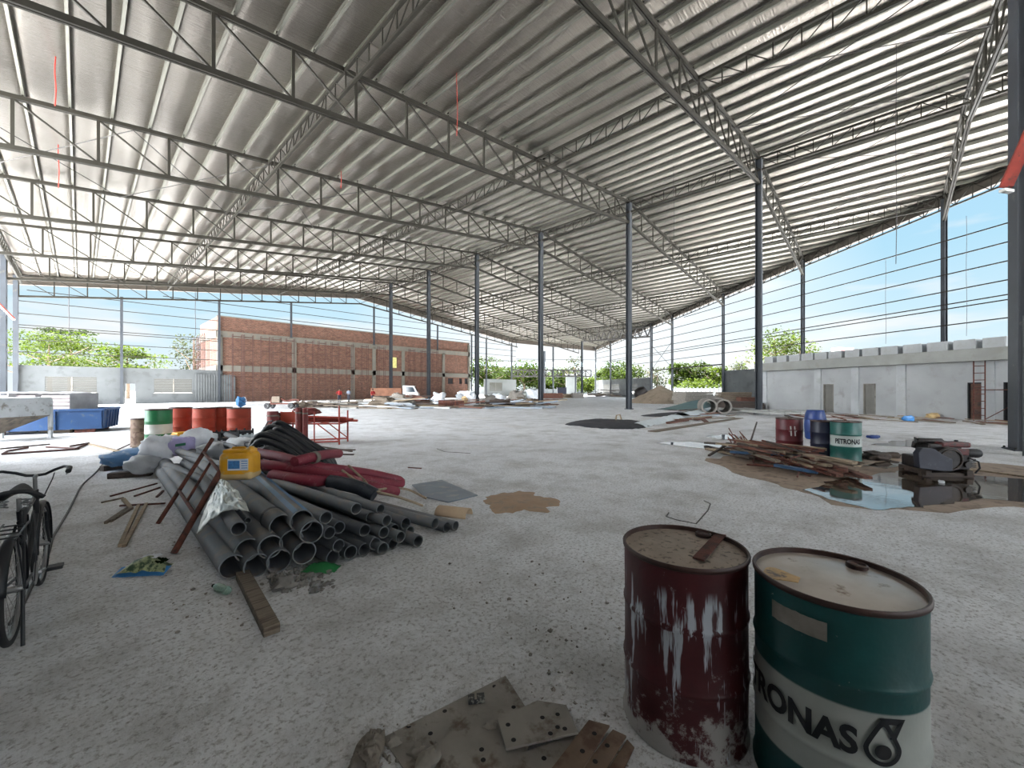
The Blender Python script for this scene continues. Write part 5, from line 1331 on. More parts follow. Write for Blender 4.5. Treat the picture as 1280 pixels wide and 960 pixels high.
def ragp(a, b):
    x, y = (a-0.5)*0.14, (b-0.5)*0.20
    v = Vector((a*3.2, b*3.6, 4)); w = mn.noise(v); w2 = mn.noise(v*2.3+Vector((5, 1, 0)))
    return c + cw(x*(1-0.35*b)+0.035*w, y+0.02*w2, 0.012+0.03*math.sin(PI*a)**0.6*math.sin(PI*b)**0.6+0.045*abs(w2)*math.sin(PI*b)**0.5*math.sin(PI*a)**0.5)
m.grid(ragp, 36, 40)
tag(m.build('rag', MAT['rag'], smooth=60, thick=0.003), 'crumpled dirty cloth rag on the ground at the picture bottom', 'rag')
# clay half tile, sheet and soil patch beyond the heap
tl = thing('clay_tile', 'tan half-round tile lying at the end of the slim pipes', 'tile', gp(567, 644), 0)
d = (gp(578, 641)-gp(533, 636)).normalized(); an = math.atan2(d.y, d.x); tl.rotation_euler = (0, 0, an)
m = MB(); m.grid(lambda a, b: ((a-0.5)*0.44, 0.11*math.cos(PI*b), 0.10*math.sin(PI*b)+0.004), 2, 14); m.build('shell', MAT['tan'], tl, smooth=60, thick=0.012)
m = MB(); pts = [gp(515, 607), gp(552, 601), gp(597, 620), gp(560, 629), gp(530, 622)]
m.prism([(p.x, p.y) for p in pts], 0.004, 0.02); tag(m.build('panel', MAT['gsheet']), 'flat grey-blue sheet lying on the ground beyond the clay tile', 'sheet')
m = MB(); c = gp(645, 627)
def spill(a, b):
    th = 2*PI*b; k = 1+0.45*mn.noise(Vector((math.cos(th)*1.6, math.sin(th)*1.6, 4)))+0.25*mn.noise(Vector((math.cos(th)*5, math.sin(th)*5, 4)))
    return c + cw(0.52*k*a*math.cos(th), 0.62*k*a*math.sin(th), 0.045*(1-a)**0.8+0.02*mn.noise(Vector((a*7*math.cos(th), a*7*math.sin(th), 1)))*(1-a)-0.002*a)
m.grid(spill, 14, 60); tag(m.build('soil_heap', MAT['dirt'], smooth=60), 'low spill of brown soil in the middle of the bare ground', 'soil', kind='stuff')
m = MB(); m.path([gp(836, 641), gp(833, 646), gp(845, 650), gp(870, 655), gp(885, 638), gp(888, 630), gp(880, 626)], 0.009, 6); tag(m.build('wire', MAT['cable'], smooth=60), 'thin grey wire curling on the ground behind the maroon drum', 'wire')
m = MB(); m.path([gp(546, 561), gp(556, 565), gp(575, 566), gp(588, 567)], 0.012, 6); tag(m.build('wire', MAT['cable'], smooth=60), 'bent thin bar on the open ground past the trestle', 'wire')
stick('rod', gp(510, 585), gp(527, 586), 0.02, 0.02, 'rust', 'short dark rod alone on the open ground', 'rod')
# ground cable
hose('cable', [gp(175, 548, 0.012), gp(160, 556, 0.012), gp(140, 566, 0.012), gp(122, 588, 0.012), gp(103, 606, 0.012), gp(94, 622, 0.012), gp(86, 638, 0.012), gp(76, 655, 0.012), gp(66, 672, 0.012), gp(61, 690, 0.012), gp(52, 710, 0.012), gp(40, 732, 0.012), gp(28, 757, 0.012), gp(12, 780, 0.012)], 0.012, 'cable', 'long grey cable snaking over the ground past the bicycle', 'cable')
# ---------------------------------------------------------------- bicycle at the picture edge
bk = thing('bicycle', 'old black bicycle with a curved handlebar, cut off by the picture edge', 'bicycle', (0, 0, 0))
hd = cw(-0.68, 0.733).normalized(); rt = cw(0.733, 0.68).normalized(); UPV = Vector((0, 0, 1))
ax = cw(-3.26, 2.62, 0.34)
bk.location = (ax.x, ax.y, 0)
def bp(f, s, z): return hd*f + rt*s + UPV*z                                # forward, to the right, up
def wheel(f, nm):
    c = bp(f, 0, 0.34); w = thing(nm, None, None); w.parent = bk
    def ringpts(r, n=40): return [c + hd*r*math.cos(2*PI*i/n) + UPV*r*math.sin(2*PI*i/n) for i in range(n)]
    m = MB(); m.path(ringpts(0.322), 0.020, 10, closed=True); m.build('tyre', MAT['black'], w, smooth=60)
    m = MB(); m.path(ringpts(0.296), 0.012, 8, closed=True); m.build('rim', MAT['chrome'], w, smooth=60)
    m = MB()
    for i in range(28):
        a = 2*PI*i/28; s = 0.03 if i % 2 else -0.03
        m.tube(c + rt*s + (hd*math.cos(a+0.6)+UPV*math.sin(a+0.6))*0.025, c + (hd*math.cos(a)+UPV*math.sin(a))*0.292, 0.0013, 4)
    m.build('spokes', MAT['chrome'], w)
    m = MB(); m.tube(c-rt*0.05, c+rt*0.05, 0.022, 12); m.build('hub', MAT['chrome'], w, smooth=50)
    m = MB(); m.grid(lambda a, b: c + (hd*math.cos(-0.35+3.3*a+(0 if f == 0 else 0.2)) + UPV*math.sin(-0.35+3.3*a+(0 if f == 0 else 0.2)))*(0.362-0.02*(2*b-1)**2) + rt*0.03*(2*b-1), 26, 4); m.build('mudguard', MAT['blackp'], w, smooth=60, thick=0.002)
wheel(0.0, 'rear_wheel'); wheel(1.08, 'front_wheel')
BBK = bp(0.44, 0, 0.29); ST_ = bp(0.24, 0, 0.80); HDt, HDb = bp(0.83, 0, 0.84), bp(0.88, 0, 0.64); RA, FA = bp(0, 0, 0.34), bp(1.08, 0, 0.34)
m = MB()
m.tube(BBK, ST_, 0.015, 10); m.tube(BBK, HDb, 0.016, 10); m.tube(ST_-UPV*0.08, HDt-UPV*0.05, 0.014, 10); m.tube(HDb, HDt, 0.018, 10)
for s in (-0.055, 0.055): m.tube(RA+rt*s, BBK+rt*s*0.6, 0.009, 8); m.tube(RA+rt*s, ST_-UPV*0.10+rt*s*0.3, 0.008, 8)
m.build('frame', MAT['blackp'], bk, smooth=50)
m = MB()
for s in (-0.05, 0.05): m.path([HDb+rt*s, bp(0.93, s, 0.5), FA+rt*s], 0.010, 8)
m.build('fork', MAT['blackp'], bk, smooth=50)
m = MB(); m.tube(ST_, ST_+UPV*0.09+hd*-0.01, 0.013, 10); m.build('seat_post', MAT['chrome'], bk)
m = MB()
def sad(a, b):
    f = -0.13+0.27*a; w = 0.105*(1-a)**0.7+0.028; s = (2*b-1)
    return bp(0.20+f, s*w, 0.935 + 0.018*(1-s*s) - 0.04*abs(s)**3 + 0.012*math.cos(PI*a*2))
m.grid(sad, 16, 12); m.build('saddle', MAT['black'], bk, smooth=60, thick=0.025)
m = MB()
for s in (-0.05, 0.05):
    n = 10; m.path([bp(0.10, s, 0.86)+hd*0.03*math.sin(2.4*i)+rt*0.022*math.cos(2.4*i)+UPV*0.008*i*0.6 for i in range(n+1)], 0.005, 5)
m.build('saddle_spring', MAT['chrome'], bk)
m = MB(); m.tube(HDt, bp(0.81, 0, 0.94), 0.012, 10); m.path([bp(0.81, 0, 0.94), bp(0.86, 0, 0.95)], 0.014, 8); m.build('stem', MAT['chrome'], bk, smooth=50)
bar = []
for s in (-1, 1):
    pts = [bp(0.86, 0, 0.95), bp(0.86, s*0.05, 0.955), bp(0.84, s*0.10, 0.985), bp(0.78, s*0.16, 1.015), bp(0.68, s*0.20, 1.02), bp(0.56, s*0.205, 1.015)]
    m = MB(); m.path(pts, 0.011, 10); m.build('handlebar', MAT['blackp'], bk, smooth=60)
    m = MB(); m.tube(bp(0.64, s*0.202, 1.0195), bp(0.49, s*0.208, 1.012), 0.017, 12); m.build('grip', MAT['black'], bk, smooth=50)
    m = MB(); m.path([bp(0.72, s*0.185, 1.005), bp(0.66, s*0.19, 0.985), bp(0.54, s*0.195, 0.985)], 0.006, 6); m.build('brake_lever', MAT['chrome'], bk, smooth=50)
m = MB(); m.path([bp(0.85, 0.1, 0.96), bp(0.95, 0.08, 0.9), bp(0.93, 0.03, 0.75)], 0.004, 5); m.build('brake_cable', MAT['wire'], bk)
m = MB(); m.lathe([(0.085, -0.003), (0.085, 0.003)], 28, Matrix.Translation(BBK+rt*0.05) @ rt.to_track_quat('Z', 'Y').to_matrix().to_4x4()); m.build('chainring', MAT['chrome'], bk)
m = MB()
for s, a in ((1, -0.2), (-1, PI-0.2)):
    e = BBK + rt*s*0.075 + hd*0.17*math.cos(a) + UPV*0.17*math.sin(a); m.tube(BBK+rt*s*0.07, e, 0.010, 8)
m.build('crank', MAT['chrome'], bk)
for s, a in ((1, -0.2), (-1, PI-0.2)):
    e = BBK + rt*s*0.13 + hd*0.17*math.cos(a) + UPV*0.17*math.sin(a); m = MB(); m.beam(e-hd*0.045, e+hd*0.045, 0.085, 0.026); m.build('pedal', MAT['black'], bk, bevel=0.005)
m = MB()
for s in (-0.055, 0.055): m.path([bp(0.15, s, 0.74), bp(-0.28, s, 0.73)], 0.006, 6); m.tube(bp(-0.22, s, 0.73), RA+rt*s, 0.005, 6)
for k in range(4): m.tube(bp(0.1-0.11*k, -0.06, 0.735), bp(0.1-0.11*k, 0.06, 0.735), 0.005, 6)
m.build('rear_rack', MAT['blackp'], bk)
m = MB(); m.path([bp(0.05, 0.09, 0.83), bp(0.06, 0.10, 0.55), bp(0.05, 0.09, 0.35)], 0.004, 5); m.build('cord', MAT['wire'], bk)
m = MB(); m.box((0, 0, 0), (0.12, 0.02, 0.24), None); o = m.build('tool_bag', MAT['black'], bk, bevel=0.008); o.location = bp(0.22, 0.02, 0.70); o.rotation_euler = (0, 0, math.atan2(hd.y, hd.x))
m = MB(); m.tube(bp(-0.02, 0.05, 0.33), bp(-0.16, 0.07, 0.02), 0.010, 8); m.build('kickstand', MAT['blackp'], bk)

# ---------------------------------------------------------------- hopper, bags, skip
hp = thing('concrete_hopper', 'pale cement-splashed steel hopper on four legs, cut off by the picture edge', 'hopper', at(-4, 12.6), CAMROT+0.06)
m = MB(); w = 0.78
m.add([(-w, -w, 0.78), (w, -w, 0.78), (w, w, 0.78), (-w, w, 0.78), (-w, -w, 1.34), (w, -w, 1.34), (w, w, 1.34), (-w, w, 1.34)], [(0, 1, 5, 4), (1, 2, 6, 5), (2, 3, 7, 6), (3, 0, 4, 7)])
m.build('upper_skirt', MAT['hopper'], hp, thick=0.012)
m = MB(); s = 0.16
m.add([(-s-0.3, -s, 0.20), (s-0.3, -s, 0.20), (s-0.3, s, 0.20), (-s-0.3, s, 0.20), (-w, -w, 0.78), (w, -w, 0.78), (w, w, 0.78), (-w, w, 0.78)], [(0, 1, 5, 4), (1, 2, 6, 5), (2, 3, 7, 6), (3, 0, 4, 7), (3, 2, 1, 0)])
m.build('cone', MAT['hopper_d'], hp, thick=0.012)
for x in (-1, 1):
    for y in (-1, 1):
        m = MB(); m.box((x*(w-0.02), y*(w+0.02), 0.66), (0.11, 0.07, 1.32)); m.box((x*(w-0.02), y*(w+0.02), 0.01), (0.18, 0.14, 0.02)); m.build('leg', MAT['hopper'], hp, bevel=0.006)
m = MB()
for a, b in (((-w, -w), (w, -w)), ((w, -w), (w, w)), ((w, w), (-w, w)), ((-w, w), (-w, -w))): m.beam((a[0], a[1], 1.34), (b[0], b[1], 1.34), 0.07, 0.05)
m.build('top_rim', MAT['hopper'], hp)
m = MB(); m.box((-0.3, -0.2, 0.17), (0.4, 0.28, 0.16)); m.build('gate_box', MAT['hopper'], hp, bevel=0.02)
m = MB(); m.beam((-0.15, -w-0.05, 0.03), (w, -w-0.05, 0.06), 0.04, 0.04); m.build('lever', MAT['rust'], hp)
for i, (px, Y, w, lab) in enumerate([(14, 15.6, 1.0, 'pallet stack of grey cement bags farthest behind the hopper, cut by the picture edge'), (46, 15.8, 1.05, 'pallet stack of grey cement bags right behind the middle of the hopper'), (86, 15.6, 1.15, 'pallet stack of grey cement bags behind the blue skip')]):
    pb = thing('bag_pallet', lab, 'pallet', at(px, Y), CAMROT, 'pallets of cement bags')
    m = MB()
    for k in range(5): m.box((-w/2+w*(k+0.5)/5, 0, 0.125), (w/5*0.7, 1.0, 0.02))
    for k in (-1, 0, 1): m.box((0, k*0.43, 0.06), (w, 0.09, 0.11))
    m.build('pallet_base', MAT['timber'], pb)
    for lv in range(9):
        m = MB(); rg = random.Random(lv+i*31)
        for k in range(3): m.box((rg.uniform(-0.02, 0.02), -0.32+0.32*k, 0.21+0.142*lv), (w*rg.uniform(0.95, 1.02), 0.30, 0.135))
        m.build('bag_layer', MAT['bags'], pb, bevel=0.035)
    m = MB(); m.grid(lambda a, b: ((a-0.5)*w*1.06, (b-0.5)*1.06, 1.47+0.07*math.sin(PI*a)**0.5*math.sin(PI*b)**0.5+0.02*mn.noise(Vector((a*6+i, b*6, 2)))), 14, 14); m.build('wrap_sheet', MAT['bagfilm'], pb, smooth=60)
    m = MB(); m.grid(lambda a, b: (w*0.52+0.01+0.012*mn.noise(Vector((a*8, b*8, i))), (a-0.5)*1.04, 0.3+1.18*b), 14, 14); m.build('wrap_sheet', MAT['bagfilm'], pb, smooth=60)
sk = thing('skip', 'blue open-topped steel skip with ribbed sides standing behind the hopper', 'skip', cw(-15.67, 15.4), 0)
ex = cw(-0.85, -0.52).normalized(); ey = cw(-0.53, 0.85).normalized()
sk.rotation_euler = (0, 0, math.atan2(ex.y, ex.x))                            # local x: along the front away from the corner; local y is then to the side
sy = 1.0 if Vector((-ex.y, ex.x, 0)).dot(ey) > 0 else -1.0
Ls, Ws, Hs = 3.3, 1.76, 0.86
m = MB(); m.add([(0.0, 0, 0.14), (Ls, 0, 0.14), (Ls, sy*Ws, 0.14), (0.0, sy*Ws, 0.14), (-0.06, -sy*0.04, Hs), (Ls+0.06, -sy*0.04, Hs), (Ls+0.06, sy*(Ws+0.04), Hs), (-0.06, sy*(Ws+0.04), Hs)],
            [(0, 1, 5, 4), (1, 2, 6, 5), (2, 3, 7, 6), (3, 0, 4, 7), (3, 2, 1, 0)]); m.build('tub', MAT['skipblue'], sk, thick=0.02)
for a, b in (((-0.06, -0.04), (Ls+0.06, -0.04)), ((Ls+0.06, -0.04), (Ls+0.06, Ws+0.04)), ((Ls+0.06, Ws+0.04), (-0.06, Ws+0.04)), ((-0.06, Ws+0.04), (-0.06, -0.04))):
    m = MB(); m.beam((a[0], sy*a[1], Hs), (b[0], sy*b[1], Hs), 0.09, 0.08); m.build('rim', MAT['skipblue'], sk)
for x in (0.03, 1.25, 1.4, 2.4):
    m = MB(); m.beam((x, -sy*0.03, 0.14), (x, -sy*0.07, Hs-0.04), 0.07, 0.05, (1, 0, 0)); m.build('rib', MAT['skipblue'], sk)
for y in (0.3, 0.62, 0.95, 1.28, 1.60):
    m = MB(); m.beam((-0.03, sy*y, 0.14), (-0.085, sy*y, Hs-0.04), 0.06, 0.05, (0, 1, 0)); m.build('rib', MAT['skipblue'], sk)
for x, y in ((0.5, 0.12), (2.8, 0.12), (0.5, Ws-0.12), (2.8, Ws-0.12)):
    m = MB(); m.box((x, sy*y, 0.08), (0.55, 0.12, 0.16)); m.build('skid', MAT['rust'], sk)
m = MB(); m.grid(lambda a, b: (0.02+(Ls-0.04)*a, sy*(0.02+(Ws-0.04)*b), 0.70+0.10*math.sin(PI*a)+0.14*mn.noise(Vector((a*9, b*6, 3)))), 30, 18); m.build('rubble_load', MAT['dstone'], sk, smooth=30)
# rails of a frame on the ground
ff = thing('scaffold_brace', 'red-brown scaffold brace lying flat on the ground in front of the hopper', 'scaffolding', (0, 0, 0))
for a, b in ((gp(3, 569), gp(93, 563)), (gp(10, 565), gp(35, 561)), (gp(93, 563), gp(111, 555)), (gp(58, 560), gp(98, 562)), (gp(88, 559), gp(111, 555)), (gp(3, 569), gp(10, 565))):
    m = MB(); m.tube(a+UPV*0.03, b+UPV*0.03, 0.026, 8); m.build('bar', MAT['rust_l'], ff)
stick('batten', gp(112, 556), gp(152, 566), 0.07, 0.04, 'timber_l', 'pale batten on the ground beyond the flat red-brown frame', 'batten')
stick('batten', gp(0, 562), gp(62, 556), 0.05, 0.04, 'timber_d', 'dark batten on the ground under the hopper leg', 'batten')

# ---------------------------------------------------------------- red trestle with bundle, posts and panel
ts = thing('trestle', 'rusty red tubular trestle frame standing behind the black pipe coil', 'trestle', at(395, 12.2), CAMROT+0.05)
xr = 0.82
for y in (-0.35, 0.35):
    m = MB(); m.tube((xr, y, 0), (xr, y, 0.98 if y > 0 else 1.15), 0.026, 8); m.build('leg', MAT['red_paint'], ts)
    m = MB(); m.tube((-0.85, y, 0), (-0.85, y, 0.98), 0.026, 8); m.build('leg', MAT['red_paint'], ts)
    m = MB(); m.tube((-0.85, y, 0.62), (xr, y, 0.62), 0.024, 8); m.build('rail', MAT['red_paint'], ts)
    m = MB(); m.tube((-0.85, y, 0.04), (xr, y, 0.10), 0.024, 8); m.build('rail', MAT['red_paint'], ts)
    m = MB(); m.tube((0.2, y, 0.6), (xr, y, 0.12), 0.018, 8); m.build('brace', MAT['red_paint'], ts)
for x in (-0.85, -0.25, 0.25, xr):
    m = MB(); m.tube((x, -0.35, 0.62), (x, 0.35, 0.62), 0.022, 8); m.build('cross_bar', MAT['red_paint'], ts)
for x in (-0.25, 0.1):
    m = MB(); m.tube((x, -0.35, 0.05), (x, -0.35, 0.95), 0.02, 8); m.build('brace', MAT['red_paint'], ts)
bn = [(-0.5, 0.9, 0.10), (-0.3, 1.05, -0.04), (-0.6, 0.8, -0.16), (-0.1, 1.2, 0.2), (-0.55, 1.1, 0.03), (-0.2, 0.95, -0.22)]
for i, (x0, x1, y) in enumerate(bn):
    p = ts.matrix_basis @ Vector((x0, y, 0.70+0.06*(i % 3))); q = ts.matrix_basis @ Vector((x1, y*0.6, 0.67+0.05*(i % 3)))
    m = MB(); m.tube(p, q, 0.035, 8); tag(m.build('steel_prop', MAT['red_paint'], smooth=50), 'red steel prop lying in the bundle on the trestle', 'prop', 'red props on the trestle')
lump('rope_heap', ts.matrix_basis @ Vector((-0.25, 0.0, 0.86)), (0.7, 0.4, 0.22), 'redband', 'tangle of dark red rope heaped on the props of the trestle', 'rope', 71, CAMROT, 0.9)
for i, (px, Y, w, h, lab) in enumerate([(341, 11.6, 0.30, 1.0, 'dark red post at the coil end of the trestle, the shorter wide one'), (373.5, 10.9, 0.17, 1.14, 'dark red post in front of the trestle, first of the close pair'), (381.5, 10.9, 0.14, 1.12, 'dark red post in front of the trestle, second of the close pair'), (348, 11.8, 0.14, 0.95, 'thin dark red post touching the shorter wide one')]):
    t = thing('post', lab, 'post', at(px, Y), CAMROT)
    m = MB(); m.lathe([(w*0.5, 0.0), (w*0.5, h-0.03), (w*0.46, h), (0, h)], 20); m.build('shaft', MAT['redband'], t, smooth=40)
    m = MB(); m.lathe([(w*0.52, h*0.86), (w*0.53, h*0.88), (w*0.52, h*0.90)], 20); m.f = m.f[:-2]; m.build('collar', MAT['rag'], t)
t = thing('board', 'orange board standing upright between the dark red posts', 'board', at(361, 11.7), CAMROT)
m = MB(); m.box((0, 0, 0.82), (0.46, 0.03, 0.32)); m.build('panel', MAT['orange'], t, bevel=0.004)
for x in (-0.2, 0.2):
    m = MB(); m.tube((x, 0.03, 0), (x, 0.03, 0.95), 0.018, 8); m.build('leg', MAT['red_paint'], t)
m = MB(); m.path([at(332, 11.2), at(332, 11.2, 0.62), at(335, 11.2, 0.74), at(341, 11.2, 0.76)], 0.02, 8); tag(m.build('bent_tube', MAT['blackp'], smooth=60), 'bent dark tube standing before the shorter red post', 'tube')
for a, b, lab in ((gp(395, 558), gp(440, 565), 'dark bar on the ground past the black coil, upper one'), (gp(397, 562), gp(444, 563), 'dark bar on the ground past the black coil, crossing one'), (gp(405, 568), gp(442, 569), 'dark bar on the ground past the black coil, lowest one')):
    stick('bar', a, b, 0.05, 0.03, 'timber_d', lab, 'bar')

# ---------------------------------------------------------------- scrap timber heap, puddles and engine on the open side
def puddle(pix, z, mat, name, label, cat, seed=0, jag=0.05):
    pts = [gp(x, y) for x, y in pix]; out = []
    for i in range(len(pts)):
        a, b = pts[i], pts[(i+1) % len(pts)]
        for k in range(8):
            p = a.lerp(b, k/8); s = jag*(b-a).length
            p = p + Vector((mn.noise(p*1.7+Vector((seed, 0, 0))), mn.noise(p*1.7+Vector((0, seed, 5))), 0))*s*1.3 + Vector((mn.noise(p*5), mn.noise(p*5+Vector((7, 0, 0))), 0))*s*0.5
            out.append((p.x, p.y))
    m = MB(); m.prism(out, z-0.006, z); o = m.build(name, mat); b = bmesh.new(); b.from_mesh(o.data); bmesh.ops.triangulate(b, faces=b.faces); b.to_mesh(o.data); b.free()
    return tag(o, label, cat, kind='stuff')
puddle([(880, 574), (985, 566), (1120, 570), (1300, 584), (1500, 600), (1500, 650), (1290, 634), (1150, 640), (1040, 630), (985, 610), (915, 590)], 0.004, MAT['wet'], 'wet_mud', 'wet brown mud round the scrap timber heap and the engine', 'mud', 3, 0.12)
puddle([(1005, 612), (1050, 600), (1090, 592), (1150, 588), (1230, 596), (1290, 600), (1420, 612), (1420, 640), (1280, 628), (1215, 622), (1160, 636), (1095, 638), (1040, 626)], 0.009, MAT['water'], 'puddle', 'large muddy puddle round the engine reflecting the sky', 'puddle', 8, 0.12)
puddle([(823, 554), (860, 552), (905, 557), (902, 563), (862, 559)], 0.006, MAT['water'], 'puddle', 'bright narrow puddle at the tip of the scrap timber heap', 'puddle', 4, 0.08)
puddle([(884, 546), (905, 543), (930, 547), (905, 550)], 0.006, MAT['water'], 'puddle', 'small bright puddle behind the scrap timber heap', 'puddle', 5, 0.08)
puddle([(1080, 556), (1150, 548), (1180, 552), (1170, 560), (1120, 558)], 0.006, MAT['water'], 'puddle', 'pale shallow puddle between the teal drum and the engine', 'puddle', 6, 0.1)
puddle([(1078, 582), (1115, 576), (1135, 580), (1110, 586)], 0.011, MAT['water'], 'puddle', 'small puddle right beside the foot of the teal drum', 'puddle', 7, 0.1)
# heap of timber and rods
rg = random.Random(77)
mats = ['timber', 'timber_l', 'timber_r', 'timber_d', 'timber_r', 'timber']
hc0 = gp(978, 579)
protos = {}
def heap_piece(p, q, w, h, mat, label, group, nm='timber_offcut', cat='timber'):
    L = (q-p).length; key = (nm, mat, round(w, 3), round(h, 3))
    if key not in protos:
        m = MB()
        if nm == 'steel_rod': m.tube((-0.5, 0, 0), (0.5, 0, 0), w/2, 7)
        else: m.beam((-0.5, 0, 0), (0.5, 0, 0), w, h)
        protos[key] = m.mesh(nm, MAT[mat])
    o = bpy.data.objects.new(nm, protos[key]); COL.objects.link(o)
    d = (q-p).normalized(); o.location = (p+q)/2; o.rotation_mode = 'QUATERNION'; o.rotation_quaternion = d.to_track_quat('X', 'Z'); o.scale = (L, 1, 1)
    return tag(o, label, cat, group)
GH = 'scrap timber heap by the puddle'
# long pieces run from far side (column ~905) to the near side (column ~1075)
dl = (gp(1050, 602)-gp(915, 566)).normalized(); dp = Vector((-dl.y, dl.x, 0))
if (CT*dp.x-ST*dp.y)*0 + (ST*dp.x+CT*dp.y) < 0: dp = -dp
for i in range(104):
    a = rg.uniform(-1.0, 1.0); s = rg.uniform(-0.62, 0.72); L = rg.uniform(0.8, 1.9)
    top = 0.46*(1-abs(a))**0.5*(1-(s/1.0)**2)
    z = 0.03 + top*rg.random()**0.7
    c = hc0 + dl*a*1.15 + dp*s; an = rg.gauss(0, 0.22) if i % 6 else rg.uniform(-1.2, 1.2)
    cx, cy = CT*c.x-ST*c.y, ST*c.x+CT*c.y
    if cy > 8.35 and cx/cy > 0.70: continue
    d = dl*math.cos(an) + dp*math.sin(an); tl_ = rg.uniform(-0.05, 0.05)
    p, q = c-d*L/2+UPV*(z-tl_), c+d*L/2+UPV*(z+tl_)
    p.z = max(p.z, 0.03); q.z = max(q.z, 0.03)
    if i % 3 == 0: heap_piece(p, q, rg.choice((0.03, 0.04)), 0, 'rust', 'thin rusty bar in the scrap timber heap by the puddle', 'rusty bars in the scrap timber heap', 'steel_rod', 'bar')
    else: heap_piece(p, q, rg.choice((0.06, 0.09, 0.13)), rg.choice((0.03, 0.05)), rg.choice(mats), 'weathered stick of timber in the scrap heap by the puddle', GH)
heap_piece(gp(913, 573)+UPV*0.16, gp(1000, 582)+UPV*0.20, 0.10, 0.05, 'bluepvc', 'dark blue strip along the flank of the scrap timber heap, farther one', 'blue strips in the scrap timber heap', 'strip', 'strip')
heap_piece(gp(968, 590)+UPV*0.14, gp(1022, 597)+UPV*0.10, 0.13, 0.05, 'bluepvc', 'dark blue strip on the near flank of the scrap timber heap, closer one', 'blue strips in the scrap timber heap', 'strip', 'strip')
heap_piece(gp(886, 572)+UPV*0.05, gp(912, 561)+UPV*0.16, 0.05, 0.04, 'timber_d', 'dark stick jutting out of the tip of the scrap heap onto bare ground', 'odd sticks at the scrap timber heap', 'stick', 'stick')
heap_piece(gp(936, 560)+UPV*0.03, gp(946, 546)+UPV*0.50, 0.04, 0.03, 'timber_d', 'stick pointing up from the top of the scrap timber heap', 'odd sticks at the scrap timber heap', 'stick', 'stick')
heap_piece(gp(920, 567)+UPV*0.34, gp(1032, 572)+UPV*0.20, 0.13, 0.06, 'timber_l', 'long pale beam lying on top of the scrap timber heap', 'odd sticks at the scrap timber heap', 'beam', 'beam')
heap_piece(gp(882, 556)+UPV*0.06, gp(925, 562)+UPV*0.12, 0.16, 0.05, 'timber_d', 'dark plank ending beside the narrow bright puddle', 'odd sticks at the scrap timber heap', 'plank', 'plank')
for i in range(16):
    px = rg.uniform(916, 935); p = gp(px, rg.uniform(556, 566))+UPV*rg.uniform(0.12, 0.3); q = p + cw(rg.uniform(-0.06, 0.06), rg.uniform(0.1, 0.4), rg.uniform(0.05, 0.22))
    heap_piece(p, q, 0.028, 0, 'rust', 'rusty bar end standing up at the tip of the scrap heap', 'rusty bar ends of the scrap timber heap', 'steel_rod', 'bar')
for i, (px, py, s) in enumerate([(1083, 573, 0.15), (1098, 575, 0.2), (1112, 572, 0.16), (1090, 569, 0.14)]):
    lump('mud_clod', gp(px, py), (s*2.6, s*2, s*0.8), 'timber_d', 'dark clod of wet rubbish by the foot of the teal drum, %s' % ['nearest the drum', 'between drum and engine', 'by the small puddle', 'on the timber side'][i], 'mud', 80+i, CAMROT, 0.8)
# engine with belt guard
en = thing('engine', 'greasy dark diesel engine with a belt guard standing in the puddle', 'engine', at(1172, 7.75), CAMROT-0.12)
QYm = Matrix.Rotation(PI/2, 4, 'X')
m = MB(); m.prism([(-0.66, 0.18), (-0.30, 0.14), (-0.12, 0.14), (-0.12, 0.36), (-0.24, 0.42), (-0.42, 0.55), (-0.62, 0.56), (-0.69, 0.46)], -0.06, 0.06, Matrix.Translation((0.02, -0.36, 0)) @ QYm); m.build('belt_guard', MAT['guard'], en, bevel=0.012)
m = MB()
for x in (-0.40, 0.28): m.box((x, 0.0, 0.09), (0.10, 0.62, 0.10))
for y in (-0.22, 0.22): m.box((-0.05, y, 0.04), (0.86, 0.09, 0.08))
m.build('skid_frame', MAT['timber_d'], en, bevel=0.006)
m = MB(); m.box((0.12, 0.0, 0.30), (0.50, 0.42, 0.34)); m.box((0.02, 0.02, 0.52), (0.56, 0.32, 0.16)); m.box((-0.30, 0.05, 0.26), (0.34, 0.34, 0.22)); m.build('engine_block', MAT['engine'], en, bevel=0.025)
m = MB(); m.lathe([(0.02, -0.05), (0.21, -0.05), (0.23, -0.03), (0.23, 0.03), (0.21, 0.05), (0.02, 0.05)], 30, Matrix.Translation((-0.02, -0.24, 0.34)) @ QYm); m.build('flywheel', MAT['engine'], en, smooth=40)
m = MB(); m.lathe([(0.17, -0.012), (0.19, -0.012), (0.19, 0.012), (0.17, 0.012)], 30, Matrix.Translation((-0.02, -0.30, 0.34)) @ QYm, close=True); m.build('flywheel_ring', MAT['timber_d'], en, smooth=40)
m = MB(); m.box((0.20, -0.02, 0.59), (0.50, 0.26, 0.10)); m.build('fuel_tank', MAT['engine_r'], en, bevel=0.03)
m = MB(); m.lathe([(0.028, 0), (0.028, 0.03), (0, 0.035)], 14, Matrix.Translation((0.30, -0.02, 0.64))); m.build('tank_cap', MAT['blackp'], en)
m = MB(); m.box((0.19, -0.20, 0.47), (0.30, 0.06, 0.12)); m.build('red_housing', MAT['engine_r'], en, bevel=0.015)
m = MB(); m.lathe([(0.0, -0.12), (0.075, -0.11), (0.085, -0.08), (0.085, 0.08), (0.07, 0.12), (0, 0.12)], 18, Matrix.Translation((0.46, -0.14, 0.44)) @ Matrix.Rotation(PI/2, 4, 'Y')); m.build('air_filter', MAT['black'], en, smooth=40)
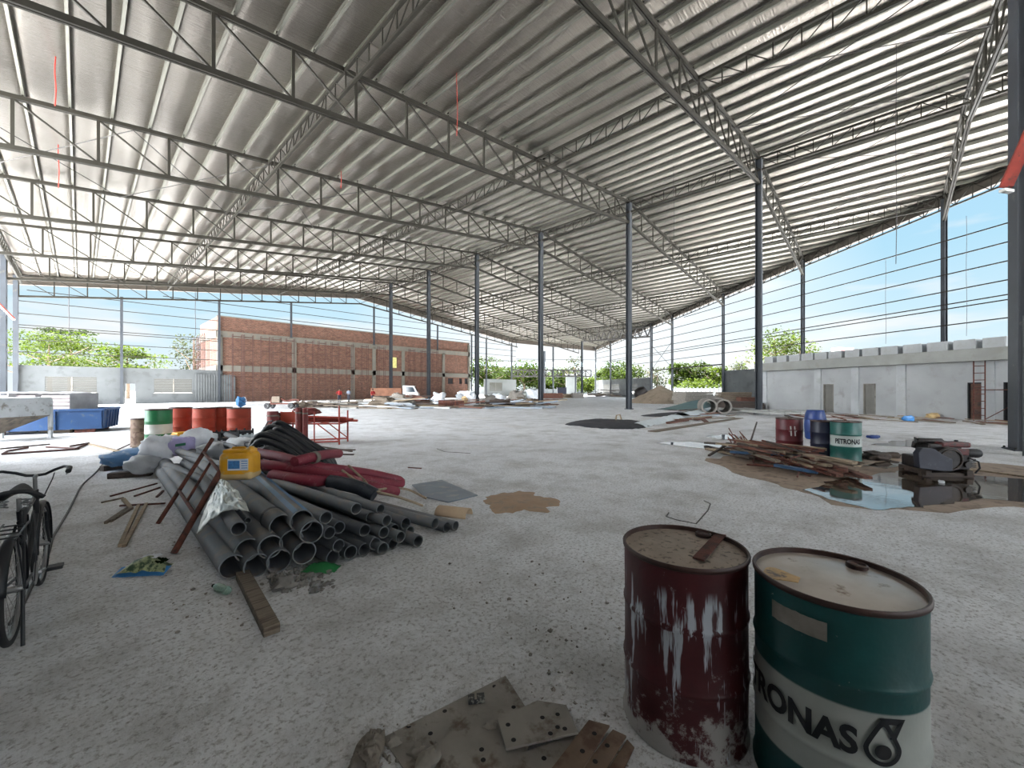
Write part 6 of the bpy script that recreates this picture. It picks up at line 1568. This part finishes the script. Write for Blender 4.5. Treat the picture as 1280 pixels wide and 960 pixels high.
m = MB(); m.path([(-0.34, 0.10, 0.50), (-0.33, 0.08, 0.60), (-0.28, 0.06, 0.64), (0.10, 0.05, 0.635), (0.14, 0.05, 0.625), (0.24, 0.05, 0.61)], [0.035, 0.045, 0.055, 0.055, 0.03, 0.025], 12); m.build('silencer', MAT['engine'], en, smooth=50)
m = MB(); m.path([(-0.30, 0.05, 0.66), (-0.37, 0.03, 0.70), (-0.38, 0.0, 0.60)], 0.018, 8); m.build('pull_handle', MAT['black'], en, smooth=50)
m = MB()
for k in range(6): m.box((0.38, -0.16, 0.20+0.035*k), (0.12, 0.16, 0.012))
m.build('cooling_fins', MAT['engine'], en)
m = MB(); m.path([(0.34, -0.22, 0.36), (0.46, -0.26, 0.30), (0.50, -0.24, 0.18), (0.44, -0.22, 0.08)], 0.014, 8); m.build('hose', MAT['black'], en, smooth=50)
m = MB(); m.lathe([(0.0, -0.02), (0.06, -0.02), (0.06, 0.02), (0.0, 0.02)], 16, Matrix.Translation((0.30, -0.25, 0.24)) @ QYm); m.build('cover_plate', MAT['engine'], en)
lump('litter', gp(1177, 604), (0.10, 0.08, 0.05), 'paper', 'crumpled white scrap floating in the puddle before the engine', 'litter', 91)
stick('batten', gp(1215, 588), gp(1290, 598), 0.07, 0.03, 'timber_l', 'pale tan batten lying at the puddle edge beyond the engine', 'batten')
lump('rag', gp(1092, 548), (0.42, 0.2, 0.12), 'bluedrum', 'bright blue plastic scrap on the ground beyond the teal drum', 'plastic scrap', 92, CAMROT)
lump('rag', gp(1135, 527), (0.55, 0.3, 0.3), 'bluefilm', 'blue plastic bundle in front of the concrete building', 'plastic scrap', 93, CAMROT)
lump('bag', gp(1166, 523), (0.6, 0.5, 0.3), 'yellow_d', 'yellowish bag lying before the long blank stretch of concrete wall', 'bag', 94, CAMROT)
lump('bag', gp(1176, 521), (0.4, 0.4, 0.55), 'blackp', 'dark round bundle against the concrete wall', 'bag', 95, CAMROT)
GL = 'planks along the foot of the concrete building'
for i in range(26):
    px = rg.uniform(965, 1290); py = 516 + (px-965)*0.035 + rg.uniform(0, 7); p = gp(px, py); d = dv*math.cos(rg.gauss(0, .3))+side_n*math.sin(rg.gauss(0, .4))
    L = rg.uniform(0.7, 2.6); heap_piece(p-d*L/2+UPV*0.04, p+d*L/2+UPV*rg.uniform(0.04, 0.14), rg.choice((0.10, 0.18)), 0.04, rg.choice(mats), 'offcut of timber strewn along the foot of the concrete building', GL)

# ---------------------------------------------------------------- netting, sheets, culvert pipes, ladder frame, sand in the middle distance
sd = thing('shade_net', 'flat heap of black netting on the ground by the second ridge column', 'netting', gp(762, 531), CAMROT)
def net(a, b):
    x = (a-0.5)*4.1; y = (b-0.5)*4.2
    e = max(0.0, 1-(abs(2*a-1))**2.2)*max(0, 1-abs(2*b-1)**2)
    return (x*(0.75+0.25*math.sin(PI*b)), y*(0.3+0.7*math.sin(PI*a)**0.6), 0.01+0.26*e**0.8*(0.8+0.4*mn.noise(Vector((a*4, b*4, 0))))+0.03*mn.noise(Vector((a*18, b*14, 3))))
m = MB(); m.grid(net, 44, 26); m.build('net', MAT['mesh'], sd, smooth=60)
m = MB(); m.path([(0.35, 0.25, 0.20), (0.35, 0.15, 0.42), (0.5, 0.1, 0.46), (0.55, 0.05, 0.24)], 0.035, 6); m.build('tie', MAT['timber_l'], sd)
m = MB(); a_, b_ = gp(793, 534), gp(845, 522)
dd = (b_-a_); nn = Vector((-dd.y, dd.x, 0)).normalized()
m.grid(lambda a, b: a_+dd*a+nn*(b-0.5)*1.0+UPV*(0.02+0.16*math.sin(PI*b)+0.05*mn.noise(Vector((a*9, b*3, 4)))), 24, 8); tag(m.build('plastic_sheet', MAT['wsheet'], smooth=60), 'long white plastic sheet trailing from the black netting', 'plastic sheet')
m = MB(); a2, b2 = gp(852, 521), gp(888, 514); d2 = b2-a2; n2 = Vector((-d2.y, d2.x, 0)).normalized()
m.grid(lambda a, b: a2+d2*a+n2*(b-0.5)*1.2+UPV*(0.05+0.18*math.sin(PI*b)+0.05*mn.noise(Vector((a*8, b*3, 9)))), 18, 8); tag(m.build('plastic_sheet', MAT['wsheet'], smooth=60), 'shorter white plastic sheet beside the concrete culvert pipes', 'plastic sheet')
m = MB(); a3, b3 = gp(805, 521), gp(880, 517); d3 = b3-a3; n3 = Vector((-d3.y, d3.x, 0)).normalized()
m.grid(lambda a, b: a3+d3*a+n3*(b-0.5)*2.6*math.sin(PI*a)**0.5+UPV*(0.02+0.16*math.sin(PI*b)*math.sin(PI*a)), 18, 8); tag(m.build('netting', MAT['mesh'], smooth=60), 'second strip of black netting beyond the white plastic sheets', 'netting')
m = MB(); a3, b3 = gp(845, 513), gp(893, 503); d3 = b3-a3; n3 = Vector((-d3.y, d3.x, 0)).normalized()
m.grid(lambda a, b: a3+d3*a+n3*(b-0.5)*3.0+UPV*(0.05+0.5*math.sin(PI*b)*math.sin(PI*a)), 18, 8); tag(m.build('tarpaulin', M('teal_tarp', (52, 92, 92), 0.6, 0, 0.2, 2), smooth=60), 'dark teal tarpaulin in front of the sand heap', 'tarpaulin')
GM = 'planks strewn between the netting and the culvert pipes'
for i in range(26):
    px, py = rg.uniform(838, 915), rg.uniform(515, 532); p = gp(px, py-(px-838)*0.10); an = rg.gauss(0.5, 0.25); d = cw(math.cos(an), math.sin(an)); L = rg.uniform(1.0, 3.0)
    heap_piece(p-d*L/2+UPV*0.03, p+d*L/2+UPV*rg.uniform(0.03, 0.12), rg.choice((0.12, 0.2)), 0.05, rg.choice(mats+['gsheet']), 'loose plank lying between the black netting and the culvert pipes', GM)
heap_piece(gp(815, 540)+UPV*0.02, gp(925, 523)+UPV*0.02, 0.35, 0.03, 'timber', 'very long thin board reaching from the netting towards the ladder frame', GM)
for i, (px, lab) in enumerate(((887, 'concrete culvert pipe, the one closer to the sand heap'), (905, 'concrete culvert pipe, the one closer to the ladder frame'))):
    t = thing('culvert_pipe', lab, 'concrete pipe', at(px, 26.0, 0.0), 0, 'two concrete culvert pipes')
    d = cw(0.32, 0.95) ; Q = Matrix.Translation((0, 0, 0.50)) @ d.to_track_quat('Z', 'Y').to_matrix().to_4x4()
    m = MB(); m.lathe([(0.38, 0), (0.48, 0), (0.48, 1.6), (0.54, 1.65), (0.54, 1.9), (0.38, 1.9)], 28, Q, close=True); m.build('barrel', MAT['culvert'], t, smooth=40)
ld = thing('steel_grid', 'grey steel ladder-like grid lying flat before the nearest ridge column', 'frame', gp(945, 518), 0); ld.location.z = 0.12
dL = (gp(972, 522)-gp(917, 516)); dL.normalize(); nL_ = Vector((-dL.y, dL.x, 0))
for s in (-0.9, 0.0, 0.9):
    m = MB(); m.beam(dL*-2.9+nL_*s+UPV*0.12, dL*2.9+nL_*s+UPV*0.12, 0.10, 0.14); m.build('rail', MAT['conc_l'], ld)
for k in range(9):
    m = MB(); m.beam(dL*(-2.8+0.7*k)-nL_*0.9+UPV*0.12, dL*(-2.8+0.7*k)+nL_*0.9+UPV*0.12, 0.09, 0.10); m.build('rung', MAT['conc_l'], ld)
m = MB(); c = gp(826, 503.5)
def heap(a, b):
    r = 3.7*a; th = 2*PI*b; k = 1+0.25*mn.noise(Vector((math.cos(th)*1.5, math.sin(th)*1.5, 2)))
    z = 2.1*(1-a)**0.85*(1-0.15*a) + 0.16*mn.noise(Vector((math.cos(th)*a*4, math.sin(th)*a*4, 7)))*a*(1-a)*4
    return c + cw(r*k*1.05*math.cos(th), r*k*math.sin(th), max(z, -0.02))
m.grid(heap, 22, 48); tag(m.build('sand_heap', MAT['sand'], smooth=60), 'tall heap of brown sand beyond the second ridge column', 'sand heap')
t = thing('mixer', 'dark cement mixer drum standing behind the flank of the sand heap', 'cement mixer', at(801, 48), 0.4)
m = MB(); Q = Matrix.Translation((0, 0, 1.15)) @ Matrix.Rotation(0.9, 4, 'X'); m.lathe([(0.35, -0.75), (0.72, -0.35), (0.72, 0.2), (0.40, 0.75), (0.36, 0.75), (0.30, 0.3)], 20, Q); m.build('mixing_drum', MAT['engine'], t, smooth=40)
for x, y in ((-0.6, -0.5), (0.6, -0.5), (-0.6, 0.6), (0.6, 0.6)):
    m = MB(); m.beam((x, y, 0), (x*0.6, y*0.4, 1.0), 0.07, 0.07); m.build('leg', MAT['rust'], t)
def stack(px, Y, w, h, d, mat, label, cat='stack', n=6):
    t = thing('block_stack', label, cat, at(px, Y), CAMROT+R.uniform(-.3, .3))
    for k in range(n):
        m = MB(); m.box((R.uniform(-.04, .04)*w, R.uniform(-.04, .04)*d, h*(k+0.5)/n), (w, d, h/n*0.9)); m.build('layer', MAT[mat], t)
    return t
stack(866, 42, 3.4, 1.35, 2.0, 'dstone', 'grey heap of stacked material beyond the teal tarpaulin')
stack(902, 38, 2.0, 1.0, 1.5, 'culvert', 'low stack of pale blocks before the low side wall')
stack(917, 37, 2.6, 1.35, 1.5, 'timber', 'stack of brown timbers before the low side wall window')
stack(938, 36, 2.2, 0.9, 1.4, 'timber_r', 'reddish timber stack beside the nearest ridge column')
stack(925, 33, 3.0, 0.6, 1.6, 'timber_d', 'dark timber stack behind the ladder frame')
t = thing('table', 'thin metal table frame beside the low side wall window', 'table', at(955, 35), CAMROT)
for x in (-0.5, 0.5):
    for y in (-0.4, 0.4):
        m = MB(); m.box((x, y, 0.6), (0.06, 0.06, 1.2)); m.build('leg', MAT['blackp'], t)
m = MB(); m.box((0, 0, 1.22), (1.2, 0.95, 0.06)); m.build('top', MAT['blackp'], t)
GF = 'dark planks heaped in the far corner'
for i in range(18):
    p = at(rg.uniform(742, 778), 78+rg.uniform(-3, 3), 0); an = rg.uniform(-0.5, 0.5); d = cw(math.cos(an), math.sin(an)); L = rg.uniform(2, 5); z = rg.uniform(0.1, 1.6)*(1-abs(760-(640+F*(CT*p.x-ST*p.y)/(ST*p.x+CT*p.y)))/26)
    heap_piece(p-d*L/2+UPV*max(.1, z), p+d*L/2+UPV*max(.1, z+rg.uniform(-.4, .4)), 0.3, 0.12, rg.choice(['timber_d', 'rod', 'timber']), 'dark plank in the heap at the far corner, beneath the zigzag truss', GF)
for i, (px, Y, w, h, mt, lab) in enumerate([(690, 70, 3.6, 0.9, 'timber_r', 'long low stack of reddish boards in the far opening'), (706, 74, 5.0, 0.7, 'timber_l', 'long low pale stack in the far opening beside the slim column'), (722, 72, 2.0, 0.9, 'culvert', 'small white stack at the foot of the slim column')]):
    stack(px, Y, w, h, 1.6, mt, lab, n=5)
t = thing('container', 'dark blue tank standing in the far end opening', 'tank', at(702, 84), CAMROT)
m = MB(); m.box((0, 0, 0.9), (1.9, 1.6, 1.8)); m.build('body', MAT['navydrum'], t, bevel=0.06); m = MB(); m.box((0, 0, 1.88), (2.0, 1.7, 0.12)); m.build('lid', MAT['navydrum'], t)
t = thing('wall_panel', 'pale upright panel standing in the far opening', 'panel', at(714, 97), CAMROT)
m = MB(); m.box((0, 0, 2.6), (2.6, 0.25, 5.2)); m.build('sheet', MAT['farwall'], t, bevel=0.02); m = MB(); m.box((0, -0.14, 5.1), (2.8, 0.3, 0.2)); m.build('cap', MAT['conc_l'], t)

# ---------------------------------------------------------------- long debris band before the brick building
GB = 'boards in the long debris band'
def band(px0, px1, Y0, Y1, n, zmax, lab, grp, mset, Lr=(1.2, 4.2)):
    laid = {}
    for i in range(n):
        px = px0+(px1-px0)*(0.5+0.5*math.copysign(abs(2*rg.random()-1)**1.3, rg.random()-0.5)); Y = rg.uniform(Y0, Y1); p = at(px, Y); an = rg.gauss(0.0, 0.35); d = cw(math.cos(an), math.sin(an)); L = rg.uniform(*Lr); h = rg.choice((0.05, 0.08, 0.12))
        key = (int(p.dot(cw(1, 0))/1.6), int(Y/1.6)); z = laid.get(key, 0.0)
        if z > zmax: z = 0.0
        laid[key] = z+h+0.05
        heap_piece(p-d*L/2+UPV*(z+h/2+0.02), p+d*L/2+UPV*(max(0.0, z-0.06)+h/2+(rg.uniform(0, 0.35) if z > 0.2 else 0)), rg.choice((0.2, 0.3, 0.5)), h, rg.choice(mset), lab, grp)
band(395, 470, 34.0, 39.0, 30, 0.5, 'board in the debris band in front of the three workers', 'boards before the workers', ['timber', 'timber_l', 'timber_d', 'conc_d'])
band(466, 545, 33.0, 40.0, 64, 0.9, 'board in the big debris heap in front of the truck', 'boards before the truck', ['timber', 'timber_l', 'conc_bl', 'timber_d', 'gsheet', 'timber_l', 'conc_l'])
band(545, 612, 33.0, 37.0, 26, 0.5, 'board in the debris band at the foot of the fourth ridge column', 'boards by the fourth ridge column', ['timber_r', 'timber_r', 'timber_d', 'gsheet', 'timber'])
band(612, 690, 33.5, 38.0, 34, 0.5, 'board in the debris band at the foot of the third ridge column', 'boards by the third ridge column', ['timber', 'gsheet', 'gsheet', 'timber_l', 'timber_d'])
band(642, 688, 40.0, 43.0, 16, 0.6, 'board in the low pile right behind the third ridge column', 'boards behind the third ridge column', ['timber_r', 'timber_d', 'timber', 'rust'])
for i, (px, Y, dd_, mt, lab) in enumerate([(478, 36, (2.2, 1.4, 0.9), 'timber', 'brown rubble heap among the boards, just in front of the truck bed'), (500, 37, (2.6, 1.6, 1.1), 'dstone', 'grey rubble heap among the boards, in front of the truck cab'), (520, 37.5, (2.4, 1.5, 1.0), 'timber_r', 'reddish rubble heap among the boards by the fifth ridge column'),
                                         (402, 35, (2.0, 1.2, 0.5), 'timber_d', 'dark rubble heap in the debris band beside the cart'), (384, 35, (1.6, 1.2, 0.6), 'timber', 'brown rubble heap between the cart and the workers'), (626, 36.5, (2.4, 1.5, 0.7), 'timber_d', 'dark rubble heap between the third and fourth ridge columns'), (658, 37.5, (2.2, 1.4, 0.8), 'timber', 'brown rubble heap behind the boards at the third ridge column')]):
    lump('rubble_heap', at(px, Y), dd_, mt, lab, 'rubble', 200+i, CAMROT, 1.6)
wires = 'steel bar in the rusty bar stack beside the fourth ridge column'
for i in range(26):
    Y = 34+0.13*i; zz = 0.1+0.5*rg.random()
    heap_piece(at(548, Y, zz), at(580, Y, zz), 0.06, 0, 'rust', wires, 'rusty bar stack', 'steel_rod', 'bar')
for px, Y, d, lab, mt, sd_ in ((583, 43, (1.7, 1.3, 1.5), 'biggest white bag pile at the far corner of the brick building', 'sack', 51), (577, 42.6, (1.5, 1.2, 1.1), 'lower white bag pile beside the biggest white one', 'sack_g', 57), (588, 42.4, (1.2, 1.0, 1.2), 'white bag pile leaning on the fourth ridge column', 'sack', 63), (573, 41.8, (1.0, 0.9, 0.7), 'small white bag at the end of the white bag piles', 'sack', 52), (580.5, 41.6, (0.6, 0.5, 0.9), 'yellow-green bag in front of the white bag piles', 'yellow_d', 53), (549, 44, (1.4, 1.2, 1.2), 'lone white bag between two ridge columns', 'sack', 54),
                           (646, 46, (1.7, 1.4, 1.5), 'round grey bale behind the third ridge column, outer one', 'dstone', 55), (655, 47, (1.9, 1.5, 1.7), 'silvery wrapped bale behind the third ridge column', 'foil', 56), (664, 47, (2.0, 1.5, 1.6), 'pale blue-white wrapped bale next to the silvery one', 'sack', 57), (612, 48, (1.6, 1.2, 0.9), 'pale stone heap by the small wall window', 'culvert', 58), (622, 52, (2.4, 1.4, 1.0), 'pale bag heap under the small wall window', 'sack', 59),
                           (467, 38, (0.7, 0.6, 0.6), 'small white bundle on the debris near the worker in red beside the truck', 'sack', 60)):
    lump('bag_pile', at(px, Y), d, mt, lab, 'bags', sd_, CAMROT, 1.1)
# machinery junk left of the workers
t = thing('machine_cart', 'dark bent machine parts on a low cart in front of the brick face', 'machine', at(352, 33.5), CAMROT); t.scale = (0.75, 0.75, 0.75)
m = MB(); m.box((0, 0, 0.55), (3.0, 0.9, 0.14)); m.build('bed', MAT['rust'], t)
for x in (-1.3, 1.3):
    m = MB(); m.lathe([(0.30, -0.1), (0.34, 0), (0.30, 0.1), (0.1, 0.1), (0.1, -0.1)], 18, Matrix.Translation((x, -0.5, 0.34)) @ Matrix.Rotation(PI/2, 4, 'X'), close=True); m.build('wheel', MAT['black'], t)
    m = MB(); m.lathe([(0.30, -0.1), (0.34, 0), (0.30, 0.1), (0.1, 0.1), (0.1, -0.1)], 18, Matrix.Translation((x, 0.5, 0.34)) @ Matrix.Rotation(PI/2, 4, 'X'), close=True); m.build('wheel', MAT['black'], t)
m = MB(); m.path([(-1.2, 0, 0.6), (-0.9, 0, 1.3), (-0.2, 0, 1.2), (0.5, 0, 0.8), (1.5, 0, 1.0), (2.0, 0, 0.9)], 0.12, 8); m.build('boom', MAT['rust'], t)
m = MB(); m.box((-0.5, 0, 1.0), (0.9, 0.6, 0.7)); m.build('motor_box', MAT['timber'], t, bevel=0.05)

# ---------------------------------------------------------------- truck
tk = thing('truck', 'small white-cabbed truck with a rusty brown bed parked by the brick face', 'truck', at(490, 54.5), CAMROT+0.12)
m = MB(); m.prism([(1.55, 0.45), (3.55, 0.45), (3.60, 0.95), (3.42, 1.20), (3.02, 2.05), (1.60, 2.10), (1.55, 2.0)], -0.85, 0.85, QYm); m.build('cab', MAT['truckw'], tk, bevel=0.05)
m = MB(); m.prism([(1.95, 1.22), (3.18, 1.22), (2.88, 1.88), (1.95, 1.90)], -0.865, 0.865, QYm); m.build('side_window', MAT['glassd'], tk)
m = MB(); m.add([(3.425, -0.75, 1.24), (3.425, 0.75, 1.24), (3.06, 0.70, 2.00), (3.06, -0.70, 2.00)], [(0, 1, 2, 3)]); m.build('windscreen', MAT['glassd'], tk, thick=0.02)
m = MB(); m.box((3.60, 0, 0.55), (0.10, 1.7, 0.24)); m.build('bumper', MAT['blackp'], tk, bevel=0.02)
for y in (-0.6, 0.6):
    m = MB(); m.box((3.60, y, 0.82), (0.06, 0.28, 0.16)); m.build('headlamp', MAT['chrome'], tk, bevel=0.02)
m = MB(); m.box((3.0, -0.95, 1.5), (0.08, 0.12, 0.3)); m.build('mirror', MAT['black'], tk)
m = MB(); m.box((-0.6, 0, 0.78), (4.0, 1.8, 0.12)); m.build('bed_floor', MAT['truckbed'], tk)
for y in (-0.88, 0.88):
    m = MB(); m.box((-0.6, y, 1.28), (4.0, 0.06, 0.92))
    for k in range(5): m.box((-2.5+0.95*k, y*1.03, 1.28), (0.08, 0.06, 0.94))
    m.build('side_gate', MAT['truckbed'], tk)
m = MB(); m.box((-2.58, 0, 1.10), (0.06, 1.8, 0.56)); m.build('tail_gate', MAT['truckbed'], tk); m = MB(); m.box((1.38, 0, 1.25), (0.06, 1.8, 0.9)); m.build('headboard', MAT['truckbed'], tk)
m = MB(); m.box((0.4, 0, 0.58), (5.6, 0.8, 0.18)); m.build('chassis', MAT['blackp'], tk)
for x in (-1.5, 2.55):
    for y in (-0.78, 0.78):
        m = MB(); Q = Matrix.Translation((x, y, 0.38)) @ QYm; m.lathe([(0.16, -0.11), (0.34, -0.11), (0.38, -0.06), (0.38, 0.06), (0.34, 0.11), (0.16, 0.11)], 22, Q, close=True); w_ = m.build('wheel', MAT['black'], tk, smooth=40)
        m = MB(); m.lathe([(0.17, -0.08), (0.17, 0.08), (0.08, 0.10), (0, 0.10)], 16, Q); m.build('hub', MAT['chrome'], w_)

# ---------------------------------------------------------------- workers
def person(loc, rz, h, shirt, trou, label, pose):
    t = thing('person', label, 'person', loc, rz); k = h/1.70
    V = [(0, 0, .95), (0, 0.01, 1.10), (0, 0.0, 1.30), (0, 0, 1.43), (0, 0.02, 1.50), (0, 0.03, 1.60), (0, 0.02, 1.69),      # 0-6 spine, neck, head
         (-.09, 0, .90), (-.10, .02, .50), (-.10, -.03, .10), (-.10, .05, .035), (-.10, .14, .03),                              # 7-11 leg
         (.09, 0, .90), (.10, .02, .50), (.11, -.03, .10), (.11, .05, .035), (.11, .14, .03),                                   # 12-16 leg
         (-.17, 0, 1.40), (-.23, -.02, 1.14), (-.24, .04, .92), (-.24, .07, .84),                                               # 17-20 arm
         (.17, 0, 1.40), (.23, -.02, 1.14), (.24, .04, .92), (.24, .07, .84)]                                                   # 21-24 arm
    if pose == 'bent':
        V[18] = (-.25, .05, 1.15); V[19] = (-.15, .24, 1.02); V[20] = (-.12, .31, 1.03); V[22] = (.25, .05, 1.15); V[23] = (.12, .25, 1.05); V[24] = (.09, .32, 1.06)
    if pose == 'hip': V[22] = (.33, -.05, 1.16); V[23] = (.20, .06, 1.00); V[24] = (.15, .10, .98)
    E = [(0, 1), (1, 2), (2, 3), (3, 4), (4, 5), (5, 6), (0, 7), (7, 8), (8, 9), (9, 10), (10, 11), (0, 12), (12, 13), (13, 14), (14, 15), (15, 16), (3, 17), (17, 18), (18, 19), (19, 20), (3, 21), (21, 22), (22, 23), (23, 24)]
    Rr = [.13, .13, .15, .07, .055, .085, .06, .10, .065, .042, .045, .03, .10, .065, .042, .045, .03, .065, .045, .033, .035, .065, .045, .033, .035]
    for hi in (20, 24):                                                     # fingers and thumb
        b = Vector(V[hi]); d = (b-Vector(V[hi-1])).normalized(); s = Vector((0, 1, 0)) if abs(d.y) < 0.7 else Vector((1, 0, 0)); inw = Vector((-1 if hi == 24 else 1, 0, 0))
        for f in range(4):
            n = len(V); o = s*(0.012*(f-1.5)); L = (.060, .072, .068, .050)[f]
            V += [tuple(b+o+d*0.05), tuple(b+o+d*(0.05+L*0.5)+inw*0.008), tuple(b+o+d*(0.05+L*0.85)+inw*0.026)]; E += [(hi, n), (n, n+1), (n+1, n+2)]; Rr += [.009, .008, .007]
        n = len(V); V += [tuple(b+s*0.035+d*0.02), tuple(b+s*0.05+d*0.055)]; E += [(hi, n), (n, n+1)]; Rr += [.010, .008]
    me = bpy.data.meshes.new('body'); me.from_pydata([tuple(Vector(v)*k) for v in V], E, []); o = bpy.data.objects.new('body', me); COL.objects.link(o); o.parent = t
    me.materials.append(MAT['skin'])
    md = o.modifiers.new('skin', 'SKIN'); md.use_smooth_shade = True
    for i, sv in enumerate(me.skin_vertices[0].data): sv.radius = (Rr[i]*k, Rr[i]*k*(0.75 if i in (1, 2) else 1)); sv.use_root = (i == 0)
    o.modifiers.new('sub', 'SUBSURF').levels = 2; o.modifiers['sub'].render_levels = 2
    P = lambda i: Vector(V[i])*k
    m = MB(); m.lathe([(0.155*k, .88*k), (0.165*k, 1.0*k), (0.175*k, 1.2*k), (0.195*k, 1.36*k), (0.15*k, 1.44*k), (0.075*k, 1.475*k)], 18, Matrix.Diagonal((1, 0.72, 1, 1))); m.f = m.f[:-2]
    for a in (17, 21): m.path([P(a), P(a+1), P(a+1).lerp(P(a+2), 0.55)], [0.085*k, 0.066*k, 0.055*k], 10, cap=False)
    m.build('shirt', MAT[shirt], t, smooth=60, thick=0.006)
    m = MB(); m.lathe([(0.15*k, .84*k), (0.158*k, .92*k), (0.152*k, .99*k)], 18, Matrix.Diagonal((1, 0.75, 1, 1))); m.f = m.f[:-2]
    for a in (7, 12): m.path([P(a)+Vector((0, 0, .04*k)), P(a+1), P(a+2)], [0.115*k, 0.082*k, 0.066*k], 12, cap=False)
    m.build('trousers', MAT[trou], t, smooth=60, thick=0.006)
    m = MB(); m.sphere(P(5)+Vector((0, -0.012, 0.025))*k, 0.098*k, 14, 10, (0.95, 1.08, 1.12)); m.v = [v if v.y < 0.06*k or v.z > 1.64*k else Vector((v.x, 0.06*k, max(v.z, 1.60*k))) for v in m.v]; m.build('hair', MAT['hair'], t, smooth=60)
    for x in (-0.032, 0.032):
        m = MB(); m.sphere((x*k, 0.112*k, 1.605*k), 0.012*k, 8, 6); m.build('eye', MAT['black'], t)
        m = MB(); m.sphere((x*2.7*k, 0.02*k, 1.595*k), 0.026*k, 8, 6, (0.5, 0.8, 1.2)); m.build('ear', MAT['skin'], t)
    m = MB(); m.sphere((0, 0.122*k, 1.578*k), 0.018*k, 8, 6, (0.8, 1.0, 1.3)); m.build('nose', MAT['skin'], t)
    m = MB(); m.sphere((0, 0.108*k, 1.543*k), 0.02*k, 8, 6, (1.3, 0.5, 0.35)); m.build('mouth', MAT['red_paint'], t)
    for a in (10, 15):
        m = MB(); m.box(P(a)+Vector((0, 0.045, 0.005))*k, (0.10*k, 0.27*k, 0.08*k)); m.build('shoe', MAT['black'], t, bevel=0.02)
person(at(424.3, 47), CAMROT+PI+0.5, 1.66, 'redshirt', 'darktrou', 'person in a red shirt and dark trousers standing beside the one in grey', 'hip')
person(at(436, 46.5), CAMROT+PI-0.4, 1.68, 'greyshirt', 'darktrou', 'person in a grey-blue shirt standing with hands held in front', 'bent')
person(at(466, 46), CAMROT+PI+0.9, 1.62, 'redshirt', 'darktrou', 'person in a red shirt standing alone behind the debris, next to the truck bed', 'bent')

# ---------------------------------------------------------------- hanging ropes and wires, red brace on the big column
def hang(px, py0, py1, Y, r, mat, label, cat='rope'):
    a, b = atp(px, py0, Y), atp(px+0.4, py1, Y); pts = [a.lerp(b, i/8) + cw(0.02*math.sin(i*1.3), 0, 0) for i in range(9)]; pts[0] = a
    m = MB(); m.path(pts, r, 6); tag(m.build('hanging_'+cat, MAT[mat]), label, cat)
hang(571, 32, 170, 16.5, 0.014, 'redrope', 'long thin red rope hanging from the roof near the ridge side of the low slope')
hang(426, 176, 236, 24, 0.017, 'redrope', 'short thin red rope hanging from the roof above the middle trusses')
hang(69, 52, 132, 14.0, 0.018, 'redrope', 'thick red rope hanging down beside a purlin over the low slope')
hang(73, 150, 235, 19.0, 0.018, 'redrope', 'faded red rope hanging over the low slope, below the thick red one')
hang(1120, 38, 330, 17.0, 0.014, 'wire', 'long dark wire hanging in front of the slope facing the concrete building', 'wire')
hang(842, 160, 300, 27, 0.014, 'wire', 'thin wire hanging between the two biggest ridge columns', 'wire')
hang(1107, 325, 430, 33, 0.015, 'wire', 'thin wire hanging against the open sky behind the roof blocks', 'wire')
hang(1208, 270, 420, 26, 0.012, 'wire', 'thin wire hanging against the sky close to the big dark column', 'wire')
YW = lambda px: ST*fu(px)+CT*FV
hang(86, 358, 415, YW(86)-0.05, 0.03, 'wire', 'thin wire hanging against the sky above the broad bright tree', 'wire')
hang(244, 364, 420, YW(244)-0.05, 0.03, 'wire', 'thin wire hanging against the sky beside the brick corner', 'wire')
rb = thing('red_brace', 'red painted steel brace hanging at a slant on the big dark column', 'brace', (0, 0, 0))
a_, b_ = atp(1254, 234, 10.2), atp(1300, 130, 9.9); nb = cw(1, 0.1).normalized()
for s, dz in ((0, 0), (0.16, 0.02)):
    m = MB(); m.beam(a_+nb*s+UPV*dz, b_+nb*s+UPV*dz, 0.10, 0.14); m.build('channel', MAT['red_paint'], rb)
for k in (0.05, 0.35, 0.65):
    q = a_.lerp(b_, k); m = MB(); m.beam(q-nb*0.05, q+nb*0.25, 0.03, 0.16); m.build('batten_plate', MAT['blackp'], rb)
q = a_; m = MB(); m.beam(q-nb*0.04-UPV*0.08, q+nb*0.24-UPV*0.10, 0.12, 0.07); m.build('end_plate', MAT['whitep'], rb)
t = thing('board', 'grey-green board standing upright against the big dark column', 'board', at(1288, 9.9), CAMROT+0.2)
m = MB(); m.box((0, 0, 1.72), (0.46, 0.05, 3.44)); m.build('panel', MAT['conc'], t, bevel=0.006)
m = MB(); m.box((0, -0.03, 3.40), (0.48, 0.02, 0.08)); m.build('edge_strip', MAT['hopper'], t)
rbn = thing('striped_brace', 'pale and red striped pipe leaning on the latticed column', 'pipe', (0, 0, 0))
for dz in (0, 0.22):
    a_, b_ = atp(-4, 378+dz*10, 31.0)+UPV*dz, atp(18, 400+dz*10, 31.5)+UPV*dz; m = MB(); m.tube(a_, b_, 0.07, 8); m.build('tube', MAT['signw'] if dz == 0 else MAT['red_paint'], rbn)
